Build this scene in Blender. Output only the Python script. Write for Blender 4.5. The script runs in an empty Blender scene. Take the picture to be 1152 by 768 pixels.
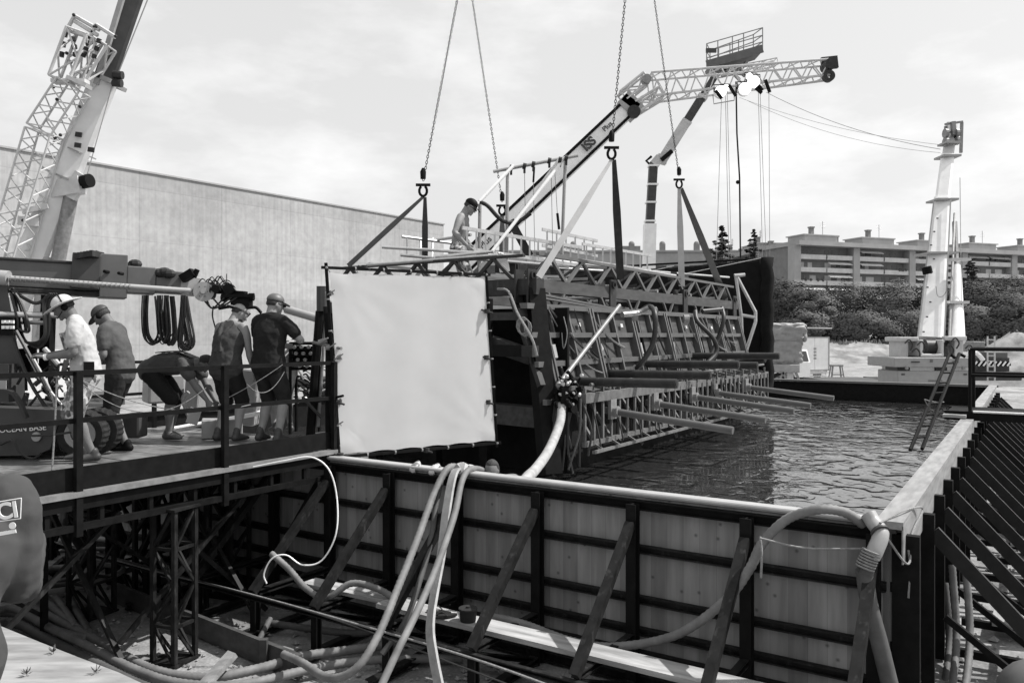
import bpy, math, random
from mathutils import Vector, Matrix, noise
V = Vector
random.seed(7)
S = bpy.context.scene
COL = S.collection
R = math.radians

# ------------------------------------------------------------------ camera
F = 902.0; U0 = 576.0; V0 = 377.0; CH = 3.33
cam = bpy.data.cameras.new('camera'); camo = bpy.data.objects.new('camera', cam); COL.objects.link(camo)
camo.location = (0, 0, CH); camo.rotation_euler = (R(90), 0, 0)
cam.sensor_width = 36; cam.lens = 36 * F / 1152; cam.shift_y = -7 / 1152
cam.clip_start = .05; cam.clip_end = 3000
S.camera = camo
S.render.resolution_x = 1024; S.render.resolution_y = 682
S.render.engine = 'CYCLES'
S.view_settings.view_transform = 'Standard'; S.view_settings.look = 'None'
S.view_settings.gamma = 1; S.view_settings.use_curve_mapping = False
S.view_settings.exposure = 0.35

# ------------------------------------------------------------------ sky and sun
SUN = V((.9, .13, 1.22)).normalized()
w = bpy.data.worlds.new('World'); S.world = w; w.use_nodes = True
nt = w.node_tree; N = nt.nodes; L = nt.links; N.clear()
out = N.new('ShaderNodeOutputWorld'); bg = N.new('ShaderNodeBackground')
sky = N.new('ShaderNodeTexSky'); sky.sky_type = 'NISHITA'; sky.sun_disc = False
sky.sun_elevation = math.asin(SUN.z); sky.sun_rotation = math.atan2(SUN.x, SUN.y)
sky.dust_density = 4; sky.air_density = 1.3; sky.ozone_density = 1
bw = N.new('ShaderNodeRGBToBW'); L.new(sky.outputs[0], bw.inputs[0])
tc = N.new('ShaderNodeTexCoord'); mp = N.new('ShaderNodeMapping'); mp.inputs['Scale'].default_value = (1, 1, 2.6)
mp.inputs['Location'].default_value = (2.1, 0, .9)
L.new(tc.outputs['Generated'], mp.inputs[0])
n1 = N.new('ShaderNodeTexNoise'); n1.inputs['Scale'].default_value = 3.0; n1.inputs['Detail'].default_value = 9; n1.inputs['Roughness'].default_value = .58
L.new(mp.outputs[0], n1.inputs['Vector'])
cr = N.new('ShaderNodeValToRGB'); cr.color_ramp.elements[0].position = .47; cr.color_ramp.elements[1].position = .66
cr.color_ramp.elements[0].color = (0, 0, 0, 1); cr.color_ramp.elements[1].color = (1, 1, 1, 1)
L.new(n1.outputs['Fac'], cr.inputs[0])
# overcast veil evens out the clear sky, clouds lie over it
veil = N.new('ShaderNodeMath'); veil.operation = 'MULTIPLY_ADD'; veil.inputs[1].default_value = .42; veil.inputs[2].default_value = 5.0
L.new(bw.outputs[0], veil.inputs[0])
cl = N.new('ShaderNodeMath'); cl.operation = 'MULTIPLY_ADD'; cl.inputs[1].default_value = 1.7
L.new(cr.outputs[0], cl.inputs[0]); L.new(veil.outputs[0], cl.inputs[2])
mn = N.new('ShaderNodeMath'); mn.operation = 'MINIMUM'; mn.inputs[1].default_value = 9.5; L.new(cl.outputs[0], mn.inputs[0])
L.new(mn.outputs[0], bg.inputs['Color']); bg.inputs['Strength'].default_value = 0.1
L.new(bg.outputs[0], out.inputs[0])
sl = bpy.data.lights.new('sun', 'SUN'); sl.energy = 5.0; sl.angle = R(.8); sl.color = (1, .985, .97)
so = bpy.data.objects.new('sun', sl); COL.objects.link(so)
so.rotation_euler = SUN.to_track_quat('Z', 'Y').to_euler(); so.location = (10, 0, 30)

# ------------------------------------------------------------------ frames of reference
A = V((-.8394, .5435, 0)); B = V((.5435, .8394, 0)); UP = V((0, 0, 1)); NF = -B
K = V((3.05, 6.48, 0)); ROT_A = math.atan2(A.y, A.x); ROT_B = math.atan2(B.y, B.x)
def P(u, v, d): return V(((u - U0) / F * d, d, CH - (v - V0) / F * d))
def G(u, v, z=0.0):
    d = (CH - z) * F / (v - V0); return P(u, v, d)

# ------------------------------------------------------------------ materials
def mat(name, v, rough=.6, metal=0, ns=6, na=.15, bump=.05, st=(1, 1, 1), kind=None, v2=None, spec=.5):
    m = bpy.data.materials.new(name); m.use_nodes = True
    t = m.node_tree; n = t.nodes; l = t.links; b = n['Principled BSDF']
    b.inputs['Roughness'].default_value = rough; b.inputs['Metallic'].default_value = metal
    b.inputs['Specular IOR Level'].default_value = spec
    c = n.new('ShaderNodeTexCoord'); mpn = n.new('ShaderNodeMapping'); mpn.inputs['Scale'].default_value = st
    l.new(c.outputs['Object'], mpn.inputs[0])
    no = n.new('ShaderNodeTexNoise'); no.inputs['Scale'].default_value = ns; no.inputs['Detail'].default_value = 7; no.inputs['Roughness'].default_value = .62
    l.new(mpn.outputs[0], no.inputs['Vector'])
    rp = n.new('ShaderNodeValToRGB'); e = rp.color_ramp.elements
    e[0].position = .3; e[1].position = .7
    lo = max(0.002, v * (1 - na)); hi = min(.92, v * (1 + na)) if v2 is None else v2
    e[0].color = (lo, lo, lo, 1); e[1].color = (hi, hi, hi, 1)
    l.new(no.outputs['Fac'], rp.inputs[0])
    col = rp.outputs[0]
    def mul(x, y):
        q = n.new('ShaderNodeMixRGB'); q.blend_type = 'MULTIPLY'; q.inputs[0].default_value = 1
        l.new(x, q.inputs[1]); l.new(y, q.inputs[2]); return q.outputs[0]
    def ramp(x, p0, c0, p1, c1):
        q = n.new('ShaderNodeValToRGB'); k = q.color_ramp.elements
        k[0].position = p0; k[0].color = (c0, c0, c0, 1); k[1].position = p1; k[1].color = (c1, c1, c1, 1)
        l.new(x, q.inputs[0]); return q.outputs[0]
    def nz(scale, stt, det=5):
        q = n.new('ShaderNodeMapping'); q.inputs['Scale'].default_value = stt; l.new(c.outputs['Object'], q.inputs[0])
        z = n.new('ShaderNodeTexNoise'); z.inputs['Scale'].default_value = scale; z.inputs['Detail'].default_value = det
        l.new(q.outputs[0], z.inputs['Vector']); return z.outputs['Fac']
    if kind == 'boards':      # vertical shuttering boards: each its own tone, knots, runs of water
        sx = n.new('ShaderNodeSeparateXYZ'); l.new(c.outputs['Object'], sx.inputs[0])
        mu = n.new('ShaderNodeMath'); mu.operation = 'MULTIPLY'; mu.inputs[1].default_value = 6.3; l.new(sx.outputs[0], mu.inputs[0])
        fl = n.new('ShaderNodeMath'); fl.operation = 'FLOOR'; l.new(mu.outputs[0], fl.inputs[0])
        wn = n.new('ShaderNodeTexWhiteNoise'); wn.noise_dimensions = '1D'; l.new(fl.outputs[0], wn.inputs['W'])
        col = mul(col, ramp(wn.outputs['Value'], 0, .66, 1, 1.0))
        fr = n.new('ShaderNodeMath'); fr.operation = 'FRACT'; l.new(mu.outputs[0], fr.inputs[0])
        col = mul(col, ramp(fr.outputs[0], 0, .45, .03, 1))
        col = mul(col, ramp(nz(9, (1, 1, .12)), .3, .7, .6, 1))
        vo = n.new('ShaderNodeTexVoronoi'); vo.voronoi_dimensions = '2D'; vo.inputs['Scale'].default_value = 3.1; vm = n.new('ShaderNodeMapping'); vm.inputs['Rotation'].default_value = (R(90), 0, 0); l.new(c.outputs['Object'], vm.inputs[0]); l.new(vm.outputs[0], vo.inputs['Vector'])
        col = mul(col, ramp(vo.outputs['Distance'], .01, .35, .07, 1))
    if kind == 'wall':        # board-marked concrete, lifts and runs
        col = mul(col, ramp(nz(5.5, (1, 1, .03), 9), .3, .84, .62, 1))
        col = mul(col, ramp(nz(.35, (.5, .5, 1.2), 7), .38, .84, .6, 1))
        sx = n.new('ShaderNodeSeparateXYZ'); l.new(c.outputs['Object'], sx.inputs[0])
        for ax, k in ((2, .36), (0, .2)):
            mu = n.new('ShaderNodeMath'); mu.operation = 'MULTIPLY'; mu.inputs[1].default_value = k; l.new(sx.outputs[ax], mu.inputs[0])
            fr = n.new('ShaderNodeMath'); fr.operation = 'FRACT'; l.new(mu.outputs[0], fr.inputs[0])
            col = mul(col, ramp(fr.outputs[0], 0, .8, .018, 1))
            fl = n.new('ShaderNodeMath'); fl.operation = 'FLOOR'; l.new(mu.outputs[0], fl.inputs[0])
            wn = n.new('ShaderNodeTexWhiteNoise'); wn.noise_dimensions = '1D'; l.new(fl.outputs[0], wn.inputs['W'])
            col = mul(col, ramp(wn.outputs['Value'], 0, .9, 1, 1.0))
    if kind == 'worn':        # paint with scuffs to lighter metal
        q = n.new('ShaderNodeMixRGB'); q.inputs[2].default_value = (.07, .07, .07, 1)
        l.new(ramp(nz(9, (2, 2, .5), 9), .58, 0, .8, .7), q.inputs[0]); l.new(col, q.inputs[1]); col = q.outputs[0]
    if kind == 'wood':
        col = mul(col, ramp(nz(14, st, 8), .3, .6, .65, 1))
    if kind == 'dirt':
        col = mul(col, ramp(nz(.5, (1, 1, 1), 8), .35, .55, .6, 1))
        vo = n.new('ShaderNodeTexVoronoi'); vo.inputs['Scale'].default_value = 30; l.new(c.outputs['Object'], vo.inputs['Vector'])
        col = mul(col, ramp(vo.outputs['Distance'], .1, 1.0, .6, .72))
    if kind == 'print':       # shirt picture / camouflage mottling
        vo = n.new('ShaderNodeTexVoronoi'); vo.inputs['Scale'].default_value = 20; l.new(c.outputs['Object'], vo.inputs['Vector'])
        col = mul(col, ramp(vo.outputs['Color'], .3, .15, .62, 1))
    l.new(col, b.inputs['Base Color'])
    if bump:
        bp = n.new('ShaderNodeBump'); bp.inputs['Strength'].default_value = min(1, bump * 3); bp.inputs['Distance'].default_value = .01 + bump * .05
        l.new(no.outputs['Fac'], bp.inputs['Height']); l.new(bp.outputs[0], b.inputs['Normal'])
    return m
M = {}
M['ground'] = mat('dirt ground', .33, .95, ns=3, na=.35, bump=.3, kind='dirt')
M['earth'] = mat('pale earth', .33, .95, ns=1.2, na=.3, bump=.4, kind='dirt')
M['ledge'] = mat('weathered concrete ledge', .27, .9, ns=5, na=.3, bump=.25, st=(.25, 1, 1), kind='wood')
M['cwall'] = mat('board marked concrete', .42, .9, ns=2.5, na=.13, bump=.05, kind='wall')
M['boards'] = mat('shuttering boards', .26, .8, ns=7, na=.2, bump=.08, st=(1, 1, .1), kind='boards')
M['timber'] = mat('rough timber', .34, .8, ns=10, na=.3, bump=.15, st=(.15, 1, 1), kind='wood')
M['greytimber'] = mat('grey painted timber', .055, .75, ns=6, na=.35, bump=.1, st=(.3, 1, 1), kind='wood')
M['darktimber'] = mat('stained timber', .05, .75, ns=6, na=.3, bump=.1, st=(.3, 1, 1), kind='wood')
M['black'] = mat('black steel', .008, .6, ns=9, na=.4, bump=.02, spec=.08)
M['worn'] = mat('worn dark steel', .013, .55, ns=9, na=.5, bump=.04, spec=.15, kind='worn')
M['dsteel'] = mat('dark grey steel', .03, .5, ns=7, na=.3, bump=.03, spec=.2, kind='worn')
M['steel'] = mat('grey steel', .22, .45, .3, ns=8, na=.3, bump=.03)
M['alu'] = mat('aluminium', .5, .38, .6, ns=8, na=.15, bump=.02)
M['cap'] = mat('pale painted rail', .36, .35, ns=6, na=.12, bump=.02, spec=.6)
M['plankw'] = mat('pale worn plank', .27, .6, ns=5, na=.15, bump=.06, st=(.2, 1, 1), kind='wood')
M['deckw'] = mat('worn wet deck boards', .15, .5, ns=4, na=.6, bump=.1, st=(.6, .6, 1), kind='wood')
M['catw'] = mat('weathered batten', .10, .75, ns=7, na=.35, bump=.08)
M['boomw'] = mat('crane boom paint', .66, .4, ns=1.3, na=.1, bump=.01)
M['gloss'] = mat('glossy black steel', .012, .4, ns=9, na=.4, bump=.02, spec=.3)
M['white'] = mat('white paint', .8, .35, ns=3, na=.08, bump=.01)
M['offwhite'] = mat('off white paint', .5, .45, ns=3, na=.14, bump=.02)
M['lgrey'] = mat('light grey paint', .3, .45, ns=4, na=.12, bump=.02)
M['mgrey'] = mat('mid grey paint', .09, .5, ns=4, na=.15, bump=.02)
M['dgrey'] = mat('dark grey paint', .05, .5, ns=4, na=.2, bump=.02, spec=.3)
M['rubber'] = mat('rubber', .02, .8, ns=12, na=.3, bump=.05, spec=.2)
M['hose'] = mat('dusty hose', .15, .7, ns=5, na=.35, bump=.06)
M['hosed'] = mat('dark dusty hose', .07, .7, ns=5, na=.4, bump=.06)
M['hosel'] = mat('pale flat hose', .3, .75, ns=9, na=.25, bump=.1)
M['rope'] = mat('pale rope', .2, .8, ns=40, na=.3, bump=.2)
M['cable'] = mat('black cable', .018, .5, ns=10, na=.3, bump=.02)
M['silk'] = mat('white diffusion cloth', .66, .9, ns=2, na=.05, bump=.03)
M['bcloth'] = mat('black cloth', .01, .95, ns=5, na=.3, bump=.1, spec=.1)
M['tarp'] = mat('grey tarpaulin', .25, .6, ns=3, na=.15, bump=.1)
M['skin'] = mat('skin', .23, .62, ns=9, na=.12, bump=.02, spec=.3)
M['skind'] = mat('tanned skin', .14, .62, ns=9, na=.15, bump=.02, spec=.3)
M['hair'] = mat('dark hair', .02, .7, ns=60, na=.5, bump=.2)
M['tee'] = mat('white cotton', .4, .9, ns=8, na=.06, bump=.1)
M['dtee'] = mat('grey cotton', .06, .9, ns=8, na=.15, bump=.1)
M['dtee2'] = mat('grey work shirt', .04, .9, ns=8, na=.12, bump=.08)
M['btee'] = mat('black cotton', .014, .9, ns=8, na=.2, bump=.1, spec=.2)
M['wtank'] = mat('charcoal cotton', .035, .9, ns=8, na=.2, bump=.1)
M['bshort'] = mat('dark shorts', .02, .85, ns=8, na=.3, bump=.1, spec=.2)
M['pshort'] = mat('patterned shorts', .42, .85, ns=14, na=.5, bump=.1, kind='print')
M['picture'] = mat('printed picture', .3, .8, ns=20, na=.7, bump=.02, kind='print')
M['glove'] = mat('work glove', .45, .85, ns=20, na=.25, bump=.1)
M['foliage'] = mat('foliage', .085, .7, ns=1.5, na=.45, bump=0)
M['foliaged'] = mat('deep foliage', .05, .7, ns=1.5, na=.4, bump=0)
M['bark'] = mat('bark', .12, .9, ns=9, na=.4, bump=.3)
M['bwall'] = mat('apartment render', .34, .9, ns=.4, na=.12, bump=0)
M['bwalld'] = mat('apartment brick', .19, .9, ns=.6, na=.15, bump=0)
M['bpale'] = mat('balcony concrete', .55, .85, ns=.6, na=.15, bump=0)
M['glass'] = mat('window glass', .05, .15, ns=1, na=.5, bump=0)
M['letter'] = mat('white lettering', .75, .6, na=.04, bump=0)
M['letterd'] = mat('dark lettering', .04, .6, na=.1, bump=0)
for k in ('foliage', 'foliaged'):
    b = M[k].node_tree.nodes['Principled BSDF']; b.inputs['Specular IOR Level'].default_value = .15
m = M['silk']; b = m.node_tree.nodes['Principled BSDF']
tr = m.node_tree.nodes.new('ShaderNodeBsdfTranslucent'); tr.inputs[0].default_value = (.7, .7, .7, 1)
mx = m.node_tree.nodes.new('ShaderNodeMixShader'); mx.inputs[0].default_value = .35
m.node_tree.links.new(b.outputs[0], mx.inputs[1]); m.node_tree.links.new(tr.outputs[0], mx.inputs[2])
m.node_tree.links.new(mx.outputs[0], m.node_tree.nodes['Material Output'].inputs[0])
# water: dark, glossy, wind ripples
m = bpy.data.materials.new('tank water'); m.use_nodes = True; n = m.node_tree.nodes; l = m.node_tree.links; b = n['Principled BSDF']
b.inputs['Base Color'].default_value = (.02, .02, .02, 1); b.inputs['Roughness'].default_value = .03; b.inputs['IOR'].default_value = 2.6
b.inputs['Specular IOR Level'].default_value = 1.0
c = n.new('ShaderNodeTexCoord'); h = None
for sc, stt, am in ((1.7, (1, .7, 1), 1.0), (3.6, (.9, .8, 1), .5), (14, (1, 1, 1), .03)):
    q = n.new('ShaderNodeMapping'); q.inputs['Scale'].default_value = stt; q.inputs['Rotation'].default_value = (0, 0, R(-25)); l.new(c.outputs['Object'], q.inputs[0])
    z = n.new('ShaderNodeTexNoise'); z.inputs['Scale'].default_value = sc; z.inputs['Detail'].default_value = 1.2; z.inputs['Distortion'].default_value = .8; l.new(q.outputs[0], z.inputs['Vector'])
    mr = n.new('ShaderNodeMapRange'); mr.interpolation_type = 'SMOOTHSTEP'; mr.inputs['From Min'].default_value = .36; mr.inputs['From Max'].default_value = .50; l.new(z.outputs['Fac'], mr.inputs['Value'])
    mr2 = n.new('ShaderNodeMath'); mr2.operation = 'MULTIPLY_ADD'; mr2.inputs[1].default_value = .35; l.new(z.outputs['Fac'], mr2.inputs[0]); l.new(mr.outputs['Result'], mr2.inputs[2])
    a = n.new('ShaderNodeMath'); a.operation = 'MULTIPLY_ADD'; a.inputs[1].default_value = am; l.new(mr2.outputs[0], a.inputs[0])
    if h: l.new(h, a.inputs[2])
    else: a.inputs[2].default_value = 0
    h = a.outputs[0]
bp = n.new('ShaderNodeBump'); bp.inputs['Strength'].default_value = 1; bp.inputs['Distance'].default_value = .012
l.new(h, bp.inputs['Height']); l.new(bp.outputs[0], b.inputs['Normal']); M['water'] = m
# lamp that is switched on
m = bpy.data.materials.new('lit lamp'); m.use_nodes = True; b = m.node_tree.nodes['Principled BSDF']
b.inputs['Base Color'].default_value = (.8, .8, .8, 1); b.inputs['Emission Color'].default_value = (1, 1, 1, 1); b.inputs['Emission Strength'].default_value = 2.2; M['lit'] = m

# ------------------------------------------------------------------ mesh builder
def frame(t, up=UP):
    t = t.normalized(); up = V(up)
    if abs(t.dot(up)) > .985: up = V((0, 1, 0)) if abs(t.y) < .9 else V((1, 0, 0))
    s = t.cross(up).normalized(); return t, s, s.cross(t).normalized()
def spline(pts, k=6):
    pts = [V(p) for p in pts]
    if len(pts) < 3: return pts
    q = [pts[0] * 2 - pts[1]] + pts + [pts[-1] * 2 - pts[-2]]; o = []
    for i in range(1, len(q) - 2):
        for j in range(k):
            t = j / k; a, b_, c_, d = q[i - 1], q[i], q[i + 1], q[i + 2]
            o.append(.5 * ((2 * b_) + (c_ - a) * t + (2 * a - 5 * b_ + 4 * c_ - d) * t * t + (3 * b_ - a - 3 * c_ + d) * t ** 3))
    return o + [pts[-1]]
class MB:
    def __init__(s): s.v = []; s.f = []
    def add(s, vs, fs):
        o = len(s.v); s.v += [V(x) for x in vs]; s.f += [tuple(i + o for i in f) for f in fs]; return s
    def bar(s, p, q, wd, ht=None, up=UP):
        ht = wd if ht is None else ht; p = V(p); q = V(q); t, sd, n = frame(q - p, up)
        vs = [e + sd * a * wd / 2 + n * b_ * ht / 2 for e in (p, q) for a, b_ in ((-1, -1), (1, -1), (1, 1), (-1, 1))]
        return s.add(vs, [(0, 1, 2, 3), (7, 6, 5, 4), (0, 4, 5, 1), (1, 5, 6, 2), (2, 6, 7, 3), (3, 7, 4, 0)])
    def box(s, c, sz, rz=0):
        c = V(c); m_ = Matrix.Rotation(rz, 3, 'Z'); x, y, z = [k / 2 for k in sz]
        vs = [c + m_ @ V((a * x, b_ * y, d * z)) for a in (-1, 1) for b_ in (-1, 1) for d in (-1, 1)]
        return s.add(vs, [(0, 1, 3, 2), (4, 6, 7, 5), (0, 4, 5, 1), (2, 3, 7, 6), (0, 2, 6, 4), (1, 5, 7, 3)])
    def ibeam(s, p, q, wd, ht, up=UP, th=.014):
        p = V(p); q = V(q); t, sd, n = frame(q - p, up)
        for k in (-1, 1): s.bar(p + n * k * (ht - th) / 2, q + n * k * (ht - th) / 2, wd, th, up)
        return s.bar(p, q, th, ht - 2 * th, up)
    def channel(s, p, q, wd, ht, up=UP, th=.012, side=1):
        p = V(p); q = V(q); t, sd, n = frame(q - p, up)
        for k in (-1, 1): s.bar(p + n * k * (ht - th) / 2, q + n * k * (ht - th) / 2, wd, th, up)
        o = sd * side * (wd - th) / 2
        return s.bar(p + o, q + o, th, ht - 2 * th, up)
    def tube(s, pts, r, n=8, sp=0, caps=True, hollow=False):
        if sp: 
            if isinstance(r, (list, tuple)):
                rr = spline([V((x, 0, 0)) for x in r], sp); r = [max(.0005, x.x) for x in rr]
            pts = spline(pts, sp)
        pts = [V(p) for p in pts]; m_ = len(pts)
        rs = r if isinstance(r, (list, tuple)) else [r] * m_
        nrm = None; o = len(s.v)
        for i, p in enumerate(pts):
            t = (pts[min(i + 1, m_ - 1)] - pts[max(i - 1, 0)])
            t = t.normalized() if t.length > 1e-9 else V((0, 0, 1))
            if nrm is None: nrm = frame(t)[2]
            nrm = nrm - t * nrm.dot(t)
            nrm = nrm.normalized() if nrm.length > 1e-6 else frame(t)[2]
            b_ = t.cross(nrm)
            for k in range(n):
                a = 2 * math.pi * k / n; s.v.append(p + (nrm * math.cos(a) + b_ * math.sin(a)) * rs[i])
        for i in range(m_ - 1):
            for k in range(n):
                k2 = (k + 1) % n; s.f.append((o + i * n + k, o + i * n + k2, o + (i + 1) * n + k2, o + (i + 1) * n + k))
        if caps: s.f.append(tuple(o + k for k in reversed(range(n)))); s.f.append(tuple(o + (m_ - 1) * n + k for k in range(n)))
        return s
    def strap(s, pts, wd, th, up=UP, sp=6):
        pts = spline(pts, sp) if sp else [V(p) for p in pts]; o = len(s.v); m_ = len(pts)
        for i, p in enumerate(pts):
            t, sd, n = frame(pts[min(i + 1, m_ - 1)] - pts[max(i - 1, 0)], up)
            for a, b_ in ((-1, -1), (1, -1), (1, 1), (-1, 1)): s.v.append(p + sd * a * wd / 2 + n * b_ * th / 2)
        for i in range(m_ - 1):
            for k in range(4):
                k2 = (k + 1) % 4; s.f.append((o + i * 4 + k, o + i * 4 + k2, o + i * 4 + 4 + k2, o + i * 4 + 4 + k))
        s.f.append((o + 3, o + 2, o + 1, o)); e = o + 4 * (m_ - 1); s.f.append((e, e + 1, e + 2, e + 3)); return s
    def loft(s, pts, rad, n=16, side=V((1, 0, 0)), sp=4):
        """rounded body through pts, rad = (rx, ry) each, rx along side"""
        q = spline(pts, sp); rr = spline([V((a, b_, 0)) for a, b_ in rad], sp) if len(pts) > 2 else [V((a, b_, 0)) for a, b_ in rad]
        q = [V(x) for x in q]
        t0 = (q[1] - q[0]).normalized(); t1 = (q[-1] - q[-2]).normalized()
        P_, R_, T_ = [], [], []
        for a in (85, 60, 30):
            a = R(a); m_ = min(rr[0].x, rr[0].y); P_.append(q[0] - t0 * math.sin(a) * m_); R_.append(rr[0] * max(.05, math.cos(a))); T_.append(t0)
        for i in range(len(q)):
            P_.append(q[i]); R_.append(rr[i]); T_.append((q[min(i + 1, len(q) - 1)] - q[max(i - 1, 0)]).normalized())
        for a in (30, 60, 85):
            a = R(a); m_ = min(rr[-1].x, rr[-1].y); P_.append(q[-1] + t1 * math.sin(a) * m_); R_.append(rr[-1] * max(.05, math.cos(a))); T_.append(t1)
        o = len(s.v)
        for p, r_, t in zip(P_, R_, T_):
            sd = side - t * side.dot(t)
            sd = sd.normalized() if sd.length > .05 else frame(t)[1]
            n2 = t.cross(sd)
            for k in range(n):
                a = 2 * math.pi * k / n; s.v.append(p + sd * math.cos(a) * r_.x + n2 * math.sin(a) * r_.y)
        for i in range(len(P_) - 1):
            for k in range(n):
                k2 = (k + 1) % n; s.f.append((o + i * n + k, o + i * n + k2, o + (i + 1) * n + k2, o + (i + 1) * n + k))
        s.f.append(tuple(o + k for k in reversed(range(n)))); s.f.append(tuple(o + (len(P_) - 1) * n + k for k in range(n)))
        return s
    def ball(s, c, r, nu=14, nv=10, fn=None, mtx=None):
        c = V(c); r = (r, r, r) if isinstance(r, (int, float)) else r; o = len(s.v)
        for j in range(nv + 1):
            ph = math.pi * j / nv
            for k in range(nu):
                th = 2 * math.pi * k / nu
                d = V((math.sin(ph) * math.cos(th), math.sin(ph) * math.sin(th), math.cos(ph)))
                p = V((d.x * r[0], d.y * r[1], d.z * r[2]))
                if fn: p = fn(p, d)
                if mtx: p = mtx @ p
                s.v.append(c + p)
        for j in range(nv):
            for k in range(nu):
                k2 = (k + 1) % nu; s.f.append((o + j * nu + k, o + (j + 1) * nu + k, o + (j + 1) * nu + k2, o + j * nu + k2))
        return s
    def disc(s, c, ax, r, th, n=24, r2=0):
        ax = V(ax).normalized(); c = V(c)
        if not r2: return s.tube([c - ax * th / 2, c + ax * th / 2], r, n)
        t, sd, nn = frame(ax); o = len(s.v)
        for e, rr in ((-1, r2), (-1, r), (1, r), (1, r2)):
            for k in range(n):
                a = 2 * math.pi * k / n; s.v.append(c + ax * e * th / 2 + (sd * math.cos(a) + nn * math.sin(a)) * rr)
        for j in range(4):
            for k in range(n):
                k2 = (k + 1) % n; j2 = (j + 1) % 4; s.f.append((o + j * n + k, o + j * n + k2, o + j2 * n + k2, o + j2 * n + k))
        return s
    def tyre(s, c, ax, r, wd, n=40):
        ax = V(ax).normalized(); c = V(c); t, sd, nn = frame(ax); o = len(s.v)
        pf = [(-.5, .62), (-.5, .86), (-.42, .95), (-.3, 1), (.3, 1), (.42, .95), (.5, .86), (.5, .62)]
        for k in range(n):
            a = 2 * math.pi * k / n; lug = 1.0 if k % 2 else .955
            for x, y in pf:
                y = y * lug if y > .9 else y
                s.v.append(c + ax * x * wd + (sd * math.cos(a) + nn * math.sin(a)) * r * y)
        m_ = len(pf)
        for k in range(n):
            for j in range(m_):
                s.f.append((o + k * m_ + j, o + ((k + 1) % n) * m_ + j, o + ((k + 1) % n) * m_ + (j + 1) % m_, o + k * m_ + (j + 1) % m_))
        return s
    def lattice(s, p, q, wd, ht, n, r, up=UP, rd=None, ends=None):
        """four chords and zigzag lacing; ends=(w1,h1) tapers to the far end"""
        p = V(p); q = V(q); t, sd, nn = frame(q - p, up); rd = rd or r * .6; e = ends or (wd, ht)
        def c(i, a, b_):
            k = i / n; return p.lerp(q, k) + sd * a * (wd + (e[0] - wd) * k) / 2 + nn * b_ * (ht + (e[1] - ht) * k) / 2
        cs = ((-1, -1), (1, -1), (1, 1), (-1, 1))
        for a, b_ in cs: s.tube([c(0, a, b_), c(n, a, b_)], r, 6)
        for j in range(4):
            a, b_ = cs[j], cs[(j + 1) % 4]
            for i in range(n):
                x, y = (a, b_) if i % 2 else (b_, a)
                s.tube([c(i, *x), c(i + 1, *y)], rd, 5, caps=False)
            for i in (0, n): s.tube([c(i, *a), c(i, *b_)], rd, 5, caps=False)
        return s
    def build(s, name, m_, parent=None, world=False, smooth=False, base=None):
        me = bpy.data.meshes.new(name); vs = s.v; loc = None
        if parent is None:
            if base is None:
                xs = [v_.x for v_ in vs]; ys = [v_.y for v_ in vs]; zs = [v_.z for v_ in vs]
                base = V(((min(xs) + max(xs)) / 2, (min(ys) + max(ys)) / 2, min(zs)))
            vs = [v_ - base for v_ in vs]
        elif world:
            im = wm(parent).inverted(); vs = [im @ v_ for v_ in vs]
        me.from_pydata([tuple(v_) for v_ in vs], [], s.f); me.validate()
        o = bpy.data.objects.new(name, me); COL.objects.link(o); me.materials.append(M[m_] if isinstance(m_, str) else m_)
        if parent is None: o.location = base
        else: o.parent = parent
        if smooth:
            for p_ in me.polygons: p_.use_smooth = True
            if smooth != 'all':
                e = o.modifiers.new('smooth', 'EDGE_SPLIT'); e.split_angle = R(38)
        return o
def ribbed(pts, r, step=.022):
    q = spline(pts, 60); o = [q[0]]; acc = 0
    for a_, b_ in zip(q, q[1:]):
        acc += (b_ - a_).length
        if acc >= step: o.append(b_); acc = 0
    return o, [r * (1.05 if i % 2 else .94) for i in range(len(o))]
def split_build(mb, name, m_, parent=None, world=False, smooth=False):
    par = list(range(len(mb.v)))
    def fd(x):
        while par[x] != x: par[x] = par[par[x]]; x = par[x]
        return x
    for f in mb.f:
        for i in f[1:]: par[fd(i)] = fd(f[0])
    grp = {}
    for f in mb.f: grp.setdefault(fd(f[0]), []).append(f)
    for fs in grp.values():
        ids = sorted({i for f in fs for i in f}); mp_ = {i: k for k, i in enumerate(ids)}; b2 = MB(); b2.v = [mb.v[i] for i in ids]; b2.f = [tuple(mp_[i] for i in f) for f in fs]
        b2.build(name, m_, parent, world, smooth)
def wm(o):
    m_ = o.matrix_basis.copy()
    return wm(o.parent) @ m_ if o.parent else m_
def tag(o, label, cat, group=None, kind=None):
    if label: o['label'] = label
    if cat: o['category'] = cat
    if group: o['group'] = group
    if kind: o['kind'] = kind
    return o
def thing(name, label, cat, loc=(0, 0, 0), rz=0, group=None):
    o = bpy.data.objects.new(name, None); COL.objects.link(o); o.empty_display_size = .2
    o.location = V(loc); o.rotation_euler = (0, 0, rz); tag(o, label, cat, group); return o
def dup(root, loc=None, rz=None, label=None, scale=None):
    r = root.copy(); COL.objects.link(r)
    if loc is not None: r.location = V(loc)
    if rz is not None: r.rotation_euler = (0, 0, rz)
    if label: r['label'] = label
    if scale: r.scale = scale
    def rec(src, dst):
        for ch in [x for x in COL.objects if x.parent == src]:
            c_ = ch.copy(); COL.objects.link(c_); c_.parent = dst; rec(ch, c_)
    rec(root, r); return r
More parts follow.
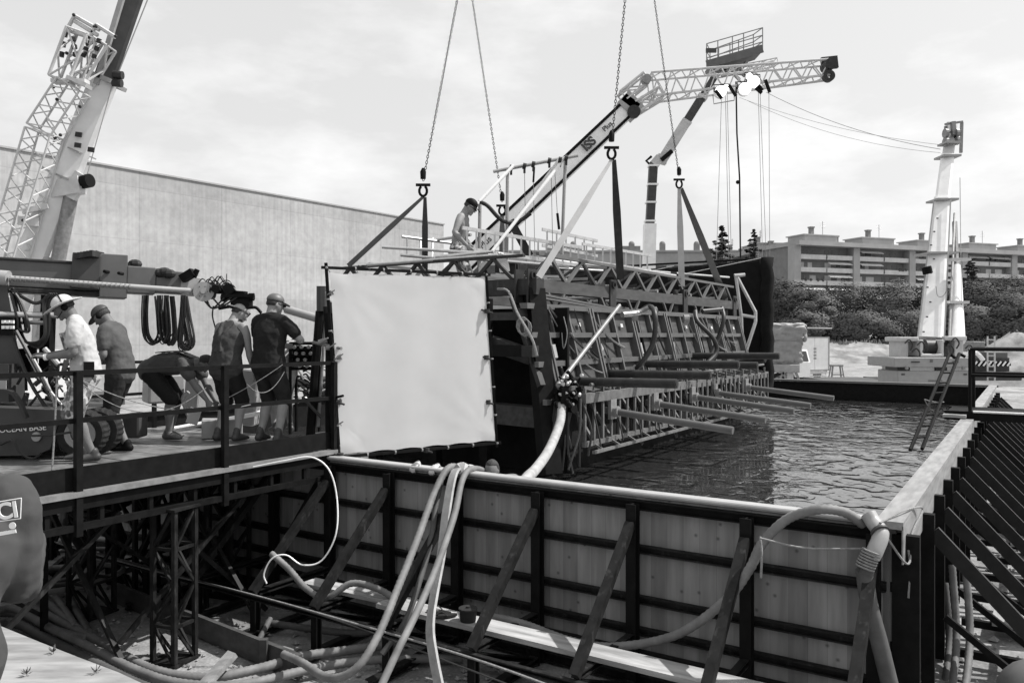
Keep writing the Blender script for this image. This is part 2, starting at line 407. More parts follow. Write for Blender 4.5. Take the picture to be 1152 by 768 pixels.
def text(body, size, p, right, upv, m_, parent, th=.004, name='lettering', bold=0, align='CENTER', squeeze=1):
    cu = bpy.data.curves.new(name, 'FONT'); cu.body = body; cu.size = size; cu.extrude = th; cu.offset = bold
    cu.align_x = align; cu.align_y = 'CENTER'
    o = bpy.data.objects.new(name, cu); COL.objects.link(o)
    dg = bpy.context.evaluated_depsgraph_get(); me = bpy.data.meshes.new_from_object(o.evaluated_get(dg))
    bpy.data.objects.remove(o); r_ = V(right).normalized(); u_ = V(upv); u_ = (u_ - r_ * u_.dot(r_)).normalized(); n_ = r_.cross(u_)
    mb = MB(); mb.v = [V(p) + r_ * v_.co.x * squeeze + u_ * v_.co.y + n_ * v_.co.z for v_ in me.vertices]; mb.f = [tuple(f.vertices) for f in me.polygons]
    return mb.build(name, m_, parent, world=True)
def sag(p, q, drop, n=8):
    p = V(p); q = V(q); return [p.lerp(q, i / n) - UP * drop * 4 * (i / n) * (1 - i / n) for i in range(n + 1)]
# ================================================================== SETTING
g = MB(); gs = []
def gh(x, y):
    return .04 * noise.noise(V((x * .35, y * .35, 0)))
xs = sorted(set([-900, -400, -200, -100, -60] + [-40 + i * 2 for i in range(61)] + [100, 200, 400, 900])); ys = sorted(set([-60, -20] + [i * 2 for i in range(60)] + [140, 180, 240, 400, 900, 2000]))
for y in ys:
    for x in xs: g.v.append(V((x, y, gh(x, y) - .02)))
nx = len(xs)
for j in range(len(ys) - 1):
    for i in range(nx - 1): g.f.append((j * nx + i, j * nx + i + 1, (j + 1) * nx + i + 1, (j + 1) * nx + i))
tag(g.build('ground', 'ground', base=V((0, 0, 0)), smooth='all'), None, None, kind='structure')
# far earth bank in front of the trees
g = MB(); nseg = 60
for i in range(nseg + 1):
    x = -10 + i * 2.4; k = noise.noise(V((x * .1, 3, 0))) * .5
    for (y, z) in ((96, -.1), (100, 1.0 + k), (103, 2.0 + k * 1.3), (110, 2.35 + k), (150, 3.4 + k)):
        g.v.append(V((x, y + noise.noise(V((x * .2, y, 1))) * 1.5, z + .25 * noise.noise(V((x * .6, y * .5, 5))))))
for i in range(nseg):
    for j in range(4): g.f.append((i * 5 + j, i * 5 + 5 + j, i * 5 + 6 + j, i * 5 + 1 + j))
tag(g.build('embankment', 'earth', base=V((0, 0, 0)), smooth='all'), None, None, kind='structure')
# gravel and rubble: nobody could count it
g = MB()
def stone(x, y, z, r):
    c = V((x, y, z)); o = len(g.v)
    for d in ((1, 0, 0), (0, 1, 0), (-1, 0, 0), (0, -1, 0), (0, 0, .7), (0, 0, -.5)):
        g.v.append(c + V(d) * r * random.uniform(.6, 1.3))
    for i in range(4): g.f.append((o + i, o + (i + 1) % 4, o + 4)); g.f.append((o + (i + 1) % 4, o + i, o + 5))
for i in range(5200):
    a = random.uniform(-1, 11); o_ = random.uniform(-4, 4.5); p = K + A * a - B * o_
    if o_ < .2: p = p - B * .3
    if -B.dot(p - K) < .1: continue
    stone(p.x, p.y, .0, random.choice((.008, .012, .015, .03)) * random.uniform(.6, 1.5))
for i in range(2600):
    p = K + B * random.uniform(-3, 13) - A * random.uniform(.3, 6.5); stone(p.x, p.y, .0, random.choice((.01, .015, .03, .05)) * random.uniform(.6, 1.5))
tag(g.build('gravel', 'earth', base=V((0, 0, 0))), 'loose gravel and rubble on the ground round the tank', 'gravel', kind='stuff')
# dry grass tufts along the bank
g = MB()
for i in range(5000):
    x = random.uniform(20, 115); y = random.uniform(103, 125); r = random.uniform(.3, .8); z = 2.1 + (y - 103) * .03
    if noise.noise(V((x * .15, y * .2, 9))) < -.1: continue
    a = random.uniform(0, 3.14); dx, dy = math.cos(a) * r * .5, math.sin(a) * r * .5; o = len(g.v)
    g.v += [V((x - dx, y - dy, z - .2)), V((x + dx, y + dy, z - .2)), V((x + dx * .4, y + dy * .4, z + r * .9))]; g.f.append((o, o + 1, o + 2))
tag(g.build('dry_grass', 'earth', base=V((0, 0, 0))), 'dry grass and weeds along the top of the earth bank', 'grass', kind='stuff')
# the raised ledge the photographer stands on
g = MB(); o1 = 4.58
def KA(a, o_, z): return K + A * a + NF * o_ + UP * z
n_ = 40
for i in range(n_ + 1):
    a = -2 + i * .4; j = .02 * noise.noise(V((a * 3, 0, 2)))
    g.v += [KA(a, o1 + j, -.05), KA(a, o1 + j, 1.47), KA(a, o1 + .03 + j, 1.50), KA(a, 6.5, 1.5), KA(a, 11, 1.5), KA(a, 11, -.05)]
for i in range(n_):
    for j in range(5): g.f.append((i * 6 + j, i * 6 + 1 + j, i * 6 + 7 + j, i * 6 + 6 + j))
tag(g.build('concrete_ledge', 'ledge', base=V((0, 0, 0))), None, None, kind='structure')
# tank water
S0, S1, AL = .0, 20.6, 13.0
g = MB(); p = [K, K + B * S1, K + B * S1 + A * AL, K + A * AL]
g.add([x + UP * 1.24 for x in p], [(0, 1, 2, 3)])
wo = g.build('water', 'water', base=V((0, 0, 1.24))); tag(wo, None, None, kind='structure')

# ================================================================== TANK WALLS
# front wall: local x = along A, local y = outward to the viewer
fw = thing('tank_wall', 'long front wall of the water tank, pale shuttering boards with black steel posts and white top rail', 'tank wall', K, ROT_A)
b = MB(); b.box((AL / 2, -.03, .89), (AL + .1, .045, 1.78)); b.build('board_panel', 'boards', fw)
b = MB(); b.box((AL / 2, -.04, 1.815), (AL + .12, .12, .045)); b.tube([(-.05, .025, 1.822), (AL, .025, 1.822)], .022, 10); b.build('top_rail', 'cap', fw)
b = MB(); b.channel((0, .045, 1.72), (AL, .045, 1.72), .07, .09); b.build('waler', 'black', fw)
for z, hh in ((1.30, .075), (.82, .075), (.52, .075), (.30, .075), (.06, .1)):
    b = MB(); b.channel((.02, .03, z), (AL, .03, z), .06, hh); b.build('waler', 'worn', fw)
posts = [.1, 1.12, 2.2, 3.25, 4.27, 5.25, 6.2, 7.2, 8.2, 9.2]
for i, a in enumerate(posts):
    b = MB(); b.ibeam((a, .115, 0), (a, .115, 1.74), .1, .1, up=(0, 1, 0)); b.build('post', 'black', fw)
    if a < 9:
        o_ = 1.25
        b = MB(); b.channel((a, .17, 1.56), (a, o_ + .02, .52), .085, .075, side=-1); b.build('brace', 'worn', fw)
        b = MB(); b.ibeam((a, o_ - .02, 0), (a, o_ - .02, .47), .08, .08, up=(0, 1, 0)); b.build('leg', 'black', fw)
        b = MB(); b.channel((a, .17, .5), (a, o_ - .06, .5), .07, .06); b.build('strut', 'worn', fw)
        b = MB(); b.channel((a, .2, .06), (a, o_ - .07, .44), .06, .05); b.build('strut', 'black', fw)
        b = MB(); b.ibeam((a, .17, .05), (a, o_ + .25, .05), .09, .08); b.build('foot_beam', 'worn', fw)
b = MB(); b.channel((1.3, 1.285, .47), (10.6, 1.285, .47), .05, .05); b.build('tie_bar', 'worn', fw)
# right wall: local x = along B, outward = -y
rw = thing('tank_wall', 'right side wall of the water tank running away from the camera with wide pale plank on top', 'tank wall', K, ROT_B)
b = MB(); b.box((S1 / 2, .02, .89), (S1, .045, 1.78)); b.build('board_panel', 'boards', rw)
b = MB(); b.box((4.45, -.02, 1.83), (9.2, .2, .06)); b.box((15.2, -.02, 1.83), (10.6, .2, .06)); b.box((4.45, -.115, 1.68), (9.2, .012, .3)); b.build('top_plank', 'plankw', rw)
for z in (1.3, .82, .5, .25):
    b = MB(); b.channel((0, -.04, z), (S1, -.04, z), .07, .08, side=-1); b.build('waler', 'black', rw)
b = MB(); b.box((.03, -.12, .86), (.08, .2, 1.74)); b.build('corner_post', 'black', rw)
rp = [.2 + i * 1.03 for i in range(1, 20)]
for s_ in rp:
    b = MB(); b.box((s_, -.16, .84), (.09, .11, 1.68)); b.build('post', 'black', rw)
    b = MB(); b.bar((s_, -.2, 1.52), (s_, -1.62, .0), .05, .13); b.build('brace', 'gloss', rw)
    b = MB(); b.bar((s_, -.3, .1), (s_, -1.6, .1), .07, .08); b.build('foot_beam', 'black', rw)
    b = MB(); b.bar((s_, -.3, .75), (s_, -1.15, .12), .05, .06); b.build('strut', 'black', rw)
b = MB(); b.channel((0, -1.0, .62), (S1, -1.0, .62), .05, .05); b.build('tie_bar', 'black', rw)
# far wall
lw = thing('tank_wall', 'dark far wall of the water tank with flat grey top edge', 'tank wall', K + B * S1, ROT_A)
b = MB(); b.box((AL / 2, -.03, .89), (AL, .05, 1.78)); b.build('board_panel', 'black', lw)
b = MB(); b.box((AL / 2, -.08, 1.82), (AL + .3, .34, .06)); b.build('top_plank', 'mgrey', lw)
for i in range(11):
    b = MB(); b.ibeam((.3 + i * 1.2, -.16, 0), (.3 + i * 1.2, -.16, 1.7), .1, .1, up=(0, 1, 0)); b.build('post', 'black', lw)
lf = thing('tank_wall', 'left wall of the water tank hidden behind the platform and the white screen', 'tank wall', K + A * AL, ROT_B)
b = MB(); b.box((S1 / 2, .02, .9), (S1, .05, 1.8)); b.build('board_panel', 'black', lf)
b = MB(); b.box((S1 / 2, .02, 1.83), (S1, .16, .05)); b.build('top_rail', 'dgrey', lf)

# walkway over the right wall with its ladder
wk = thing('walkway', 'black steel walkway with tube railings crossing the right tank wall', 'walkway', K + B * 9.3, ROT_B)
b = MB(); b.channel((0, .35, 1.9), (0, -7, 1.9), .1, .16); b.channel((1.0, .35, 1.9), (1.0, -7, 1.9), .1, .16, side=-1)
for i in range(15): b.bar((0, .3 - i * .5, 1.88), (1, .3 - i * .5, 1.88), .05, .08)
b.box((.5, -3.3, 1.965), (.9, 7.2, .02)); b.build('deck_frame', 'black', wk)
b = MB(); b.tube([(-.07, -.1, 1.98), (-.07, -7, 1.98)], .02, 8); b.build('edge_pipe', 'white', wk)
for y_, st_ in ((0, -.12), (1.05, -.12)):
    b = MB()
    for z in (3.08, 2.62): b.tube([(y_, -.05, z), (y_, -7, z)], .028, 8)
    for k in range(5): b.tube([(y_, -.05 - k * 1.6, 1.95), (y_, -.05 - k * 1.6, 3.08)], .03, 8)
    b.build('railing', 'black', wk)
for k in range(4):
    b = MB(); b.bar((.5, -1 - k * 1.7, 0), (.5, -1 - k * 1.7, 1.8), .1); b.build('leg', 'black', wk)
b = MB(); b.box((-.02, .18, 1.9), (.5, .36, .05)); b.build('step_plate', 'lgrey', wk)
ld = thing('tank_ladder', 'black tube ladder hooked over the tank edge and dipping into the water', 'ladder', P(1066, 402, 14.0))
b = MB(); q0, q1 = P(1066, 396, 14.2), P(1026, 508, 11.9); q2, q3 = P(1078, 398, 14.7), P(1036, 500, 12.4)
q0 = P(1068, 398, 14.0); q1 = P(1024, 506, 12.1); off = V((.24, .12, 0))
b.tube([q0 - UP * .02 + V((.1, 0, -.05)), q0, q1], .028, 8, sp=0); b.build('rail', 'black', ld, world=True)
b = MB(); b.tube([q0 + off + V((.1, 0, -.05)), q0 + off, q1 + off], .028, 8); b.build('rail', 'black', ld, world=True)
for i in range(1, 9):
    b = MB(); p = q0.lerp(q1, i / 9); b.tube([p, p + off], .016, 6); b.build('rung', 'black', ld, world=True)
tag(MB().tube(sag(P(1062, 452, 13.5), P(1040, 449, 12.8), .02), .008, 5).tube(sag(P(1040, 449, 12.8), P(1052, 462, 13), .05), .008, 5).build('rope', 'rope', smooth=True), 'short rope lashing the black ladder to the tank edge', 'rope')

# ================================================================== CONCRETE BUILDING AND APARTMENTS
c0 = P(0, 168, 37); c1 = P(499, 254.5, 63); dr = (c1 - c0); dr.z = 0; Ln = dr.length; dr.normalize()
cw = thing('concrete_building', 'huge windowless board marked concrete building wall behind the cranes', 'building', (c1.x, c1.y, 0), math.atan2(-dr.y, -dr.x))
b = MB(); b.box((30, -12, 6), (60, 24, 12.0)); b.build('wall', 'cwall', cw)
b = MB(); b.box((30, -12, 12.04), (60.15, 24.15, .09)); b.build('roof_edge', 'lgrey', cw)
def apartments(root, L_, storeys, z0, bays, rec, fh=3.0, dep=12, facade=-1):
    """facade in local x, looking to local -y"""
    H_ = storeys * fh
    b = MB(); b.box((L_ / 2, dep / 2 + 1.6, z0 + H_ / 2), (L_, dep, H_)); b.build('wall', 'bwalld', root)
    b = MB(); b.box((L_ / 2, dep / 2, z0 + H_ + .5), (L_ + 1, dep + 3.2, 1.0)); b.build('roof', 'bwall', root)
    bw_ = L_ / bays
    for i in range(bays + 1):
        if i % 2 == 0 or i == bays:
            b = MB(); b.box((i * bw_, .7, z0 + H_ / 2), (1.9, 2.2, H_)); b.build('pier', 'bwall', root)
    rnd = random.Random(L_)
    for f in range(storeys):
        for i in range(bays):
            x0 = i * bw_ + (1.0 if i % 2 == 0 else .2); x1 = (i + 1) * bw_ - (1.0 if i % 2 else .2); zf = z0 + f * fh
            b = MB(); b.box(((x0 + x1) / 2, .75, zf + .1), (x1 - x0, 1.7, .25)); b.box(((x0 + x1) / 2, -.06, zf + .62), (x1 - x0, .1, .8))
            bal = b.build('balcony', 'bpale', root)
            xw = x0 + .6
            while xw < x1 - 1.6:
                wd = rnd.choice((1.2, 1.8, 2.4)); b = MB(); b.box((xw + wd / 2, 1.585, zf + 1.3), (wd, .05, 2.1)); wn_ = b.build('window', 'glass' if rnd.random() < .6 else 'bpale', root); xw += wd + rnd.uniform(.7, 2)
            if rnd.random() < .28:
                b = MB(); b.bar((x0 + .4, -.15, zf + 2.1), (x1 - .4, -.15, zf + 2.1), 1.1, .06, up=(0, -.6, 1)); b.build('awning', 'bpale', root)
            elif rnd.random() < .4:
                b = MB()
                for k in range(5): b.ball((rnd.uniform(x0, x1), -.1, zf + 1.15), rnd.uniform(.2, .4), 6, 5)
                b.build('balcony_plants', 'foliage', bal)
    for i in range(bays // 2):
        xx = (i * 2 + 1) * bw_; zt = z0 + H_ + 1.0
        b = MB(); b.box((xx, dep * .4, zt + .9), (bw_ * 1.1, 6, 1.8)); b.box((xx, dep * .4, zt + 1.9), (bw_ * 1.2, 6.6, .25)); ph_ = b.build('penthouse', 'bwall', root)
        for k in (-.1, .75):
            b = MB(); b.box((xx + bw_ * k, dep * .35, zt + (2.9 if k < 0 else 1.0)), (.9, .9, 2.0)); b.box((xx + bw_ * k, dep * .35, zt + (4.0 if k < 0 else 2.1)), (1.2, 1.2, .3)); b.build('chimney', 'bwalld', ph_)
        b = MB(); b.tube([(xx + 2, dep * .3, zt + 1.8), (xx + 2, dep * .3, zt + 5.5)], .06, 5)
        for k in range(4): b.tube([(xx + 1.2, dep * .3, zt + 4 + k * .4), (xx + 2.8, dep * .3, zt + 4 + k * .4)], .04, 4)
        b.build('aerial', 'steel', ph_)
q0 = P(896, 271, 185); q1 = P(1290, 288, 226); dr = q1 - q0; rz = math.atan2(dr.y, dr.x); top = q0.z
ap = thing('apartment_block', 'long five storey apartment block with rows of balconies above the pine trees', 'building', (q0.x, q0.y, 0), rz)
apartments(ap, V((dr.x, dr.y)).length, 6, top - 19, 14, 2)
q2 = P(862, 281, 215); dr = q2 - q0
ap = thing('apartment_block', 'end wing of the balconied apartment block turning away to the left', 'building', (q2.x - 12, q2.y + 18, 0), math.atan2(q0.y - q2.y - 21, q0.x - q2.x + 9))
apartments(ap, 36, 6, top - 19.5, 4, 2)
ap = thing('apartment_block', 'distant flat roofed block with round topped chimneys behind the rig', 'building', (P(505, 281, 230).x, 230, 0), 0)
lx = P(885, 281, 230).x - P(505, 281, 230).x; zt = P(0, 283, 230).z
b = MB(); b.box((lx / 2, 6, zt / 2), (lx, 12, zt)); b.build('wall', 'bwall', ap)
b = MB(); b.box((lx / 2, 5.9, zt + .1), (lx + 1, 13, .5)); b.build('roof', 'bwall', ap)
for i in range(20):
    b = MB(); b.box((2 + i * 4.9, -.02, zt - 5.2), (3.2, .1, 2.4)); b.build('window', 'glass', ap)
    b = MB(); b.box((2 + i * 4.9, -.3, zt - 9.2), (4.2, .7, 1.1)); b.build('balcony', 'bpale', ap)
for x in (29, 36, 49, 53, 62, 72, 88):
    b = MB(); b.box((x, 4, zt + 1.3), (1.5, 1.5, 2.6)); b.ball((x, 4, zt + 2.6), .9, 10, 6); b.build('chimney', 'bwalld', ap)
b = MB(); b.box((52, 6, zt + 1), (7, 5, 2)); b.box((34, 6, zt + 1), (9, 5, 1.8)); b.build('penthouse', 'bwalld', ap)

# ================================================================== TREES
def crown_mesh(seed, w, h, n, leaf, kind='pine'):
    rnd = random.Random(seed); b = MB(); lobes = []
    if kind == 'pine':
        for i in range(30):      # clumps over a dome, a few inside
            a = i * 2.4 + rnd.uniform(-.3, .3); q_ = ((i + .5) / 30) ** .5 * .98; ph = q_ * 1.75
            lobes.append((V((math.cos(a) * math.sin(ph) * w * .42, math.sin(a) * math.sin(ph) * w * .42, h * (.44 + .44 * math.cos(ph * 1.15)) + rnd.uniform(-.25, .25))), w * rnd.uniform(.12, .2)))
    elif kind == 'cedar':
        for i in range(150):
            z = rnd.random(); a = rnd.uniform(0, 6.28); rr = w * .5 * (1 - z) ** .8 * rnd.uniform(.1, 1.1)
            lobes.append((V((math.cos(a) * rr, math.sin(a) * rr, z * h)), w * .085 * (1.3 - z)))
    per = n // len(lobes)
    for c_, r_ in lobes:
        for k in range(per):
            d = V((rnd.gauss(0, 1), rnd.gauss(0, 1), rnd.gauss(0, 1))).normalized()
            rad = r_ * (rnd.random() ** .35) * (1.25 if rnd.random() < .12 else 1)
            p = c_ + V((d.x, d.y, d.z * (.62 if kind == 'pine' else .5))) * rad
            nrm = (d * .55 + (c_ - V((0, 0, h * .35))).normalized() * 1.1 + V((rnd.gauss(0, .2), rnd.gauss(0, .2), rnd.gauss(0, .2)))).normalized(); t, sd, nn = frame(nrm)
            s_ = leaf * rnd.uniform(.5, 1.3); o = len(b.v)
            b.v += [p + sd * s_, p + nn * s_ * .6, p - sd * s_, p - nn * s_ * .6]; b.f.append((o, o + 1, o + 2, o + 3))
    return b, lobes
def tree(name, label, cat, loc, w, h, th, seed, kind='pine', n=11000, leaf=.19, m_='foliage', group='pine trees on the bank'):
    t_ = thing(name, label, cat, loc, seed * .7, group)
    b, lobes = crown_mesh(seed, w, h, n, leaf, kind); b.v = [x + UP * th for x in b.v]; b.build('crown', m_, t_)
    b = MB(); b.tube([(0, 0, -.5), (.1, 0, th * .5), (0, .1, th + h * (.2 if kind == 'pine' else .9))], [w * .035, w * .028, w * .012], 8, sp=3)
    for c_, r_ in lobes[::3]:
        b.tube([(0, 0, th * .8), V((c_.x * .5, c_.y * .5, th + c_.z * .3)), c_ + UP * th], [w * .016, w * .01, w * .004], 5, sp=3)
    b.build('trunk', 'bark', t_, smooth=True); return t_
TR = [  # u of centre, top v, depth, width m, crown h, label detail
 (880, 316, 128, 11, 8, 'dark pine rising beside the black backdrop, leftmost of the far trees'),
 (913, 325, 124, 9, 8, 'round pine with dense crown left of the tarpaulin load and white lorry'),
 (905, 350, 112, 7.5, 5, 'low spreading pine directly behind the white box lorry'),
 (953, 322, 130, 12, 9, 'broad pine below the left end of the apartment balconies'),
 (972, 350, 110, 9, 6.5, 'low round pine in front, between lorry and white crane'),
 (1003, 318, 128, 11, 9, 'tall pine just left of the white crane boom'),
 (1020, 346, 112, 8, 6, 'low pine whose crown ends behind the crane cab'),
 (1052, 322, 126, 10, 9, 'pine hidden mostly behind the white crane boom'),
 (1098, 318, 122, 11, 9, 'pine just right of the white crane ram'),
 (1085, 345, 108, 8, 6.5, 'low pine right beside the crane counterweight'),
 (1128, 330, 118, 11, 9, 'wide pine right of the crane with rounded crown'),
 (1150, 345, 105, 10, 8, 'near pine cut by the right edge of the picture'),
 (1130, 312, 140, 12, 9, 'pine crown showing under the right end of the apartment block'),
 (1175, 320, 128, 13, 10, 'large pine at the far right behind the others')]
for i, (u, v, d, w_, h_, lab) in enumerate(TR):
    w_ *= 1.08; h_ *= 1.25; p = P(u, v - (7 if i % 2 else 0) - (6 if u < 900 or u > 1090 else 0), d); base = V((p.x, p.y, 1.6)); h_ = min(h_, p.z - 2.0); th = p.z - 1.6 - h_
    tree('pine_tree', lab, 'tree', base, w_, h_, th, i + 3, m_=('foliaged', 'foliage')[v > 335 or i % 4 == 1])
p = P(812, 254, 150); tree('cedar_tree', 'cedar with ragged layered top rising behind the black backdrop cloth', 'tree', (p.x, 150, 0), 10, 14, p.z - 14, 31, 'cedar', 14000, .2, 'foliaged', 'cedars behind the rig')
p = P(848, 258, 150); tree('cedar_tree', 'narrow pointed cedar beside the left end of the apartment block', 'tree', (p.x, 150, 0), 7, 13, p.z - 13, 32, 'cedar', 12000, .2, 'foliaged', 'cedars behind the rig')
p = P(1092, 290, 150); tree('cedar_tree', 'tall cedar standing in front of the apartments right of the crane boom', 'tree', (p.x, 150, 0), 9, 11, p.z - 11, 33, 'cedar', 14000, .2, 'foliaged', 'cedars behind the rig')
# shrubs on the bank
for i, (u, d, w_, lab) in enumerate([(952, 106, 2.4, 'small pale bush alone on the earth bank'), (1000, 105, 3, 'low bush on the bank left of the white crane'), (1125, 70, 2.6, 'scrubby bush on the spoil heap at the right')]):
    p = P(u, 388, d); t_ = thing('bush', lab, 'bush', (p.x, p.y, p.z - 1.0)); b, lo = crown_mesh(50 + i, w_, w_ * .7, 700, .12); b.build('leaves', 'foliage', t_)
    b = MB()
    for c_, r_ in lo[::4]: b.tube([(0, 0, -.2), c_ * .5, c_], .02, 4)
    b.build('stem', 'bark', t_)
# ================================================================== CAMERA PLATFORM
D0 = V((-2.24, 10.05, 0)) - B * 0; DL = 11.5; DW = 3.3
# local x runs back towards the viewer (-B), local y = -A ... use frame: x = B, y = A
dk = thing('platform', 'raised black steel platform with plank deck and railing carrying the camera crew', 'platform', D0 - B * DL, ROT_B)
rnd = random.Random(3)
b = MB()
x = 0.0
while x < DL - .02:
    b.box((x + .115, DW / 2 + .05, 1.975 + rnd.uniform(0, .006)), (.222, DW, .035)); x += .23
b.build('deck_boards', 'deckw', dk)
b = MB(); b.box((DL / 2, 0, 2.02), (DL, .03, .205)); b.build('toe_board', 'black', dk)
b = MB(); b.box((DL / 2, -.05, 1.885), (DL, .1, .05)); b.build('edge_strip', 'steel', dk)
b = MB(); b.channel((0, -.01, 1.80), (DL, -.01, 1.80), .1, .12); b.channel((0, -.04, 1.58), (DL, -.04, 1.58), .06, .06)
for i in range(24): b.bar((i * .5, -.02, 1.6), (i * .5, -.02, 1.76), .04)
b.build('edge_beam', 'black', dk)
for i in range(12):
    b = MB(); b.ibeam((.2 + i, .05, 1.86), (.2 + i, DW, 1.86), .08, .12); b.build('joist', 'black', dk)
b = MB()
for y_ in (1.1, 2.2, DW): b.ibeam((0, y_, 1.74), (DL, y_, 1.74), .1, .14)
b.build('main_beam', 'black', dk)
for u in (34, 83, 251):
    pass
for xx in [DL - 2.18 + 1.55 - 3.12 * k + .0 for k in range(4)]:
    pass
def deck_x(u):      # distance along the platform edge where pixel column u cuts it
    k = (u - U0) / F; t_ = (D0.x - k * D0.y) / (B.x - k * B.y); return DL - t_
rx = [deck_x(372), deck_x(249), deck_x(84), deck_x(84) - 1.9, deck_x(84) - 3.8]
b = MB()
for z, hh in ((2.985, .045), (2.55, .045)): b.bar((0, -.02, z), (DL - .05, -.02, z), .04, hh)
b.build('railing', 'black', dk)
for x_ in rx:
    b = MB(); b.bar((x_, -.06, 1.5), (x_, -.06, 3.0), .06); b.build('rail_post', 'black', dk)
b = MB()
for z in (2.95, 2.5): b.bar((0, DW, z), (DL, DW, z), .04)
for k in range(9): b.bar((k * 1.4, DW, 1.9), (k * 1.4, DW, 2.97), .05)
b.build('railing', 'black', dk)
# bracing below the deck
for i in range(7):
    x_ = .8 + i * 1.6
    for y_ in (1.6, 3.1):
        b = MB(); b.bar((x_, y_, 0), (x_, y_, 1.7), .06); b.build('leg', 'black', dk)
    b = MB(); b.bar((x_, .15, .15), (x_, 1.6, 1.6), .05, .04); b.bar((x_, 3.1, .15), (x_, 1.6, 1.6), .05, .04); b.build('brace', 'worn', dk)
    b = MB(); b.bar((x_, .18, .3), (min(DL, x_ + 1.6), .18, 1.6), .05, .04); b.build('brace', 'worn', dk)
    b = MB(); b.bar((x_ + 1.6, 1.66, .3), (x_, 1.66, 1.6), .05, .04); b.build('brace', 'worn', dk)

# lattice towers under the platform edge
def tower(label, p, wd, h):
    t_ = thing('support_tower', label, 'tower', p, ROT_B + .2, 'lattice towers under the platform')
    for sx in (-1, 1):
        for sy in (-1, 1):
            b = MB(); b.bar((sx * wd / 2, sy * wd / 2, 0), (sx * wd / 2, sy * wd / 2, h), .045); b.build('leg', 'worn', t_)
    b = MB(); n_ = 4
    for i in range(n_):
        z0, z1 = h * i / n_, h * (i + 1) / n_
        for s1 in (-1, 1):
            k = 1 if i % 2 else -1
            b.bar((-wd / 2 * k, s1 * wd / 2, z0), (wd / 2 * k, s1 * wd / 2, z1), .025); b.bar((s1 * wd / 2, wd / 2 * k, z0), (s1 * wd / 2, -wd / 2 * k, z1), .025)
            if i % 2: b.bar((-wd / 2, s1 * wd / 2, z0), (wd / 2, s1 * wd / 2, z0), .03); b.bar((s1 * wd / 2, -wd / 2, z0), (s1 * wd / 2, wd / 2, z0), .03)
    b.build('lacing', 'worn', t_)
    b = MB(); b.box((0, 0, h + .012), (wd + .08, wd + .08, .024)); b.build('head_plate', 'worn', t_)
    b = MB(); b.box((0, 0, .012), (wd + .08, wd + .08, .02)); b.build('base_plate', 'worn', t_)
p = G(196, 742); tower('free standing lattice tower nearest the camera, below the platform edge', p, .28, 1.56)
p = G(103, 690); tower('lattice tower under the platform edge next to the standing worker legs', p, .34, 1.6)
p = G(152, 668); tower('lattice tower deeper under the platform behind the nearest one', p, .3, 1.7)
p = G(258, 668); tower('lattice tower in the shade by the left end of the tank wall', p, .34, 1.7)
p = G(32, 655); tower('lattice tower leftmost under the platform beside the coiled hoses', p, .3, 1.7)
# long dark curb board on the ground
p0, p1 = G(128, 676), G(338, 764)
tag(MB().bar(p0 + UP * .12, p1 + UP * .12, .05, .24).build('curb_board', 'greytimber'), 'long dark timber board set on edge on the ground behind the nearest tower', 'board')
p = G(300, 745); tag(MB().bar(G(297, 752), G(297, 752) + UP * .3, .07).build('stake', 'greytimber'), 'short upright timber stake against the dark curb board', 'stake')
tag(MB().tube([G(283, 738) + UP * .03, G(304, 712) + UP * .16], .03, 10).build('pipe_offcut', 'hosed', smooth=True), 'short pipe offcut leaning by the timber stake', 'pipe')
for i, (a0, a1, lab) in enumerate([((300, 640), (352, 588), ''), ]): pass
# planks lying under the platform
for i, (u0, v0, u1, v1, lab) in enumerate([(72, 604, 92, 640, 'light square timber lying loose among the coiled hoses'), (20, 632, 66, 612, 'pale plank on the ground behind the hose coils'), (118, 598, 134, 622, 'bright timber offcut in the gloom behind the towers'), (145, 606, 166, 622, 'bright plank end leaning right of the timber offcut'), (225, 745, 262, 730, 'thin batten lying flat beside the nearest tower')]):
    p0, p1 = G(u0, v0 + 40), G(u1, v1 + 40)
    tag(MB().bar(p0 + UP * .08, p1 + UP * .3, .12, .05).build('plank', 'timber'), lab, 'plank')
tag(MB().bar(G(300, 690) + UP * .05, G(205, 700) + UP * 1.0, .05).build('brace_pole', 'worn'), 'loose black brace pole slanting behind the nearest tower', 'pole')
for i, (u, v) in enumerate([(60, 735), (108, 757), (30, 760)]):
    c_ = G(u, v, 1.5); t_ = thing('weed', ['small weed growing from a crack in the middle of the concrete ledge', 'small weed nearest the hoses on the concrete ledge', 'small weed closest to the foreground man on the ledge'][i], 'weed', c_)
    b = MB(); rw_ = random.Random(i)
    for k in range(7):
        a = rw_.uniform(0, 6.28); e_ = V((math.cos(a) * .03, math.sin(a) * .03, rw_.uniform(.02, .06))); s_ = V((-math.sin(a), math.cos(a), 0)) * .006; o_ = len(b.v)
        b.v += [V((0, 0, .01)), e_ * .6 + s_, e_, e_ * .6 - s_]; b.f.append((o_, o_ + 1, o_ + 2, o_ + 3))
    b.build('leaves', 'foliage', t_); MB().tube([(0, 0, -.01), (.004, 0, .05)], .002, 4).build('stem', 'bark', t_)
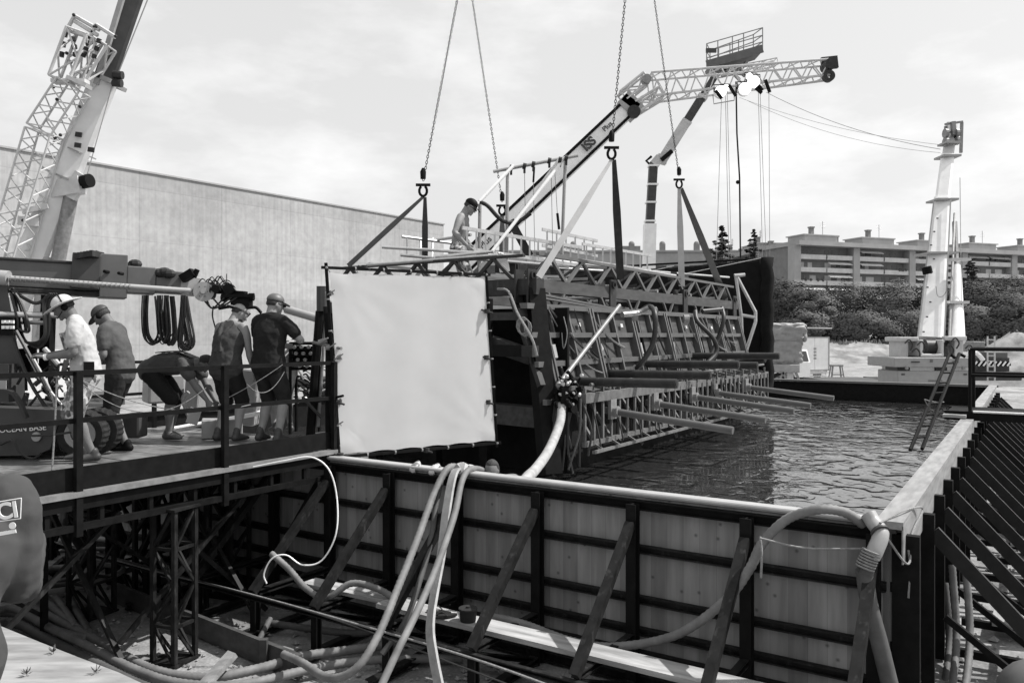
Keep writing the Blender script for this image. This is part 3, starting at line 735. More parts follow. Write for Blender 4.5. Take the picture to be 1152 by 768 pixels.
# bench plank on the wall struts, with what lies on it
pl = MB(); pl.box((0, 0, 0), (3.9, .27, .045)); bench = pl.build('bench_plank', 'timber', base=V((0, 0, 0)))
bench.location = K + A * 2.72 + NF * .83 + UP * .565; bench.rotation_euler = (0, 0, ROT_A); tag(bench, 'pale worn plank laid across the wall struts like a bench', 'plank')
pl = MB(); pl.box((0, 0, 0), (1.5, .22, .04)); o = pl.build('bench_plank', 'timber', base=V((0, 0, 0)))
o.location = K + A * 5.1 + NF * .75 + UP * .563; o.rotation_euler = (0, 0, ROT_A + .04); tag(o, 'shorter plank continuing the bench to the left behind the flat hoses', 'plank')
def flipflop(p, rz, lab):
    t_ = thing('flip_flop', lab, 'sandal', p, rz, 'sandals on the bench plank')
    b = MB(); n_ = 20
    for z in (0, .02):
        for k in range(n_):
            a = 2 * math.pi * k / n_; x = math.cos(a); y = math.sin(a); b.v.append(V((x * .13, y * (.045 + .012 * x), z)))
    b.f.append(tuple(range(n_ - 1, -1, -1))); b.f.append(tuple(range(n_, 2 * n_)))
    for k in range(n_): b.f.append((k, (k + 1) % n_, n_ + (k + 1) % n_, n_ + k))
    b.build('sole', 'rubber', t_)
    b = MB(); b.strap([(-.02, .045, .02), (.03, .03, .06), (.075, 0, .022)], .02, .006); b.strap([(-.02, -.045, .02), (.03, -.03, .06), (.075, 0, .022)], .02, .006); b.build('strap', 'cable', t_)
zb = .59
q = K + A * 3.95 + NF * .84 + UP * zb; flipflop(q, ROT_A + .3, 'black sandal lying on the bench plank, the one farther left')
q = K + A * 3.82 + NF * .92 + UP * (zb + .01); flipflop(q, ROT_A + .9, 'black sandal lying on the bench plank next to the dark pot')
t_ = thing('pot', 'small black round pot standing on the bench plank by a brace', 'pot', K + A * 3.58 + NF * .86 + UP * zb)
b = MB(); b.tube([(0, 0, 0), (0, 0, .11)], [.075, .085], 24); b.build('body', 'rubber', t_, smooth=True)
b = MB(); b.tube([(0, 0, .112), (0, 0, .125)], .09, 24); b.tube([(0, 0, .125), (0, 0, .14)], .02, 12); b.build('lid', 'dsteel', t_, smooth=True)

# ================================================================== HOSES, ROPES, CABLES
def hose(pts, r, m_, label, name='hose', cat='hose', group=None, n=10, couple=False):
    if r >= .04 and not group: pts, r = ribbed(pts, r * .88); o = MB().tube(pts, r, n)
    else: o = MB().tube(pts, r, n, sp=7)
    o = o.build(name, m_, smooth=True); return tag(o, label, cat, group)
h = hose([P(972, 590, 6.5), P(950, 576, 6.5), P(920, 573, 6.5), P(885, 584, 6.62), P(857, 612, 6.7), P(843, 640, 6.7), P(815, 676, 6.75), P(760, 714, 7.0), P(690, 727, 7.3), P(640, 720, 7.5), P(590, 702, 7.8), P(552, 694, 8.0), P(525, 700, 8.1), P(480, 686, 8.5)], .045, 'hose', 'thick ribbed grey hose arching over the wall corner and sagging in front of the boards')
hose([P(632, 452, 11.5), P(630, 475, 11.1), P(618, 505, 10.4), P(603, 527, 9.6), P(592, 538, 9.05), P(584, 552, 8.9), P(578, 575, 8.9)], .07, 'hosel', 'thick pale hose dropping from the rig manifold to the tank edge')
def flat(pts, wd, m_, label): return tag(MB().strap(pts, wd, .028, up=NF, sp=7).build('flat_hose', m_, smooth=True), label, 'hose')
flat([P(560, 560, 9.4), P(545, 534, 9.2), P(529, 526, 8.85), P(512, 530, 8.62), P(503, 570, 8.3), P(497, 620, 8.0), P(489, 665, 7.7), P(484, 705, 7.4), P(488, 740, 7.2), P(497, 785, 7.0)], .1, 'hosel', 'flat white fire hose hanging over the tank wall, palest of the group')
hose([P(566, 562, 9.4), P(550, 534, 9.2), P(531, 527, 8.8), P(520, 540, 8.55), P(511, 580, 8.2), P(490, 640, 7.7), P(468, 690, 7.3), P(448, 730, 7.0), P(420, 790, 6.7)], .034, 'hose', 'grey hose crossing in front of the white flat hose down to the ground')
hose([P(538, 560, 9.3), P(522, 532, 9.2), P(505, 526, 8.85), P(488, 556, 8.55), P(470, 605, 8.1), P(448, 660, 7.7), P(425, 715, 7.3), P(400, 752, 7.1), P(370, 762, 7.2), P(340, 745, 7.5), P(318, 735, 7.7)], .043, 'hose', 'thick grey hose sliding from the wall top down to the left along a brace')
hose([P(530, 560, 9.3), P(514, 534, 9.15), P(501, 528, 8.85), P(492, 560, 8.6), P(484, 610, 8.3), P(470, 660, 8.0), P(455, 700, 7.8), P(430, 735, 7.7)], .03, 'hosed', 'darker hose just behind the thick grey hose over the wall')
GH = lambda L_, r=.055: [G(u, v, z) for u, v, z in L_]
hose(GH([(-40, 700, .1), (5, 672, .12), (50, 690, .1), (92, 712, .08), (135, 735, .07), (175, 754, .08), (230, 762, .1), (290, 752, .1), (340, 738, .1), (400, 730, .1), (450, 722, .1)]), .055, 'hose', 'grey hose running along the ledge foot and curving right past the towers')
hose(GH([(-40, 668, .1), (8, 652, .12), (50, 676, .1), (78, 700, .08), (98, 718, .07), (60, 708, .07), (20, 690, .09), (-30, 690, .1)]), .055, 'hose', 'grey hose doubled back in a tight bend left of the towers')
hose(GH([(-40, 725, .1), (10, 700, .1), (60, 722, .1), (110, 748, .1), (160, 772, .1), (220, 790, .1)]), .06, 'hosed', 'dark hose lowest along the edge of the concrete ledge')
hose(GH([(-40, 712, .15), (8, 684, .2), (60, 708, .18), (110, 732, .16), (150, 752, .12), (200, 768, .1), (270, 770, .1), (350, 752, .08), (420, 742, .08), (520, 740, .05)]), .05, 'hose', 'grey hose on top of the bundle along the ledge edge')
hose(GH([(10, 640, .1), (40, 650, .1), (60, 668, .1), (75, 690, .1), (85, 706, .1)]), .05, 'hose', 'hose branching forward from the coil pile at the left')
hose(GH([(22, 636, .15), (50, 648, .14), (72, 662, .1), (88, 690, .1), (100, 710, .1)]), .045, 'hosed', 'thinner dark hose beside the branching hose at the left')
for (u_, v_, h_, lb_) in ((60, 650, 1.7, 'lattice tower half hidden behind the hose heap'), (215, 690, 1.75, 'lattice tower between the nearest tower and the wall corner'), (178, 655, 1.75, 'slim lattice tower far back under the platform'), (300, 655, 1.7, 'lattice tower standing close to the left end of the tank wall boards')): tower(lb_, G(u_, v_), .24, h_)
for i in range(9):
    c_ = G(14 + i * 7, 618 + (i * 13) % 36, .05 + .03 * i); rr = .55 + .12 * (i % 4); pts = []
    for k in range(13):
        a = k * .5 + i; pts.append(c_ + V((math.cos(a) * rr * 1.3, math.sin(a) * rr, .03 * math.sin(a * 2 + i) + .004 * k)))
    hose(pts, .035, ('hose', 'hosed', 'hose')[i % 3], 'loop of hose in the tangled heap behind the standing worker legs', group='coils in the hose heap')
hose([P(305, 622, 9.0), P(325, 640, 8.9), P(345, 662, 8.7), P(368, 672, 8.5), P(395, 656, 8.5), P(425, 662, 8.4), P(455, 678, 8.3), P(500, 690, 8.2), P(524, 703, 8.0)], .04, 'hose', 'pale grey hose wriggling over the wall struts toward the sandals')
hose(GH([(300, 700, .1), (400, 712, .1), (450, 700, .3), (480, 720, .2), (560, 745, .1), (640, 775, .1)]), .045, 'hosed', 'dark hose winding on the ground under the wall braces')
def rope(pts, r, m_, label, name='rope', cat='rope', group=None): return tag(MB().tube(pts, r, 6, sp=6).build(name, m_, smooth=True), label, cat, group)
rope([P(285, 525, 8.4), P(320, 518, 8.3), P(350, 514, 8.3), P(370, 528, 8.3), P(379, 560, 8.3), P(378, 600, 8.2), P(362, 630, 8.2), P(340, 635, 8.2), P(322, 624, 8.2), P(306, 628, 8.2), P(297, 645, 8.2), P(300, 656, 8.2)], .008, 'white', 'white cable looping from the platform edge down to the tie bar', 'cable', 'cable')
W = lambda a, o_, z: K + A * a + NF * o_ + UP * z
rope([W(10.6, 1.33, .53), W(8, 1.34, .5), W(6.2, 1.33, .52), W(4.4, 1.33, .5), W(3, 1.36, .48), W(1.6, 1.4, .38), W(.6, 1.5, .3)], .012, 'rope', 'pale cable tied along the low tie bar of the front wall', 'cable', 'cable')
rope([W(10, 1.36, .55), W(7, 1.36, .53), W(5, 1.36, .51), W(3.4, 1.4, .42), W(2, 1.5, .36)], .009, 'cable', 'thin dark cable beside the pale one on the tie bar', 'cable', 'cable')
rope(sag(P(84, 424, 7.8), P(232, 436, 8.4), .30), .004, 'rope', 'rope sagging from the platform railing between two posts, upper one')
rope(sag(P(84, 424, 7.8), P(282, 455, 8.9), .18) , .005, 'rope', 'thin rope drooping below the sagging railing rope')
rope(sag(P(251, 450, 8.9), P(318, 410, 9.3), .02), .004, 'rope', 'rope slanting from a rail post up past the black polo shirt')
rope(sag(P(278, 432, 8.9), P(320, 418, 9.3), .16), .004, 'rope', 'short rope loop hanging from the railing behind the bare calves')
rope([P(64, 424, 7.2), P(62, 470, 7.2), P(59, 520, 7.2), P(52, 600, 7.2), P(38, 625, 7.4)], .008, 'rope', 'thin string hanging straight down off the platform railing')
rope([P(855, 605, 6.55), P(905, 616, 6.5), P(975, 617, 6.35)], .009, 'rope', 'taut string from the hose to the pipe elbow across the boards')
rope([P(855, 603, 6.6), P(857, 622, 6.55), P(856, 650, 6.5)], .01, 'rope', 'loose rope end hanging from the hose at the right brace')
rope([P(990, 588, 6.3), P(1018, 574, 6.6), P(1038, 572, 7.0), P(1026, 600, 6.6), P(1022, 634, 6.3), P(1003, 612, 6.3), P(990, 590, 6.3)], .009, 'rope', 'string looped round the wall corner and the first right hand post')
rope([P(1022, 618, 6.4), P(1024, 640, 6.4), P(1022, 672, 6.4)], .012, 'rope', 'frayed rope tail hanging below the wall corner')
# elbow pipe lashed at the wall corner
t_ = thing('elbow_pipe', 'pale metal elbow pipe lashed with rope to the wall corner', 'pipe', P(985, 640, 6.3))
b = MB(); b.tube([P(977, 578, 6.45), P(983, 588, 6.4), P(991, 600, 6.3), P(985, 618, 6.25), P(981, 626, 6.25)], .062, 14, sp=5); b.build('elbow', 'lgrey', t_, world=True, smooth=True)
b = MB(); b.disc(P(990, 598, 6.3), (P(991, 600, 6.3) - P(983, 588, 6.4)), .072, .02); b.tube([P(981, 622, 6.25), P(973, 645, 6.25)], .06, 14); b.build('coupling', 'dgrey', t_, world=True, smooth=True)
b = MB()
for k in range(7):
    c_ = P(981 - k * 1.3, 620 + k * 3, 6.25); ax = V((.35, 0, 1)).normalized(); t, sd, nn = frame(ax)
    b.tube([c_ + (sd * math.cos(a_ * .7) + nn * math.sin(a_ * .7)) * .068 for a_ in range(10)], .008, 5)
b.build('lashing', 'rope', t_, world=True)
b = MB(); b.tube([P(972, 640, 6.27), P(978, 680, 6.3), P(990, 725, 6.3), P(1006, 790, 6.25)], .065, 14, sp=5); tag(b.build('drain_pipe', 'hosed', smooth=True), 'dark pipe slanting down from the elbow to the ground at the corner', 'pipe')
# pipes standing in the right hand bay
for i, (u, v0, v1) in enumerate([(1063, 655, 790), (1071, 635, 800), (1086, 632, 800)]):
    hose([P(u, v0, 8.4 - i * .2), P(u + 5, (v0 + v1) / 2, 8.2 - i * .2), P(u - 3, v1, 7.6 - i * .2)], .04, ('hosed', 'hose', 'hose')[i], ('dark upright hose between the right wall braces', 'pale upright hose in the middle between the right wall braces', 'upright hose farthest right between the wall braces')[i])
for i, (s_, o_, ln, lab) in enumerate([(1.6, 2.3, 2.6, 'pale broad board on the ground below the nearest right braces'), (3.4, 2.0, 2.8, 'pale plank lying across the second right bay'), (5.2, 2.6, 2.4, 'weathered plank farther back between the right braces'), (.2, 3.0, 2.6, 'light plank at the bottom right corner under the braces'), (7.4, 1.9, 2.4, 'plank nearest the walkway between the braces')]):
    b = MB(); b.box((0, 0, 0), (.5, ln, .04)); o = b.build('floor_plank', 'timber', base=V((0, 0, 0))); o.location = K + B * s_ - A * o_ + UP * .16; o.rotation_euler = (0, .02, ROT_B + .15 * (i % 3 - 1)); tag(o, lab, 'plank')
tag(MB().ball(P(1178, 785, 5.6), (.32, .3, .26), 20, 12).build('buoy', 'mgrey', smooth=True), 'rounded grey float just showing at the bottom right corner', 'float')
# ================================================================== SHIP SET RIG HANGING OVER THE WATER
RO = V((.32, 12.0, 0)); rg = thing('film_rig', 'long timber and steel ship set section with framed panels hanging from chains over the water', 'film rig', RO, ROT_B)
RL = 9.7
def pan(s_, k, o=0):   # point on the leaning side panel, k = 0 top, 1 bottom
    return V((s_, -.02 - .36 * k - o, 3.76 - 1.42 * k))
b = MB(); 
for i in range(6):
    s0 = i * 1.6 + .02 - (.38 if i == 0 else 0); s1 = i * 1.6 + 1.58
    for (k0, k1) in ((0.02, .30), (.30, .60), (.60, .98)):
        for (a0, a1) in ((s0, i * 1.6 + .5), (i * 1.6 + .5, s1)):
            o_ = -.05 if (a0 == s0 and k0 < .5 and i % 2 == 0) else 0
            b.add([pan(a0 + .01, k0 + .005, o_), pan(a1 - .01, k0 + .005, o_), pan(a1 - .01, k1 - .005, o_), pan(a0 + .01, k1 - .005, o_),
                   pan(a0 + .01, k0 + .005, o_ - .03), pan(a1 - .01, k0 + .005, o_ - .03), pan(a1 - .01, k1 - .005, o_ - .03), pan(a0 + .01, k1 - .005, o_ - .03)],
                  [(0, 1, 2, 3), (7, 6, 5, 4), (0, 4, 5, 1), (1, 5, 6, 2), (2, 6, 7, 3), (3, 7, 4, 0)])
b.build('side_panel', 'greytimber', rg)
for k in (0, .30, .60, .98):
    b = MB(); b.bar(pan(-.38, k, .05), pan(RL, k, .05), .07 if k else .12, .08); b.build('panel_rail', 'mgrey', rg)
for i in range(7):
    for dx in (-.05, .05):
        b = MB(); b.bar(pan(i * 1.6 + dx, 0, .06), pan(i * 1.6 + dx, 1, .06), .045, .12, up=(0, 1, 0)); b.build('panel_rib', 'mgrey', rg)
    if i < 6:
        b = MB(); b.bar(pan(i * 1.6 + .85, 0, .05), pan(i * 1.6 + .85, 1, .05), .045, .08, up=(0, 1, 0)); b.build('panel_rib', 'mgrey', rg)
        b = MB(); b.bar(pan(i * 1.6 + .32, .02, .04), pan(i * 1.6 + .32, .30, .04), .04, .05, up=(0, 1, 0)); b.build('panel_rib', 'mgrey', rg); b = MB(); b.bar(pan(i * 1.6 + .3, .62, .04), pan(i * 1.6 + .3, .97, .04), .04, .05, up=(0, 1, 0)); b.build('panel_rib', 'mgrey', rg)
        b = MB(); c_ = pan(i * 1.6 + .22, .40, .045); b.bar(c_, c_ - UP * .2 + V((0, -.05, 0)), .13, .01, up=(0, 1, 0)); b.build('paper_note', 'lgrey', rg)
        b = MB(); c_ = pan(i * 1.6 + 1.2, .16, .045); b.bar(c_, c_ - UP * .06 + V((0, -.015, 0)), .09, .01, up=(0, 1, 0)); b.build('paper_note', 'offwhite', rg)
# hull behind the panel
b = MB(); b.add([V((.5, .06, 3.62)), V((RL, .06, 3.62)), V((RL, 3.7, 3.62)), V((.5, 3.7, 3.62)), V((.5, -.25, 1.15)), V((RL, -.25, 1.15)), V((RL, 3.7, 1.15)), V((.5, 3.7, 1.15))],
      [(0, 1, 2, 3), (7, 6, 5, 4), (0, 4, 5, 1), (1, 5, 6, 2), (2, 6, 7, 3), (3, 7, 4, 0)]); b.build('hull_box', 'bcloth', rg)
b = MB(); b.box((5.1, 1.9, 3.72), (9.2, 3.6, .05)); b.build('top_deck', 'darktimber', rg)
# near end frame
for (p0, p1, wd, m_) in [((-.02, -.02, 4.0), (-.35, -.5, 1.35), .26, 'black'), ((.05, .9, 3.9), (.05, .9, 1.2), .16, 'black'), ((.05, 1.9, 3.9), (.05, 1.9, 1.2), .16, 'black'), ((.05, 3.2, 3.9), (.05, 3.2, 1.2), .18, 'black'),
                         ((0, -.1, 3.62), (0, 3.5, 3.62), .12, 'darktimber'), ((.1, -.1, 2.1), (.1, 3.5, 2.2), .3, 'darktimber'), ((.2, -.2, 2.9), (.2, 1.4, 3.35), .22, 'darktimber'), ((0, 1.3, 3.1), (-.4, -.12, 3.1), .17, 'black'), ((-.1, .3, 3.9), (-.35, -.35, 2.6), .09, 'dsteel'), ((-.3, -.7, 2.6), (-.1, -.5, 1.3), .1, 'black')]:
    b = MB(); b.bar(p0, p1, wd); b.build('end_frame_member', m_, rg)
b = MB(); b.box((.45, 1.6, 2.45), (.06, 3.9, 2.6)); b.build('end_panel', 'bcloth', rg)
b = MB(); b.bar((-.42, -.20, 3.02), (-.42, -.20, 3.18), .18); b.bar((-.43, -.20, 3.04), (-.43, -.2, 3.16), .13); b.build('tube_end', 'dsteel', rg)
# heavy top beam and trusses
for y_ in (.08, 3.55):
    b = MB(); b.box((4.95, y_, 4.08), (9.9, .2, .19)); b.build('top_beam', 'greytimber', rg)
    b = MB(); b.tube([(.25, y_, 4.58), (9.7, y_, 4.55)], .035, 6) if False else b.bar((.25, y_, 4.58), (9.8, y_, 4.55), .06, .05)
    for i in range(9):
        s_ = i * 1.07 + .1; b.bar((s_, y_, 4.17), (s_ + .53, y_, 4.56), .05, .05); b.bar((s_ + .53, y_, 4.56), (s_ + 1.03, y_, 4.17), .05, .05)
        b.bar((s_ + .53, y_, 4.54), (s_ + .7, y_ + .7, 4.2), .035) if y_ < 1 else None
    b.build('truss', 'mgrey', rg)
for i in range(5):
    b = MB(); b.tube([(1.2 + i * 1.9, .1, 4.22), (1.2 + i * 1.9, 3.5, 4.22)], .04, 8); b.build('cross_tube', 'steel', rg, smooth=True)
b = MB(); b.box((-.05, 1.8, 4.05), (.22, 3.9, .24)); b.build('end_beam', 'dsteel', rg)
b = MB()
for i in range(5):
    y_ = .3 + i * .75; b.bar((-.1, y_, 4.17), (-.1, y_ + .36, 4.5), .05); b.bar((-.1, y_ + .36, 4.5), (-.1, y_ + .72, 4.17), .05)
b.bar((-.1, .1, 4.52), (-.1, 3.9, 4.5), .07, .04); b.build('end_truss', 'dsteel', rg)
for s_ in (-.1, 2.65, 6.2, 9.6):
    b = MB(); b.box((s_, -.03, 4.06), (.24, .03, .5)); b.box((s_, .19, 4.06), (.24, .03, .5)); b.disc((s_, -.06, 4.22), (0, 1, 0), .07, .03, 16, .04); b.build('lifting_plate', 'dsteel', rg)
b = MB(); b.bar((0, -.06, 3.95), (2.9, -.06, 3.79), .05, .03); b.bar((0, -.06, 3.90), (2.7, -.06, 3.77), .05, .03); b.bar((0, .1, 3.9), (4, .1, 3.82), .1, .03); b.build('slanting_batten', 'mgrey', rg)
for s_ in (.4, 2.2, 3.3, 5, 6.8, 8.3):
    b = MB(); b.bar((s_, -.02, 3.98), (s_ + .25, -.02, 3.7), .04); b.bar((s_ + .5, -.02, 3.98), (s_ + .25, -.02, 3.7), .04); b.build('knee_brace', 'mgrey', rg)
# catwalk frame low on the water side
b = MB(); b.bar((0, -.84, 2.42), (9.9, -.74, 2.36), .09, .14); b.bar((0, -.84, 1.75), (9.7, -.74, 1.70), .06, .07); b.bar((-.02, -1.02, 1.66), (9.7, -.92, 1.62), .05, .04); b.bar((0, -.35, 2.5), (9.7, -.35, 2.5), .08, .1); b.build('catwalk_chord', 'catw', rg)
b = MB()
for i in range(34):
    s_ = .05 + i * .29; b.bar((s_, -.84, 1.75), (s_, -.84, 2.4), .045, .03)
    if i % 2: b.bar((s_, -.84, 1.73), (s_, -1.0, 1.65), .03); b.bar((s_, -.84, 1.75), (s_ + .1, -.4, 2.3), .04)
    else: b.bar((s_, -.84, 2.44), (s_, -.38, 2.52), .04); b.bar((s_, -.84, 2.42), (s_, -.84, 2.56), .035)
b.build('catwalk_stay', 'catw', rg)
for i in range(4):
    b = MB(); b.tube([(.3 + i * 2.4, -.8, 2.6), (2.2 + i * 2.4, -.8, 2.62)], .025, 8); b.build('catwalk_handrail', 'catw', rg)
# outrigger tubes, two rows
for i, (s_, z) in enumerate([(.45, 2.65), (1.86, 2.71), (3.3, 2.83), (4.4, 2.78), (5.9, 2.92)]):
    b = MB(); b.tube([(s_, -.3, z - .02), (s_, -2.08, z)], .068, 16); b.tube([(s_ - .0, -2.075, z), (s_, -2.09, z)], .045, 12); b.build('outrigger_tube', 'dsteel', rg, smooth=True)
for i, s_ in enumerate([.92, 2.58, 4.39, 5.66, 7.8]):
    b = MB(); b.tube([(s_, -.7, 2.18), (s_, -2.73, 1.99)], .055, 16); ot_ = b.build('outrigger_tube', 'mgrey', rg, smooth=True)
    b = MB(); b.disc((s_, -.92, 2.16), (0, 1, -.1), .085, .1, 14); b.box((s_, -.86, 2.2), (.2, .05, .3)); b.build('tube_clamp', 'steel', ot_)
b = MB(); b.tube([(-.35, -.62, 2.62), (2.35, -.3, 3.84)], .035, 10); b.build('slanting_pole', 'steel', rg, smooth=True)
# valve manifold and wet rags at the near corner
b = MB(); r_ = random.Random(5)
for i in range(26):
    c_ = P(636 + r_.uniform(-12, 22), 440 + r_.uniform(-16, 22), 11.5 + r_.uniform(-.1, .25)); d_ = V((r_.uniform(-1, 1), r_.uniform(-1, 1), r_.uniform(-1, 1))).normalized()
    b.tube([c_, c_ + d_ * r_.uniform(.1, .24)], r_.choice((.02, .03, .045)), 8)
    if i % 3 == 0: b.disc(c_, d_, .06, .03, 10)
b.build('valve_manifold', 'black', rg, world=True)
b = MB()
for i in range(12):
    c_ = P(636 + r_.uniform(-10, 22), 436 + r_.uniform(-14, 20), 11.35); b.disc(c_, (r_.uniform(-1, 1), -1, r_.uniform(-1, 1)), r_.uniform(.015, .03), .04, 8)
split_build(b, 'valve_fitting', 'alu', rg, world=True)
for i in range(14):
    c_ = P(622 + i * 2.6, 450 + r_.uniform(-4, 8), 11.5 + r_.uniform(-.1, .2)); e_ = c_ - UP * r_.uniform(.6, 1.1) + V((r_.uniform(-.2, .15), 0, 0))
    b = MB(); b.tube([c_, c_.lerp(e_, .5) + V((r_.uniform(-.1, .1), 0, 0)), e_], .018, 5, sp=4); b.build('dangling_line', 'cable' if i % 3 else 'hosed', rg, world=True, smooth=True)
for (pts, lab) in [([P(718, 352, 13.6), P(731, 345, 13.5), P(737, 355, 13.2), P(735, 385, 13.2), P(722, 408, 13.2), P(714, 416, 13.3)], 0), ([P(812, 346, 17), P(814, 360, 16.8), P(806, 385, 16.8), P(795, 408, 16.6), P(785, 412, 16.6)], 0), ([P(782, 350, 16), P(785, 362, 15.8), P(802, 380, 15.8), P(806, 396, 15.8), P(794, 410, 15.6)], 0), ([P(790, 350, 16.2), P(812, 348, 16.5)], 0)]:
    b = MB(); b.tube(pts, .045, 10, sp=6); b.build('feed_hose', 'cable', rg, world=True, smooth=True)
b = MB(); b.tube([P(700, 354, 13.3), P(718, 352, 13.5), P(731, 346, 13.5)], .05, 10, sp=4); b.disc(P(737, 350, 13.5), (1, 0, .3), .07, .08, 12); b.disc(P(714, 415, 13.3), (1, 0, .8), .06, .1, 12); b.disc(P(772, 359, 15.5), (1, 0, 0), .09, .1, 12); b.disc(P(714, 355, 13.5), (1, 0, 0), .09, .1, 12)
split_build(b, 'hose_fitting', 'steel', rg, world=True)
b = MB()
for k in range(4):
    c_ = P(588 + k * 1, 366 + k, 11.55); b.tube([c_ + V((math.cos(a * .66) * .09, 0, math.sin(a * .66) * .12)) for a in range(11)], .009, 5)
b.tube([P(560, 325, 12), P(572, 328, 11.8), P(582, 352, 11.6), P(598, 380, 11.4), P(604, 400, 11.4)], .02, 6, sp=5); b.build('rope_coil', 'rope', rg, world=True, smooth=True)
b = MB(); b.tube([P(634, 356, 11.9), P(638, 375, 11.9), P(634, 392, 11.9), P(632, 374, 11.9)], .008, 5, sp=4); b.build('string', 'rope', rg, world=True)
# scaffold tubes, side-lying ladders and deck rail on top
def tubes(L_, r, m_, nm, n=8):
    for (a_, c_) in L_:
        b = MB(); b.tube([P(*a_), P(*c_)], r, n); b.build(nm, m_, rg, world=True, smooth=True)
tubes([((430, 278, 13), (548, 285, 12.9)), ((452, 266, 13.6), (520, 275, 14.2)), ((451, 287, 13.6), (520, 293, 13.3)), ((490, 289, 12.9), (555, 283, 12.8)), ((412, 298, 13.2), (560, 287, 12.6)), ((490, 270, 14), (530, 264, 13.4)), ((520, 290, 13), (640, 300, 13.2)), ((560, 285, 13.5), (760, 310, 17)), ((640, 298, 15), (820, 312, 20.5)), ((560, 297, 15), (700, 306, 17))], .026, 'alu', 'scaffold_tube')
tubes([((458, 268, 13.6), (458, 287, 13.6)), ((473, 270, 13.8), (473, 290, 13.6)), ((487, 268, 14), (486, 290, 13.6))], .02, 'alu', 'scaffold_tube')
def ladder(p, q, hh, n_, r=.022):
    l_ = thing('ladder', '', '', p); p = V(p); q = V(q)
    for k in (0, 1): MB().bar(p + UP * hh * k, q + UP * hh * k, .03, .06).build('rail', 'alu', l_, world=True)
    for i in range(n_):
        c_ = p.lerp(q, (i + .5) / n_); MB().bar(c_, c_ + UP * hh, .03).build('rung', 'alu', l_, world=True)
    return l_
tag(ladder(P(520, 279, 13.1), P(655, 299, 14.6), .33, 14), 'aluminium ladder lying on its side on the rig beside the shirtless man', 'ladder', 'ladders on the rig')
tag(ladder(P(610, 276, 16), P(672, 288, 17), .32, 6), 'aluminium ladder on its side behind the pale sling on the rig', 'ladder', 'ladders on the rig')
tag(ladder(P(655, 293, 16.5), P(732, 304, 18.5), .34, 9), 'aluminium ladder on its side farthest right on the rig truss', 'ladder', 'ladders on the rig')
tubes([((555, 193, 14), (650, 175, 14.2)), ((571, 190, 14), (570, 296, 14)), ((636, 182, 14.2), (632, 286, 14.2)), ((540, 230, 13.5), (539, 300, 13.5))], .03, 'lgrey', 'gallows_tube')
tubes([((578, 186, 13.9), (527, 240, 13.5)), ((635, 178, 14), (545, 294, 13.2)), ((629, 180, 14.1), (585, 240, 14.1))], .03, 'white', 'gallows_brace')
for (u0, v0) in ((575, 189), (590, 187), (600, 185), (618, 181), (630, 180), (637, 178)):
    b = MB(); c_ = P(u0, v0, 13.95); b.disc(c_, (1, 0, -.2), .055, .06, 10); b.bar(c_, c_ - UP * .12, .04); b.build('coupler', 'dsteel', rg, world=True)
for (a_, c_, r_2) in [((590, 190, 14), (592, 300, 14), .006), ((601, 188, 14), (600, 205, 14), .02), ((600, 205, 14), (602, 300, 14), .006), ((620, 190, 14), (622, 290, 14), .006), ((624, 190, 14), (627, 240, 14), .006), ((627, 240, 14), (629, 258, 14), .025)]:
    b = MB(); b.tube([P(*a_), P(*c_)], r_2, 6); b.build('hanging_line', 'rope' if r_2 < .01 else 'black', rg, world=True)
b = MB(); b.tube([P(538, 227, 13.6), P(548, 231, 13.6), P(560, 244, 13.7), P(570, 250, 13.9), P(585, 248, 14), P(597, 240, 14)], .035, 10, sp=5); b.build('feed_hose', 'dsteel', rg, world=True, smooth=True)
b = MB(); b.strap([P(574, 248, 14), P(596, 288, 14)], .14, .015, up=(0, 1, 0), sp=0); b.build('strap', 'dsteel', rg, world=True)
# far end white tube frame
tubes([((828, 311, 21), (834, 356, 21)), ((834, 356, 21), (836, 403, 21)), ((829, 311, 21), (850, 351, 21)), ((850, 351, 21), (850, 362, 21)), ((850, 362, 21), (837, 402, 21)), ((833, 354, 21), (850, 357, 21)), ((838, 403, 21), (856, 402, 21)), ((826, 310, 20.8), (838, 309, 20.8))], .045, 'alu', 'end_tube')
b = MB()
for i in range(16):
    a_ = r_.uniform(548, 770); d_ = 12.5 + (a_ - 548) / 222 * 6; b.box(P(a_, 300 + (a_ - 548) * .05, d_), (r_.uniform(.1, .3), r_.uniform(.1, .3), r_.uniform(.08, .22)), r_.uniform(0, 3))
split_build(b, 'loose_block', 'dsteel', rg, world=True)
for i in range(16):     # cables and ropes slung about the rig
    s_ = r_.uniform(.2, 8.6); k_ = r_.uniform(0, .4); a_ = pan(s_, 0, .1); c_ = pan(s_ + r_.uniform(.4, 1.4), r_.uniform(.3, 1.0), .12)
    MB().tube(sag(a_, c_, r_.uniform(.05, .4)), r_.choice((.008, .012, .02)), 5, sp=2).build('slung_cable', r_.choice(('cable', 'cable', 'hosed', 'rope')), rg, smooth=True)
for i in range(10):
    s_ = r_.uniform(.2, 9); MB().bar((s_, .3 + r_.uniform(0, 2.5), 4.3), (s_ + r_.uniform(.5, 1.6), .3 + r_.uniform(0, 3), 4.3 + r_.uniform(-.1, .3)), .05, .05).build('loose_batten', r_.choice(('dsteel', 'mgrey', 'steel')), rg)
for i in range(12):
    s_ = .3 + i * .75; MB().tube([(s_, -.82, 2.35), (s_ + .05, -.95, 1.9 - r_.uniform(0, .4)), (s_ + .1, -.8, 1.75)], .014, 5, sp=4).build('slung_cable', 'cable', rg, smooth=True)
# white rag on the truss
tag(MB().strap([P(559, 288, 12.6), P(566, 296, 12.55), P(568, 306, 12.5)], .16, .01, up=(0, 1, 0)).build('rag', 'tee'), 'white rag hanging from the rig truss beside the pale sling', 'rag')
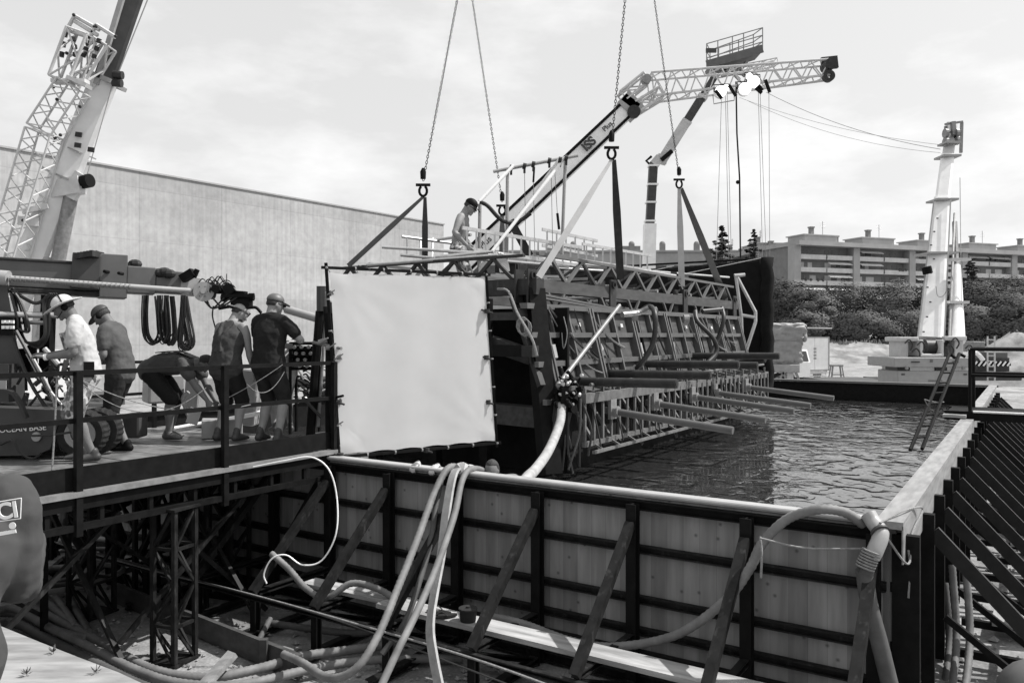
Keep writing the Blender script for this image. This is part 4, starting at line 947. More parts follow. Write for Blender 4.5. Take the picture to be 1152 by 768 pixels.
# loose tube frame on the rig side near the far end pipe
p = P(765 + 45, 402, 17.5)
tag(MB().tube([P(800, 412, 17.2), P(860, 404, 16.2)], .07, 14).tube([P(860, 404, 16.2), P(861, 404, 16.18)], .05, 14).build('loose_tube', 'dsteel', smooth=True), 'black tube resting across the rig by the backdrop with a pale open end', 'tube')

# ================================================================== CHAINS AND SLINGS
def chain(p, q, label, link=.048, r=.0062, grp='lifting chains of the rig'):
    p = V(p); q = V(q); L_ = (q - p).length; n_ = int(L_ / link); t, sd, nn = frame(q - p); b = MB()
    t_ = thing('lifting_chain', label, 'chain', q, 0, grp)
    for i in range(n_):
        c_ = p + t * (i + .5) * link; s_ = sd if i % 2 else nn; pts = []
        for k in range(9):
            a = 2 * math.pi * k / 8; pts.append(c_ + t * math.cos(a) * link * .62 + s_ * math.sin(a) * link * .36)
        b.tube(pts, r, 5, caps=False)
    b.build('links', 'dsteel', t_, world=True)
    b = MB(); e_ = q - UP * .06; R_ = .085
    b.tube([e_ + V((math.cos(a) * R_ * .75, 0, math.sin(a) * R_ - .1)) for a in [R(x) for x in range(120, 421, 25)]], .022, 8)
    b.tube([e_ + V((-.12, 0, 0)), e_ + V((.12, 0, 0))], .025, 8); sk_ = b.build('shackle', 'black', t_, world=True, smooth=True)
    b = MB(); b.tube([q + UP * .04, q + UP * .16, q + UP * .22], [.045, .05, .02], 8); b.build('hook', 'black', t_, world=True, smooth=True)
    return e_ - UP * .2
CHT = [((520, -30, 13.3), (476, 204, 13.3), 'leftmost lifting chain above the upper left corner of the white screen'),
       ((527, -30, 16.0), (565, 228, 16), 'second lifting chain from the left, ending behind the shirtless man'),
       ((706, -30, 13), (688, 162, 13), 'third lifting chain from the left, crossing the white crane boom'),
       ((732, -30, 17.5), (764, 199, 17.5), 'rightmost lifting chain, crossing the lattice jib')]
ends = [chain(P(*a_), P(*c_), lab) for a_, c_, lab in CHT]
def sling(p, q, wd, m_, label, up=(0, 1, 0)):
    p = V(p); q = V(q); pts = [p.lerp(q, i / 10) for i in range(11)]; o = len(pts)
    b = MB(); st = []
    t, sd, n = frame(q - p, up)
    for i, c_ in enumerate(pts):
        w_ = wd * (.5 + .5 * min(1, i / 4)) ; st.append((c_, w_))
    for (c_, w_) in st:
        for a, b_ in ((-1, -1), (1, -1), (1, 1), (-1, 1)): b.v.append(c_ + sd * a * w_ / 2 + n * b_ * .012)
    for i in range(10):
        for k in range(4):
            k2 = (k + 1) % 4; b.f.append((i * 4 + k, i * 4 + k2, i * 4 + 4 + k2, i * 4 + 4 + k))
    b.f += [(3, 2, 1, 0), (40, 41, 42, 43)]
    tag(b.build('lifting_sling', m_), label, 'sling', 'slings under the chains')
sling(ends[0], P(392, 299, 14.1), .085, 'mgrey', 'grey webbing sling slanting from the leftmost chain down to the screen top')
sling(ends[0] + V((.03, .02, 0)), P(478, 306, 13.8), .1, 'dgrey', 'dark sling hanging straight down from the leftmost chain')
sling(ends[1], P(565, 292, 16), .12, 'mgrey', 'dark sling short below the second chain behind the gallows post')
sling(ends[2], P(606, 312, 11.9), .1, 'lgrey', 'pale webbing sling slanting left from the third chain to the rig corner')
sling(ends[2] + V((.04, 0, 0)), P(698, 314, 14.2), .13, 'dsteel', 'broad dark sling hanging straight from the third chain')
sling(ends[3], P(767, 322, 17.2), .13, 'lgrey', 'pale sling hanging straight from the rightmost chain')
sling(ends[3] + V((.05, 0, 0)), P(816, 336, 20), .16, 'dgrey', 'dark sling slanting right from the rightmost chain to the rig end')

# ================================================================== BLACK BACKDROP
c1 = P(864, 291, 22); bk = thing('backdrop', 'tall black cloth backdrop on a frame behind the far end of the rig', 'backdrop', (c1.x, c1.y, 1.8), ROT_A)
b = MB(); n_ = 30; zt = c1.z - 1.8
for i in range(n_ + 1):
    x = i / n_ * 7.0; w_ = .06 * math.sin(i * 1.9) + .04 * noise.noise(V((i, 0, 3))); tp = zt - .12 * math.sin(math.pi * (i / n_)) - .0 - (.25 if i > 25 else 0)
    for z in (0, zt * .33, zt * .66, tp): b.v.append(V((x, w_ * (1.2 - z / zt * .9), z)))
for i in range(n_):
    for j in range(3): b.f.append((i * 4 + j, i * 4 + 4 + j, i * 4 + 5 + j, i * 4 + 1 + j))
o = b.build('cloth', 'bcloth', bk, smooth='all'); m_ = o.modifiers.new('thick', 'SOLIDIFY'); m_.thickness = .03
b = MB()
for i in range(14):
    z = i / 13 * (zt + .02); 
    for k in range(8):
        a = k / 8 * 6.283; rr = .17 + .03 * math.sin(i * 2.1 + k) ; b.v.append(V((-.02 + math.cos(a) * rr, .15 + math.sin(a) * rr * 1.3, z)))
for i in range(13):
    for k in range(8): b.f.append((i * 8 + k, i * 8 + (k + 1) % 8, i * 8 + 8 + (k + 1) % 8, i * 8 + 8 + k))
b.f.append(tuple(range(8))); b.f.append(tuple(13 * 8 + k for k in range(8))); b.build('gathered_edge', 'bcloth', bk, smooth='all')
b = MB(); b.tube([(.1, -.1, zt + .02), (7.0, -.1, zt + .0)], .03, 8); b.tube([(.4, -.1, 0), (.4, -.1, zt)], .03, 8); b.tube([(5.5, -.1, 0), (5.5, -.1, zt)], .03, 8); b.build('frame_tube', 'black', bk)
b = MB(); b.tube([(.1, .3, zt), (1.6, 2.2, zt - .5)], .012, 5); b.tube([(2.6, .3, zt - .1), (3.6, 1.8, zt - .5)], .012, 5); b.build('guy_line', 'steel', bk)
# ================================================================== WHITE DIFFUSION SCREEN
TL, TR_, BR, BL = P(367, 301, 10.0), P(547, 309, 11.15), P(559, 498, 11.13), P(381, 514, 10.0)
sc = thing('diffusion_screen', 'large white cloth screen laced into a black tube frame at the tank edge', 'screen', BL)
b = MB(); n_ = 28; hd = (TR_ - TL).cross(UP).normalized()
i0 = [TL.lerp(TR_, .02).lerp(BL, .025), TR_.lerp(TL, .012).lerp(BR, .012), BR.lerp(BL, .012).lerp(TR_, .012), BL.lerp(BR, .012).lerp(TL, .01)]
for i in range(n_ + 1):
    for j in range(n_ + 1):
        s_, t2 = i / n_, j / n_; c_ = i0[0].lerp(i0[1], s_).lerp(i0[3].lerp(i0[2], s_), t2)
        w_ = .003 * math.sin(s_ * 17 + t2 * 1.5) + .004 * noise.noise(V((s_ * 4, t2 * 2, 0)))
        for (cx, cy) in ((0, 0), (0, 1), (1, 1), (1, 0)):
            rr = math.hypot(s_ - cx, t2 - cy); w_ += .016 * math.exp(-rr * 6) * math.sin(math.atan2(abs(t2 - cy), abs(s_ - cx) + .001) * 18)
        sg = .018 * abs(math.sin(s_ * math.pi * 6)) * (1 if j in (0, n_) else 0)
        b.v.append(c_ + hd * w_ + UP * sg * (-1 if j == 0 else 1))
for i in range(n_):
    for j in range(n_): b.f.append((i * (n_ + 1) + j, (i + 1) * (n_ + 1) + j, (i + 1) * (n_ + 1) + j + 1, i * (n_ + 1) + j + 1))
o = b.build('cloth', 'silk', sc, world=True, smooth='all'); m_ = o.modifiers.new('thick', 'SOLIDIFY'); m_.thickness = .004; m_ = o.modifiers.new('sharp', 'EDGE_SPLIT'); m_.split_angle = R(50)
for a_, c_ in ((TL, TR_), (TR_, BR), (BR, BL), (BL, TL)):
    b = MB(); e_ = (c_ - a_).normalized() * .06; b.bar(a_ - e_, c_ + e_, .035); b.build('frame_tube', 'black', sc, world=True)
b = MB()
for (a_, c_, f0, f1) in ((TL, TR_, i0[0], i0[1]), (BL, BR, i0[3], i0[2]), (TL, BL, i0[0], i0[3]), (TR_, BR, i0[1], i0[2])):
    for k in range(7):
        t2 = (k + .0) / 6; b.tube([a_.lerp(c_, t2) + hd * .02, f0.lerp(f1, t2) + hd * .004], .005, 4); b.disc(a_.lerp(c_, t2), (c_ - a_), .026, .02, 8)
b.build('lacing', 'rope', sc, world=True)
for (u, v, d) in ((381, 452, 10.0), (383, 512, 9.95), (547, 402, 11.1), (549, 452, 11.1), (548, 350, 11.1), (410, 301, 10.3), (503, 308, 10.9), (480, 506, 10.6)):
    b = MB(); c_ = P(u, v, d); b.disc(c_, (0, 0, 1), .04, .06, 10); b.tube([c_ + V((-.08, -.02, .02)), c_ + V((.08, -.03, -.03))], .013, 6); b.build('clamp', 'dsteel', sc, world=True)
# stands, arms and pillar behind the screen's left edge
st = thing('light_stand', 'cluster of black stands and arms holding the left edge of the white screen', 'stand', (P(372, 495, 10.3).x, 10.3, 2.0))
for (a_, c_, r_2, m_2) in [((366, 345, 10.3), (376, 505, 10.15), .03, 'black'), ((372, 340, 10.4), (383, 500, 10.2), .022, 'dsteel'), ((362, 322, 10.5), (362, 350, 10.5), .07, 'dgrey'), ((360, 350, 10.5), (349, 490, 10.4), .06, 'black'), ((366, 360, 10.5), (358, 480, 10.4), .02, 'steel'), ((352, 385, 10.3), (384, 392, 10.0), .02, 'steel'), ((356, 452, 10.2), (386, 445, 9.9), .016, 'black'), ((340, 446, 10.1), (362, 470, 10.1), .02, 'dsteel'), ((372, 352, 10.3), (372, 490, 10.3), .07, 'black')]:
    MB().tube([P(*a_), P(*c_)], r_2, 8).build('tube', m_2, st, world=True, smooth=True)
for (u, v) in ((372, 390), (380, 402), (378, 452), (363, 384), (371, 330), (380, 478)):
    b = MB(); b.disc(P(u, v, 10.05), (1, 0, .3), .035, .1, 8); b.tube([P(u - 5, v + 3, 10), P(u + 6, v - 4, 9.95)], .009, 5); b.build('knuckle', 'steel', st, world=True)
tag(MB().tube([P(322, 348, 10.8), P(360, 359, 10.6)], .055, 14).build('roller_tube', 'lgrey', smooth=True), 'light grey tube sticking out left from the pillar by the screen', 'tube')
mn_ = thing('equipment_basket', 'black open basket of film gear standing on legs right of the men', 'basket', (P(343, 470, 11).x, 11, 2.0))
b = MB()
for k in range(5): 
    z = P(0, 386 + k * 7, 11).z; b.tube([P(330, 0, 11) * V((1, 1, 0)) + UP * z if False else V((P(331, 0, 11).x, 10.8, z)), V((P(357, 0, 11).x, 10.8, z)), V((P(357, 0, 11).x, 11.1, z)), V((P(331, 0, 11).x, 11.1, z)), V((P(331, 0, 11).x, 10.8, z))], .02, 6)
for (x_, y_) in ((331, 10.8), (357, 10.8), (357, 11.1), (331, 11.1)): b.tube([V((P(x_, 0, 11).x, y_, 2.0)), V((P(x_, 0, 11).x, y_, P(0, 386, 11).z))], .022, 6)
b.box(V((P(344, 0, 11).x, 10.95, P(0, 400, 11).z)), (.26, .26, .26)); b.build('frame', 'black', mn_, world=True)
b = MB()
for k in range(10): b.disc(V((P(336 + k * 2, 0, 11).x, 10.78, P(0, 390 + (k * 7) % 28, 11).z)), (0, 1, 0), .025, .04, 8)
b.build('fittings', 'lgrey', mn_, world=True)
jk = thing('cable_heap', 'tangle of cables and small pipes on the deck behind the men', 'cable heap', (P(335, 460, 11.5).x, 11.5, 2.0)); b = MB(); b2 = MB()
for i in range(42):
    c_ = P(322 + r_.uniform(0, 40), 415 + r_.uniform(-18, 40), 11.3 + r_.uniform(0, .8)); d_ = V((r_.uniform(-1, 1), r_.uniform(-.5, .5), r_.uniform(-.6, .6)))
    (b if i % 3 else b2).tube([c_, c_ + d_ * .2 + UP * .05, c_ + d_ * .4], .014, 5, sp=3)
b.build('dark_cables', 'black', jk, world=True); b2.build('pale_tubes', 'lgrey', jk, world=True)
# ================================================================== BIG CRANE AT THE LEFT
def boxboom(p, q, w0, w1, m_, root, name='boom_section', up=UP, depth=None):
    p = V(p); q = V(q); t, sd, n = frame(q - p, up); b = MB()
    prof = [(-.5, -.42), (-.34, -.5), (.34, -.5), (.5, -.42), (.5, .42), (.34, .5), (-.34, .5), (-.5, .42)]
    for e, w_ in ((p, w0), (q, w1)):
        for x, y in prof: b.v.append(e + sd * x * w_ + n * y * w_ * (depth or 1.15))
    for k in range(8): b.f.append((k, (k + 1) % 8, 8 + (k + 1) % 8, 8 + k))
    b.f += [tuple(range(7, -1, -1)), tuple(range(8, 16))]
    return b.build(name, m_, root, world=True)
D1 = 24.0
base = P(-30, 0, D1); c1_ = thing('mobile_crane', 'huge white crane leaning at the left with dark inner boom and lattice jib alongside', 'crane', (base.x, D1, 0))
YF = (0, -1, 0)
YL = (.5, -.86, 0)
boxboom(P(-18, 420, D1), P(117, 92, D1), .95, .72, 'boomw', c1_, up=YL)
boxboom(P(115, 97, D1 + .02), P(166, -50, D1 + .02), .58, .54, 'dgrey', c1_, up=YL)
b = MB(); b.bar(P(108, 95, D1 - .45), P(152, -50, D1 - .45), .14, .1, up=YF); b.build('boom_flange', 'lgrey', c1_, world=True)
b = MB(); t_ = (P(117, 92, D1) - P(-18, 420, D1)).normalized(); b.bar(P(116, 92, D1), P(116, 92, D1) + t_ * .12, .95, 1.0, up=YF); b.bar(P(84, 170, D1) , P(84, 170, D1) + t_ * .04, .83, .98, up=YF); b.bar(P(72, 200, D1), P(72, 200, D1) + t_ * .05, .86, 1.02, up=YF); split_build(b, 'boom_collar', 'lgrey', c1_, world=True)
for (u, v) in ((134, 84), (133, 93)):
    b = MB(); b.tube([P(u - 6, v, D1 - .3), P(u + 4, v + 1, D1 - .3)], .12, 12); b.build('roller', 'dsteel', c1_, world=True, smooth=True)
b = MB(); b.disc(P(97, 204, D1 - .3), (1, -.3, .1), .2, .3, 18); b.build('ram_pin', 'black', c1_, world=True)
b = MB(); b.bar(P(60, 214, D1 - .3), P(92, 208, D1 - .3), .35, .5); b.bar(P(78, 222, D1 - .3), P(93, 196, D1 - .3), .2, .4); b.build('ram_bracket', 'offwhite', c1_, world=True)
b = MB(); b.tube([P(80, 220, D1 - .2), P(64, 300, D1 - .2), P(48, 380, D1 - .2)], .2, 16); b.build('hydraulic_ram', 'steel', c1_, world=True, smooth=True)
b = MB(); b.tube([P(54, 290, D1), P(46, 420, D1)], .3, 16); b.build('ram_barrel', 'lgrey', c1_, world=True, smooth=True)
b = MB(); b.lattice(P(-2, 330, D1 - .9), P(50, 150, D1 - .9), .72, .8, 13, .034, up=YF, ends=(.76, .65)); b.lattice(P(50, 150, D1 - .9), P(83, 98, D1 - .9), .76, .65, 5, .034, up=YF, ends=(.75, .6)); b.build('lattice_jib', 'offwhite', c1_, world=True)
b = MB(); b.lattice(P(72, 92, D1 - .9), P(92, 38, D1 - .9), .6, .55, 2, .05, up=YF); b.lattice(P(92, 92, D1 - .7), P(118, 50, D1 - .7), .45, .5, 2, .05, up=YF)
for (u0, v0, u1, v1) in ((75, 34, 84, 18), (84, 18, 112, 34), (100, 45, 108, 28), (108, 28, 130, 42), (76, 34, 100, 42), (84, 24, 110, 40)): b.tube([P(u0, v0, D1 - .8), P(u1, v1, D1 - .8)], .06, 6)
b.build('jib_head', 'offwhite', c1_, world=True)
b = MB()
for (u, v) in ((74, 33), (83, 17), (100, 42), (108, 30), (130, 41), (75, 60), (80, 70), (96, 60), (98, 50), (60, 98), (64, 112), (90, 120), (62, 155), (68, 152), (30, 240), (26, 248)): b.ball(P(u, v, D1 - 1.0), .05, 8, 6)
for (u0, v0, u1, v1) in ((74, 36, 68, 70), (100, 46, 92, 68), (82, 42, 86, 68), (112, 44, 104, 70)):
    for k in range(0, 6, 2): b.tube([P(u0, v0, D1 - .95).lerp(P(u1, v1, D1 - .95), k / 6), P(u0, v0, D1 - .95).lerp(P(u1, v1, D1 - .95), (k + 1) / 6)], .075, 6)
split_build(b, 'jib_pin', 'dsteel', c1_, world=True)
b = MB(); b.bar(P(60, 92, D1 - 1), P(98, 92, D1 - 1), .3, .1); b.bar(P(78, 88, D1 - 1.1), P(100, 98, D1 - 1.1), .34, .1); b.bar(P(25, 238, D1 - .8), P(54, 232, D1 - .6), .12, .15); b.bar(P(20, 248, D1 - .8), P(44, 250, D1 - .6), .12, .25); split_build(b, 'jib_plate', 'offwhite', c1_, world=True)
b = MB(); b.tube([P(126, 97, D1 - .3), P(97, 200, D1 - .3)], .015, 4); b.tube([P(166, 0, D1 - .3), P(128, 95, D1 - .3)], .02, 4); b.build('hoist_rope', 'lgrey', c1_, world=True)
b = MB()
for (u, v, s_) in ((88, 151, .01), (102, 168, .01), (87, 163, .01)): b.bar(P(u - 3, v, D1 - .5), P(u + 4, v + 1, D1 - .5), .05, .14)
split_build(b, 'boom_window', 'dsteel', c1_, world=True)
q = P(-30, 0, D1); b = MB(); b.box((q.x, D1 + .6, 1.9), (3, 6, 1.6)); b.box((q.x + 1.9, D1 - .5, 2.0), (.9, 2, 1.8)); b.build('superstructure', 'offwhite', c1_, world=True)
b = MB(); b.box((q.x, D1 + 1, .95), (2.8, 11, .5)); b.build('chassis', 'dgrey', c1_, world=True)
for i in range(4):
    for sx in (-1, 1):
        b = MB(); b.tyre((q.x + sx * 1.25, D1 - 3.5 + i * 2.6, .55), (1, 0, 0), .55, .4, 28); b.build('wheel', 'rubber', c1_, world=True)

# ================================================================== CRANE WITH LATTICE JIB AND LAMPS
D2 = 40.0; q = P(440, 0, D2); c2_ = thing('mobile_crane', 'white telescopic crane with black edge stripes whose lattice jib carries glowing lamps', 'crane', (q.x, D2, 0))
p0, p1 = P(478, 340, D2), P(707, 122, D2); o = boxboom(p0, p1, 1.02, .86, 'white', c2_, up=YF, depth=.95)
t, sd, nn = frame(p1 - p0, YF)
b = MB()
for k in (-1, 1): b.bar(p0 + sd * .44 * k - V((0, .5, 0)), p0.lerp(p1, .985) + sd * .37 * k - V((0, .43, 0)), .14, .05, up=YF)
b.build('edge_stripe', 'black', c2_, world=True)
tp = p0.lerp(p1, .80) - V((0, .64, 0)); text('ISS', .6, tp, t, -sd if (-sd).z > 0 else sd, 'letterd', c2_, th=.01, bold=.03)
text('Plus', .34, tp + t * 1.25, t, -sd if (-sd).z > 0 else sd, 'letterd', c2_, th=.01, bold=.01)
text('Plus', .42, p0.lerp(p1, .30) - V((0, .70, 0)), t, -sd if (-sd).z > 0 else sd, 'letterd', c2_, th=.01, bold=.01)
b = MB(); b.bar(p1 - t * .3, p1 + t * .5, 1.1, 1.0, up=YF); b.bar(P(700, 112, D2), P(716, 124, D2), .4, 1.0, up=YF); b.build('boom_head', 'lgrey', c2_, world=True)
b = MB(); b.disc(P(713, 126, D2 - .5), (0, 1, 0), .32, .2, 22); b.build('sheave', 'dsteel', c2_, world=True); b = MB(); b.disc(P(727, 90, D2 - .5), (0, 1, 0), .22, .5, 20); b.build('sheave', 'steel', c2_, world=True)
b = MB(); b.lattice(P(700, 110, D2), P(726, 89, D2), .5, .9, 2, .07, up=YF); b.lattice(P(716, 122, D2), P(742, 106, D2), .5, .9, 2, .07, up=YF)
j0, j1 = P(732, 99, D2), P(930, 79, D2); b.lattice(j0, j1, 1.15, 1.3, 18, .062, up=YF, rd=.035, ends=(.75, 1.0)); b.build('lattice_jib', 'offwhite', c2_, world=True)
b = MB(); b.disc(P(932, 74, D2 - .3), (0, 1, 0), .28, .8, 22); b.disc(P(932, 86, D2 - .5), (0, 1, 0), .28, .3, 22, .12); b.bar(P(924, 72, D2), P(942, 70, D2), .2, .6); b.build('jib_sheaves', 'dsteel', c2_, world=True)
b = MB(); b.tube([P(828, 92, D2 - .5), P(829, 150, D2 - .5), P(832, 200, D2 - .5), P(833, 290, D2 - .5)], .04, 6); b.ball(P(830, 205, D2 - .5), .1, 8, 6); b.build('hanging_cable', 'black', c2_, world=True)
b = MB()
for (u0, u1, v1) in ((812, 806, 292), (816, 820, 296), (818, 823, 300), (853, 858, 294), (855, 862, 290), (865, 866, 288)): b.tube([P(u0, 100, D2 - .4), P(u1, v1, D2 - .4)], .013, 4)
b.build('stay_wire', 'steel', c2_, world=True)
for i, (u, v, r_2) in enumerate([(811, 103, .27), (817, 99, .16), (838, 100, .29), (848, 92, .29), (843, 86, .16)]):
    l_ = thing('film_lamp', ['bright film lamp leftmost below the lattice jib', 'small bright film lamp just above the leftmost one', 'bright film lamp in the middle under the jib', 'brightest film lamp on the jib right of the hanging cable', 'small glowing lamp on top of the brightest one'][i], 'lamp', P(u, v, D2 - .8), 0, 'lamps hung on the lattice jib')
    b = MB(); b.ball((0, 0, 0), r_2, 16, 10, fn=lambda p, d: V((p.x, p.y * .5, p.z))); b.build('lens', 'lit', l_, smooth='all')
    b = MB(); b.disc((0, .12, 0), (0, 1, .1), r_2 * 1.12, .25, 18, r_2 * .95); b.build('housing', 'white', l_)
    b = MB(); b.tube([(-r_2 * 1.15, .1, 0), (-r_2 * 1.15, .1, r_2 * 1.3), (r_2 * 1.15, .1, r_2 * 1.3), (r_2 * 1.15, .1, 0)], .03, 6); b.build('yoke', 'dsteel', l_)
b = MB()
for (u0, v0, u1, v1) in ((805, 102, 812, 111), (820, 96, 828, 108), (850, 99, 857, 105), (853, 96, 858, 102), (861, 90, 866, 104)):
    b.tube([P(u0, v0, D2 - 1), P(u1, v1, D2 - 1)], .09, 6)
tt_ = thing('cable_tails', 'short black cable tails dangling under the lamps on the jib', 'cable', P(835, 105, D2 - 1)); split_build(b, 'cable_tail', 'black', tt_, world=True)
tag(MB().tube([P(802, 106, D2 - .9), P(803, 117, D2 - .9), P(826, 113, D2 - .9), P(826, 106, D2 - .9)], .03, 5).build('reflector_frame', 'lgrey'), 'thin square frame hanging under the left lamp of the jib', 'frame')
b = MB(); q = P(440, 0, D2); b.box((q.x, D2 + .5, 2.1), (6, 2.6, 1.8)); b.build('superstructure', 'offwhite', c2_, world=True)
b = MB(); b.box((q.x - 1, D2 + .5, .95), (12, 2.6, .5)); b.build('chassis', 'dgrey', c2_, world=True); boxboom(P(430, 382, D2), P(480, 338, D2), 1.3, 1.25, 'offwhite', c2_, up=YF)
for i in range(5):
    b = MB(); b.tyre((q.x - 6 + i * 2.4, D2 - .9, .55), (0, 1, 0), .55, .4, 26); b.build('wheel', 'rubber', c2_, world=True)

# ================================================================== CRANE ARM LIFT WITH BASKET
D3 = 43.0; q = P(729, 0, D3); c3_ = thing('basket_crane', 'articulated white crane with dark banded mast lifting a railed work basket', 'crane', (q.x, D3, 0))
b = MB(); b.bar(P(728, 400, D3), P(731, 252, D3), .62, .6, up=YF); b.build('mast', 'white', c3_, world=True)
b = MB(); b.bar(P(731, 252, D3), P(735, 184, D3), .44, .42, up=YF); b.build('mast_extension', 'dgrey', c3_, world=True)
for (u, v) in ((731, 250), (732, 229), (734, 209), (735, 188)):
    b = MB(); b.bar(P(u, v, D3), P(u, v - 2, D3), .56, .56, up=YF); b.build('mast_collar', 'white', c3_, world=True)
b = MB(); b.bar(P(735, 186, D3), P(742, 178, D3), .5, .5, up=YF); b.bar(P(739, 178, D3), P(750, 181, D3), .45, .45, up=YF); b.build('knuckle', 'offwhite', c3_, world=True)
b = MB(); b.tube([P(733, 187, D3), P(727, 181, D3), P(733, 176, D3)], .07, 6); b.tube([P(744, 180, D3 - .3), P(756, 170, D3 - .3)], .12, 8); split_build(b, 'hydraulic_line', 'black', c3_, world=True)
b = MB(); b.bar(P(745, 180, D3), P(772, 137, D3), .52, .5, up=YF); b.build('arm', 'offwhite', c3_, world=True)
b = MB(); b.bar(P(771, 139, D3), P(788, 112, D3), .44, .42, up=YF); b.bar(P(788, 112, D3), P(803, 88, D3), .36, .36, up=YF); b.build('arm_extension', 'dgrey', c3_, world=True)
for (u, v) in ((771, 139), (789, 111)):
    b = MB(); b.bar(P(u, v, D3), P(u + 1.6, v - 2.6, D3), .54, .52, up=YF); b.build('arm_collar', 'offwhite', c3_, world=True)
b = MB(); b.box((q.x, D3 + 1, 1.0), (2.6, 8, 1.0)); b.build('carrier', 'offwhite', c3_, world=True)
bk_ = thing('work_basket', 'long railed steel work platform perched on top of the raised crane arm', 'basket', P(825, 72, D3))
f0, f1 = P(795, 76, D3 - .6), P(858, 58, D3 - .6); g0, g1 = f0 + V((.5, 1.3, .2)), f1 + V((-.1, 1.3, .2))
b = MB(); b.bar(f0.lerp(g0, .5), f1.lerp(g1, .5), 1.35, .22); b.bar(f0 + UP * .15, f1 + UP * .15, .06, .42); b.build('floor_pan', 'mgrey', bk_, world=True)
b = MB()
for k in (0.0, .2, .46, .66, 1.0):
    a_ = f0.lerp(f1, k); b.tube([a_, a_ + UP * 1.25], .03, 5); a_ = g0.lerp(g1, k); b.tube([a_, a_ + UP * 1.15], .03, 5)
for z in (.5, .85, 1.25): b.tube([f0 + UP * z, f1 + UP * z, g1 + UP * (z - .08), g0 + UP * (z - .08), f0 + UP * z], .03, 5)
b.build('guard_rail', 'steel', bk_, world=True)
b = MB(); b.box(P(800, 57, D3 - .7), (.55, .1, .22)); b.build('control_panel', 'dgrey', bk_, world=True)
b = MB()
for (u0, v0, u1, v1) in ((803, 88, 820, 76), (808, 78, 838, 84), (820, 78, 832, 90), (832, 80, 840, 70), (812, 86, 832, 76), (826, 74, 838, 86)): b.tube([P(u0, v0, D3 - .2), P(u1, v1, D3 - .2)], .1, 6)
b.build('support_bracket', 'steel', bk_, world=True)
b = MB(); b.lattice(P(800, 85, D3), P(873, 70, D3), .3, .5, 8, .035, up=YF); tag(b.build('truss_bar', 'offwhite'), 'short light truss lying between the jib and the work basket', 'truss')
# wires running to the right hand crane
for i, (u0, v0, u1, v1, dr_) in enumerate([(862, 104, 1058, 168, .35), (832, 110, 1058, 163, .3), (838, 112, 1058, 172, .45)]):
    tag(MB().tube(sag(P(u0, v0, 39), P(u1, v1, 33), dr_, 14), .008 if i else .012, 4).build('wire', 'steel'), ['thickest wire sagging from the lamps to the right hand crane', 'upper thin wire between the lamps and the right hand crane', 'lowest thin wire between the lamps and the right hand crane'][i], 'wire')

# ================================================================== WHITE CRANE AT THE RIGHT
D4 = 29.0; q = P(1052, 0, D4); c4_ = thing('mobile_crane', 'white crane at the right seen from its counterweight end, boom rising steeply', 'crane', (q.x, D4, 0))
def bb(x0, x1, v0, v1, d, dep, m_, nm): 
    a_ = P(x0, v1, d); c_ = P(x1, v0, d); b = MB(); b.box(((a_.x + c_.x) / 2, d + dep / 2, (a_.z + c_.z) / 2), (c_.x - a_.x, dep, c_.z - a_.z)); o = b.build(nm, m_, c4_, world=True)
    m_2 = o.modifiers.new('bevel', 'BEVEL'); m_2.width = .03; m_2.segments = 2; return o
bb(1010, 1094, 417, 436, D4, 1.6, 'lgrey', 'counterweight'); bb(1006, 1097, 402, 413, D4 - .1, 2.2, 'lgrey', 'counterweight_slab'); bb(1013, 1090, 411, 418, D4 + .15, 1.5, 'white', 'counterweight_step')
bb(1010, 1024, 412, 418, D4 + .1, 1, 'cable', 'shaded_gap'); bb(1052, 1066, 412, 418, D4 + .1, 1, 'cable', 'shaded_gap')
bb(1014, 1022, 382, 403, D4 + .6, 1, 'offwhite', 'winch_post'); bb(1012, 1034, 379, 384, D4 + .5, 1.2, 'offwhite', 'winch_bar'); bb(1022, 1034, 390, 403, D4 + 1.2, 1, 'dgrey', 'winch_motor')
bb(1035, 1039, 382, 401, D4 + .3, 1.6, 'offwhite', 'winch_cheek'); bb(1059, 1062, 382, 401, D4 + .3, 1.6, 'offwhite', 'winch_cheek'); bb(1036, 1061, 398, 401, D4 + .25, 1.2, 'offwhite', 'winch_base')
b = MB(); a_, c_ = P(1040, 390, D4 + .8), P(1059, 390, D4 + .8); b.tube([a_, c_], .27, 20); b.build('winch_drum', 'cable', c4_, world=True, smooth=True)
bb(1074, 1084, 380, 403, D4 + .5, 1.2, 'offwhite', 'ram_foot'); bb(1066, 1088, 378, 383, D4 + .4, 1.3, 'offwhite', 'ram_yoke'); bb(1066, 1073, 386, 402, D4 + .8, 1, 'steel', 'engine_housing')
boxboom(P(1047, 384, D4 + 1.2), P(1060, 225, D4 + 4), .9, .62, 'white', c4_, up=(-.47, -.88, 0), depth=.8)
boxboom(P(1060, 226, D4 + 4), P(1066, 176, D4 + 4.9), .54, .5, 'white', c4_, up=(-.47, -.88, 0), depth=.8); boxboom(P(1066, 178, D4 + 4.9), P(1071, 140, D4 + 5.6), .44, .42, 'offwhite', c4_, up=(-.47, -.88, 0), depth=.8)
for (u, v, w_, d_) in ((1053, 286, 1.05, 3.0), (1060, 226, .8, 4), (1066, 177, .68, 4.9), (1068, 162, .6, 5.1)):
    b = MB(); b.bar(P(u, v + 1, D4 + d_), P(u, v - 1.2, D4 + d_), w_ * 1.08, w_ * 1.2, up=YF); b.build('boom_collar', 'lgrey', c4_, world=True)
b = MB()
for (u, v) in ((1064, 150), (1076, 150), (1064, 160), (1076, 158)): b.disc(P(u, v, D4 + 5), (1, 0, 0), .2, .12, 12)
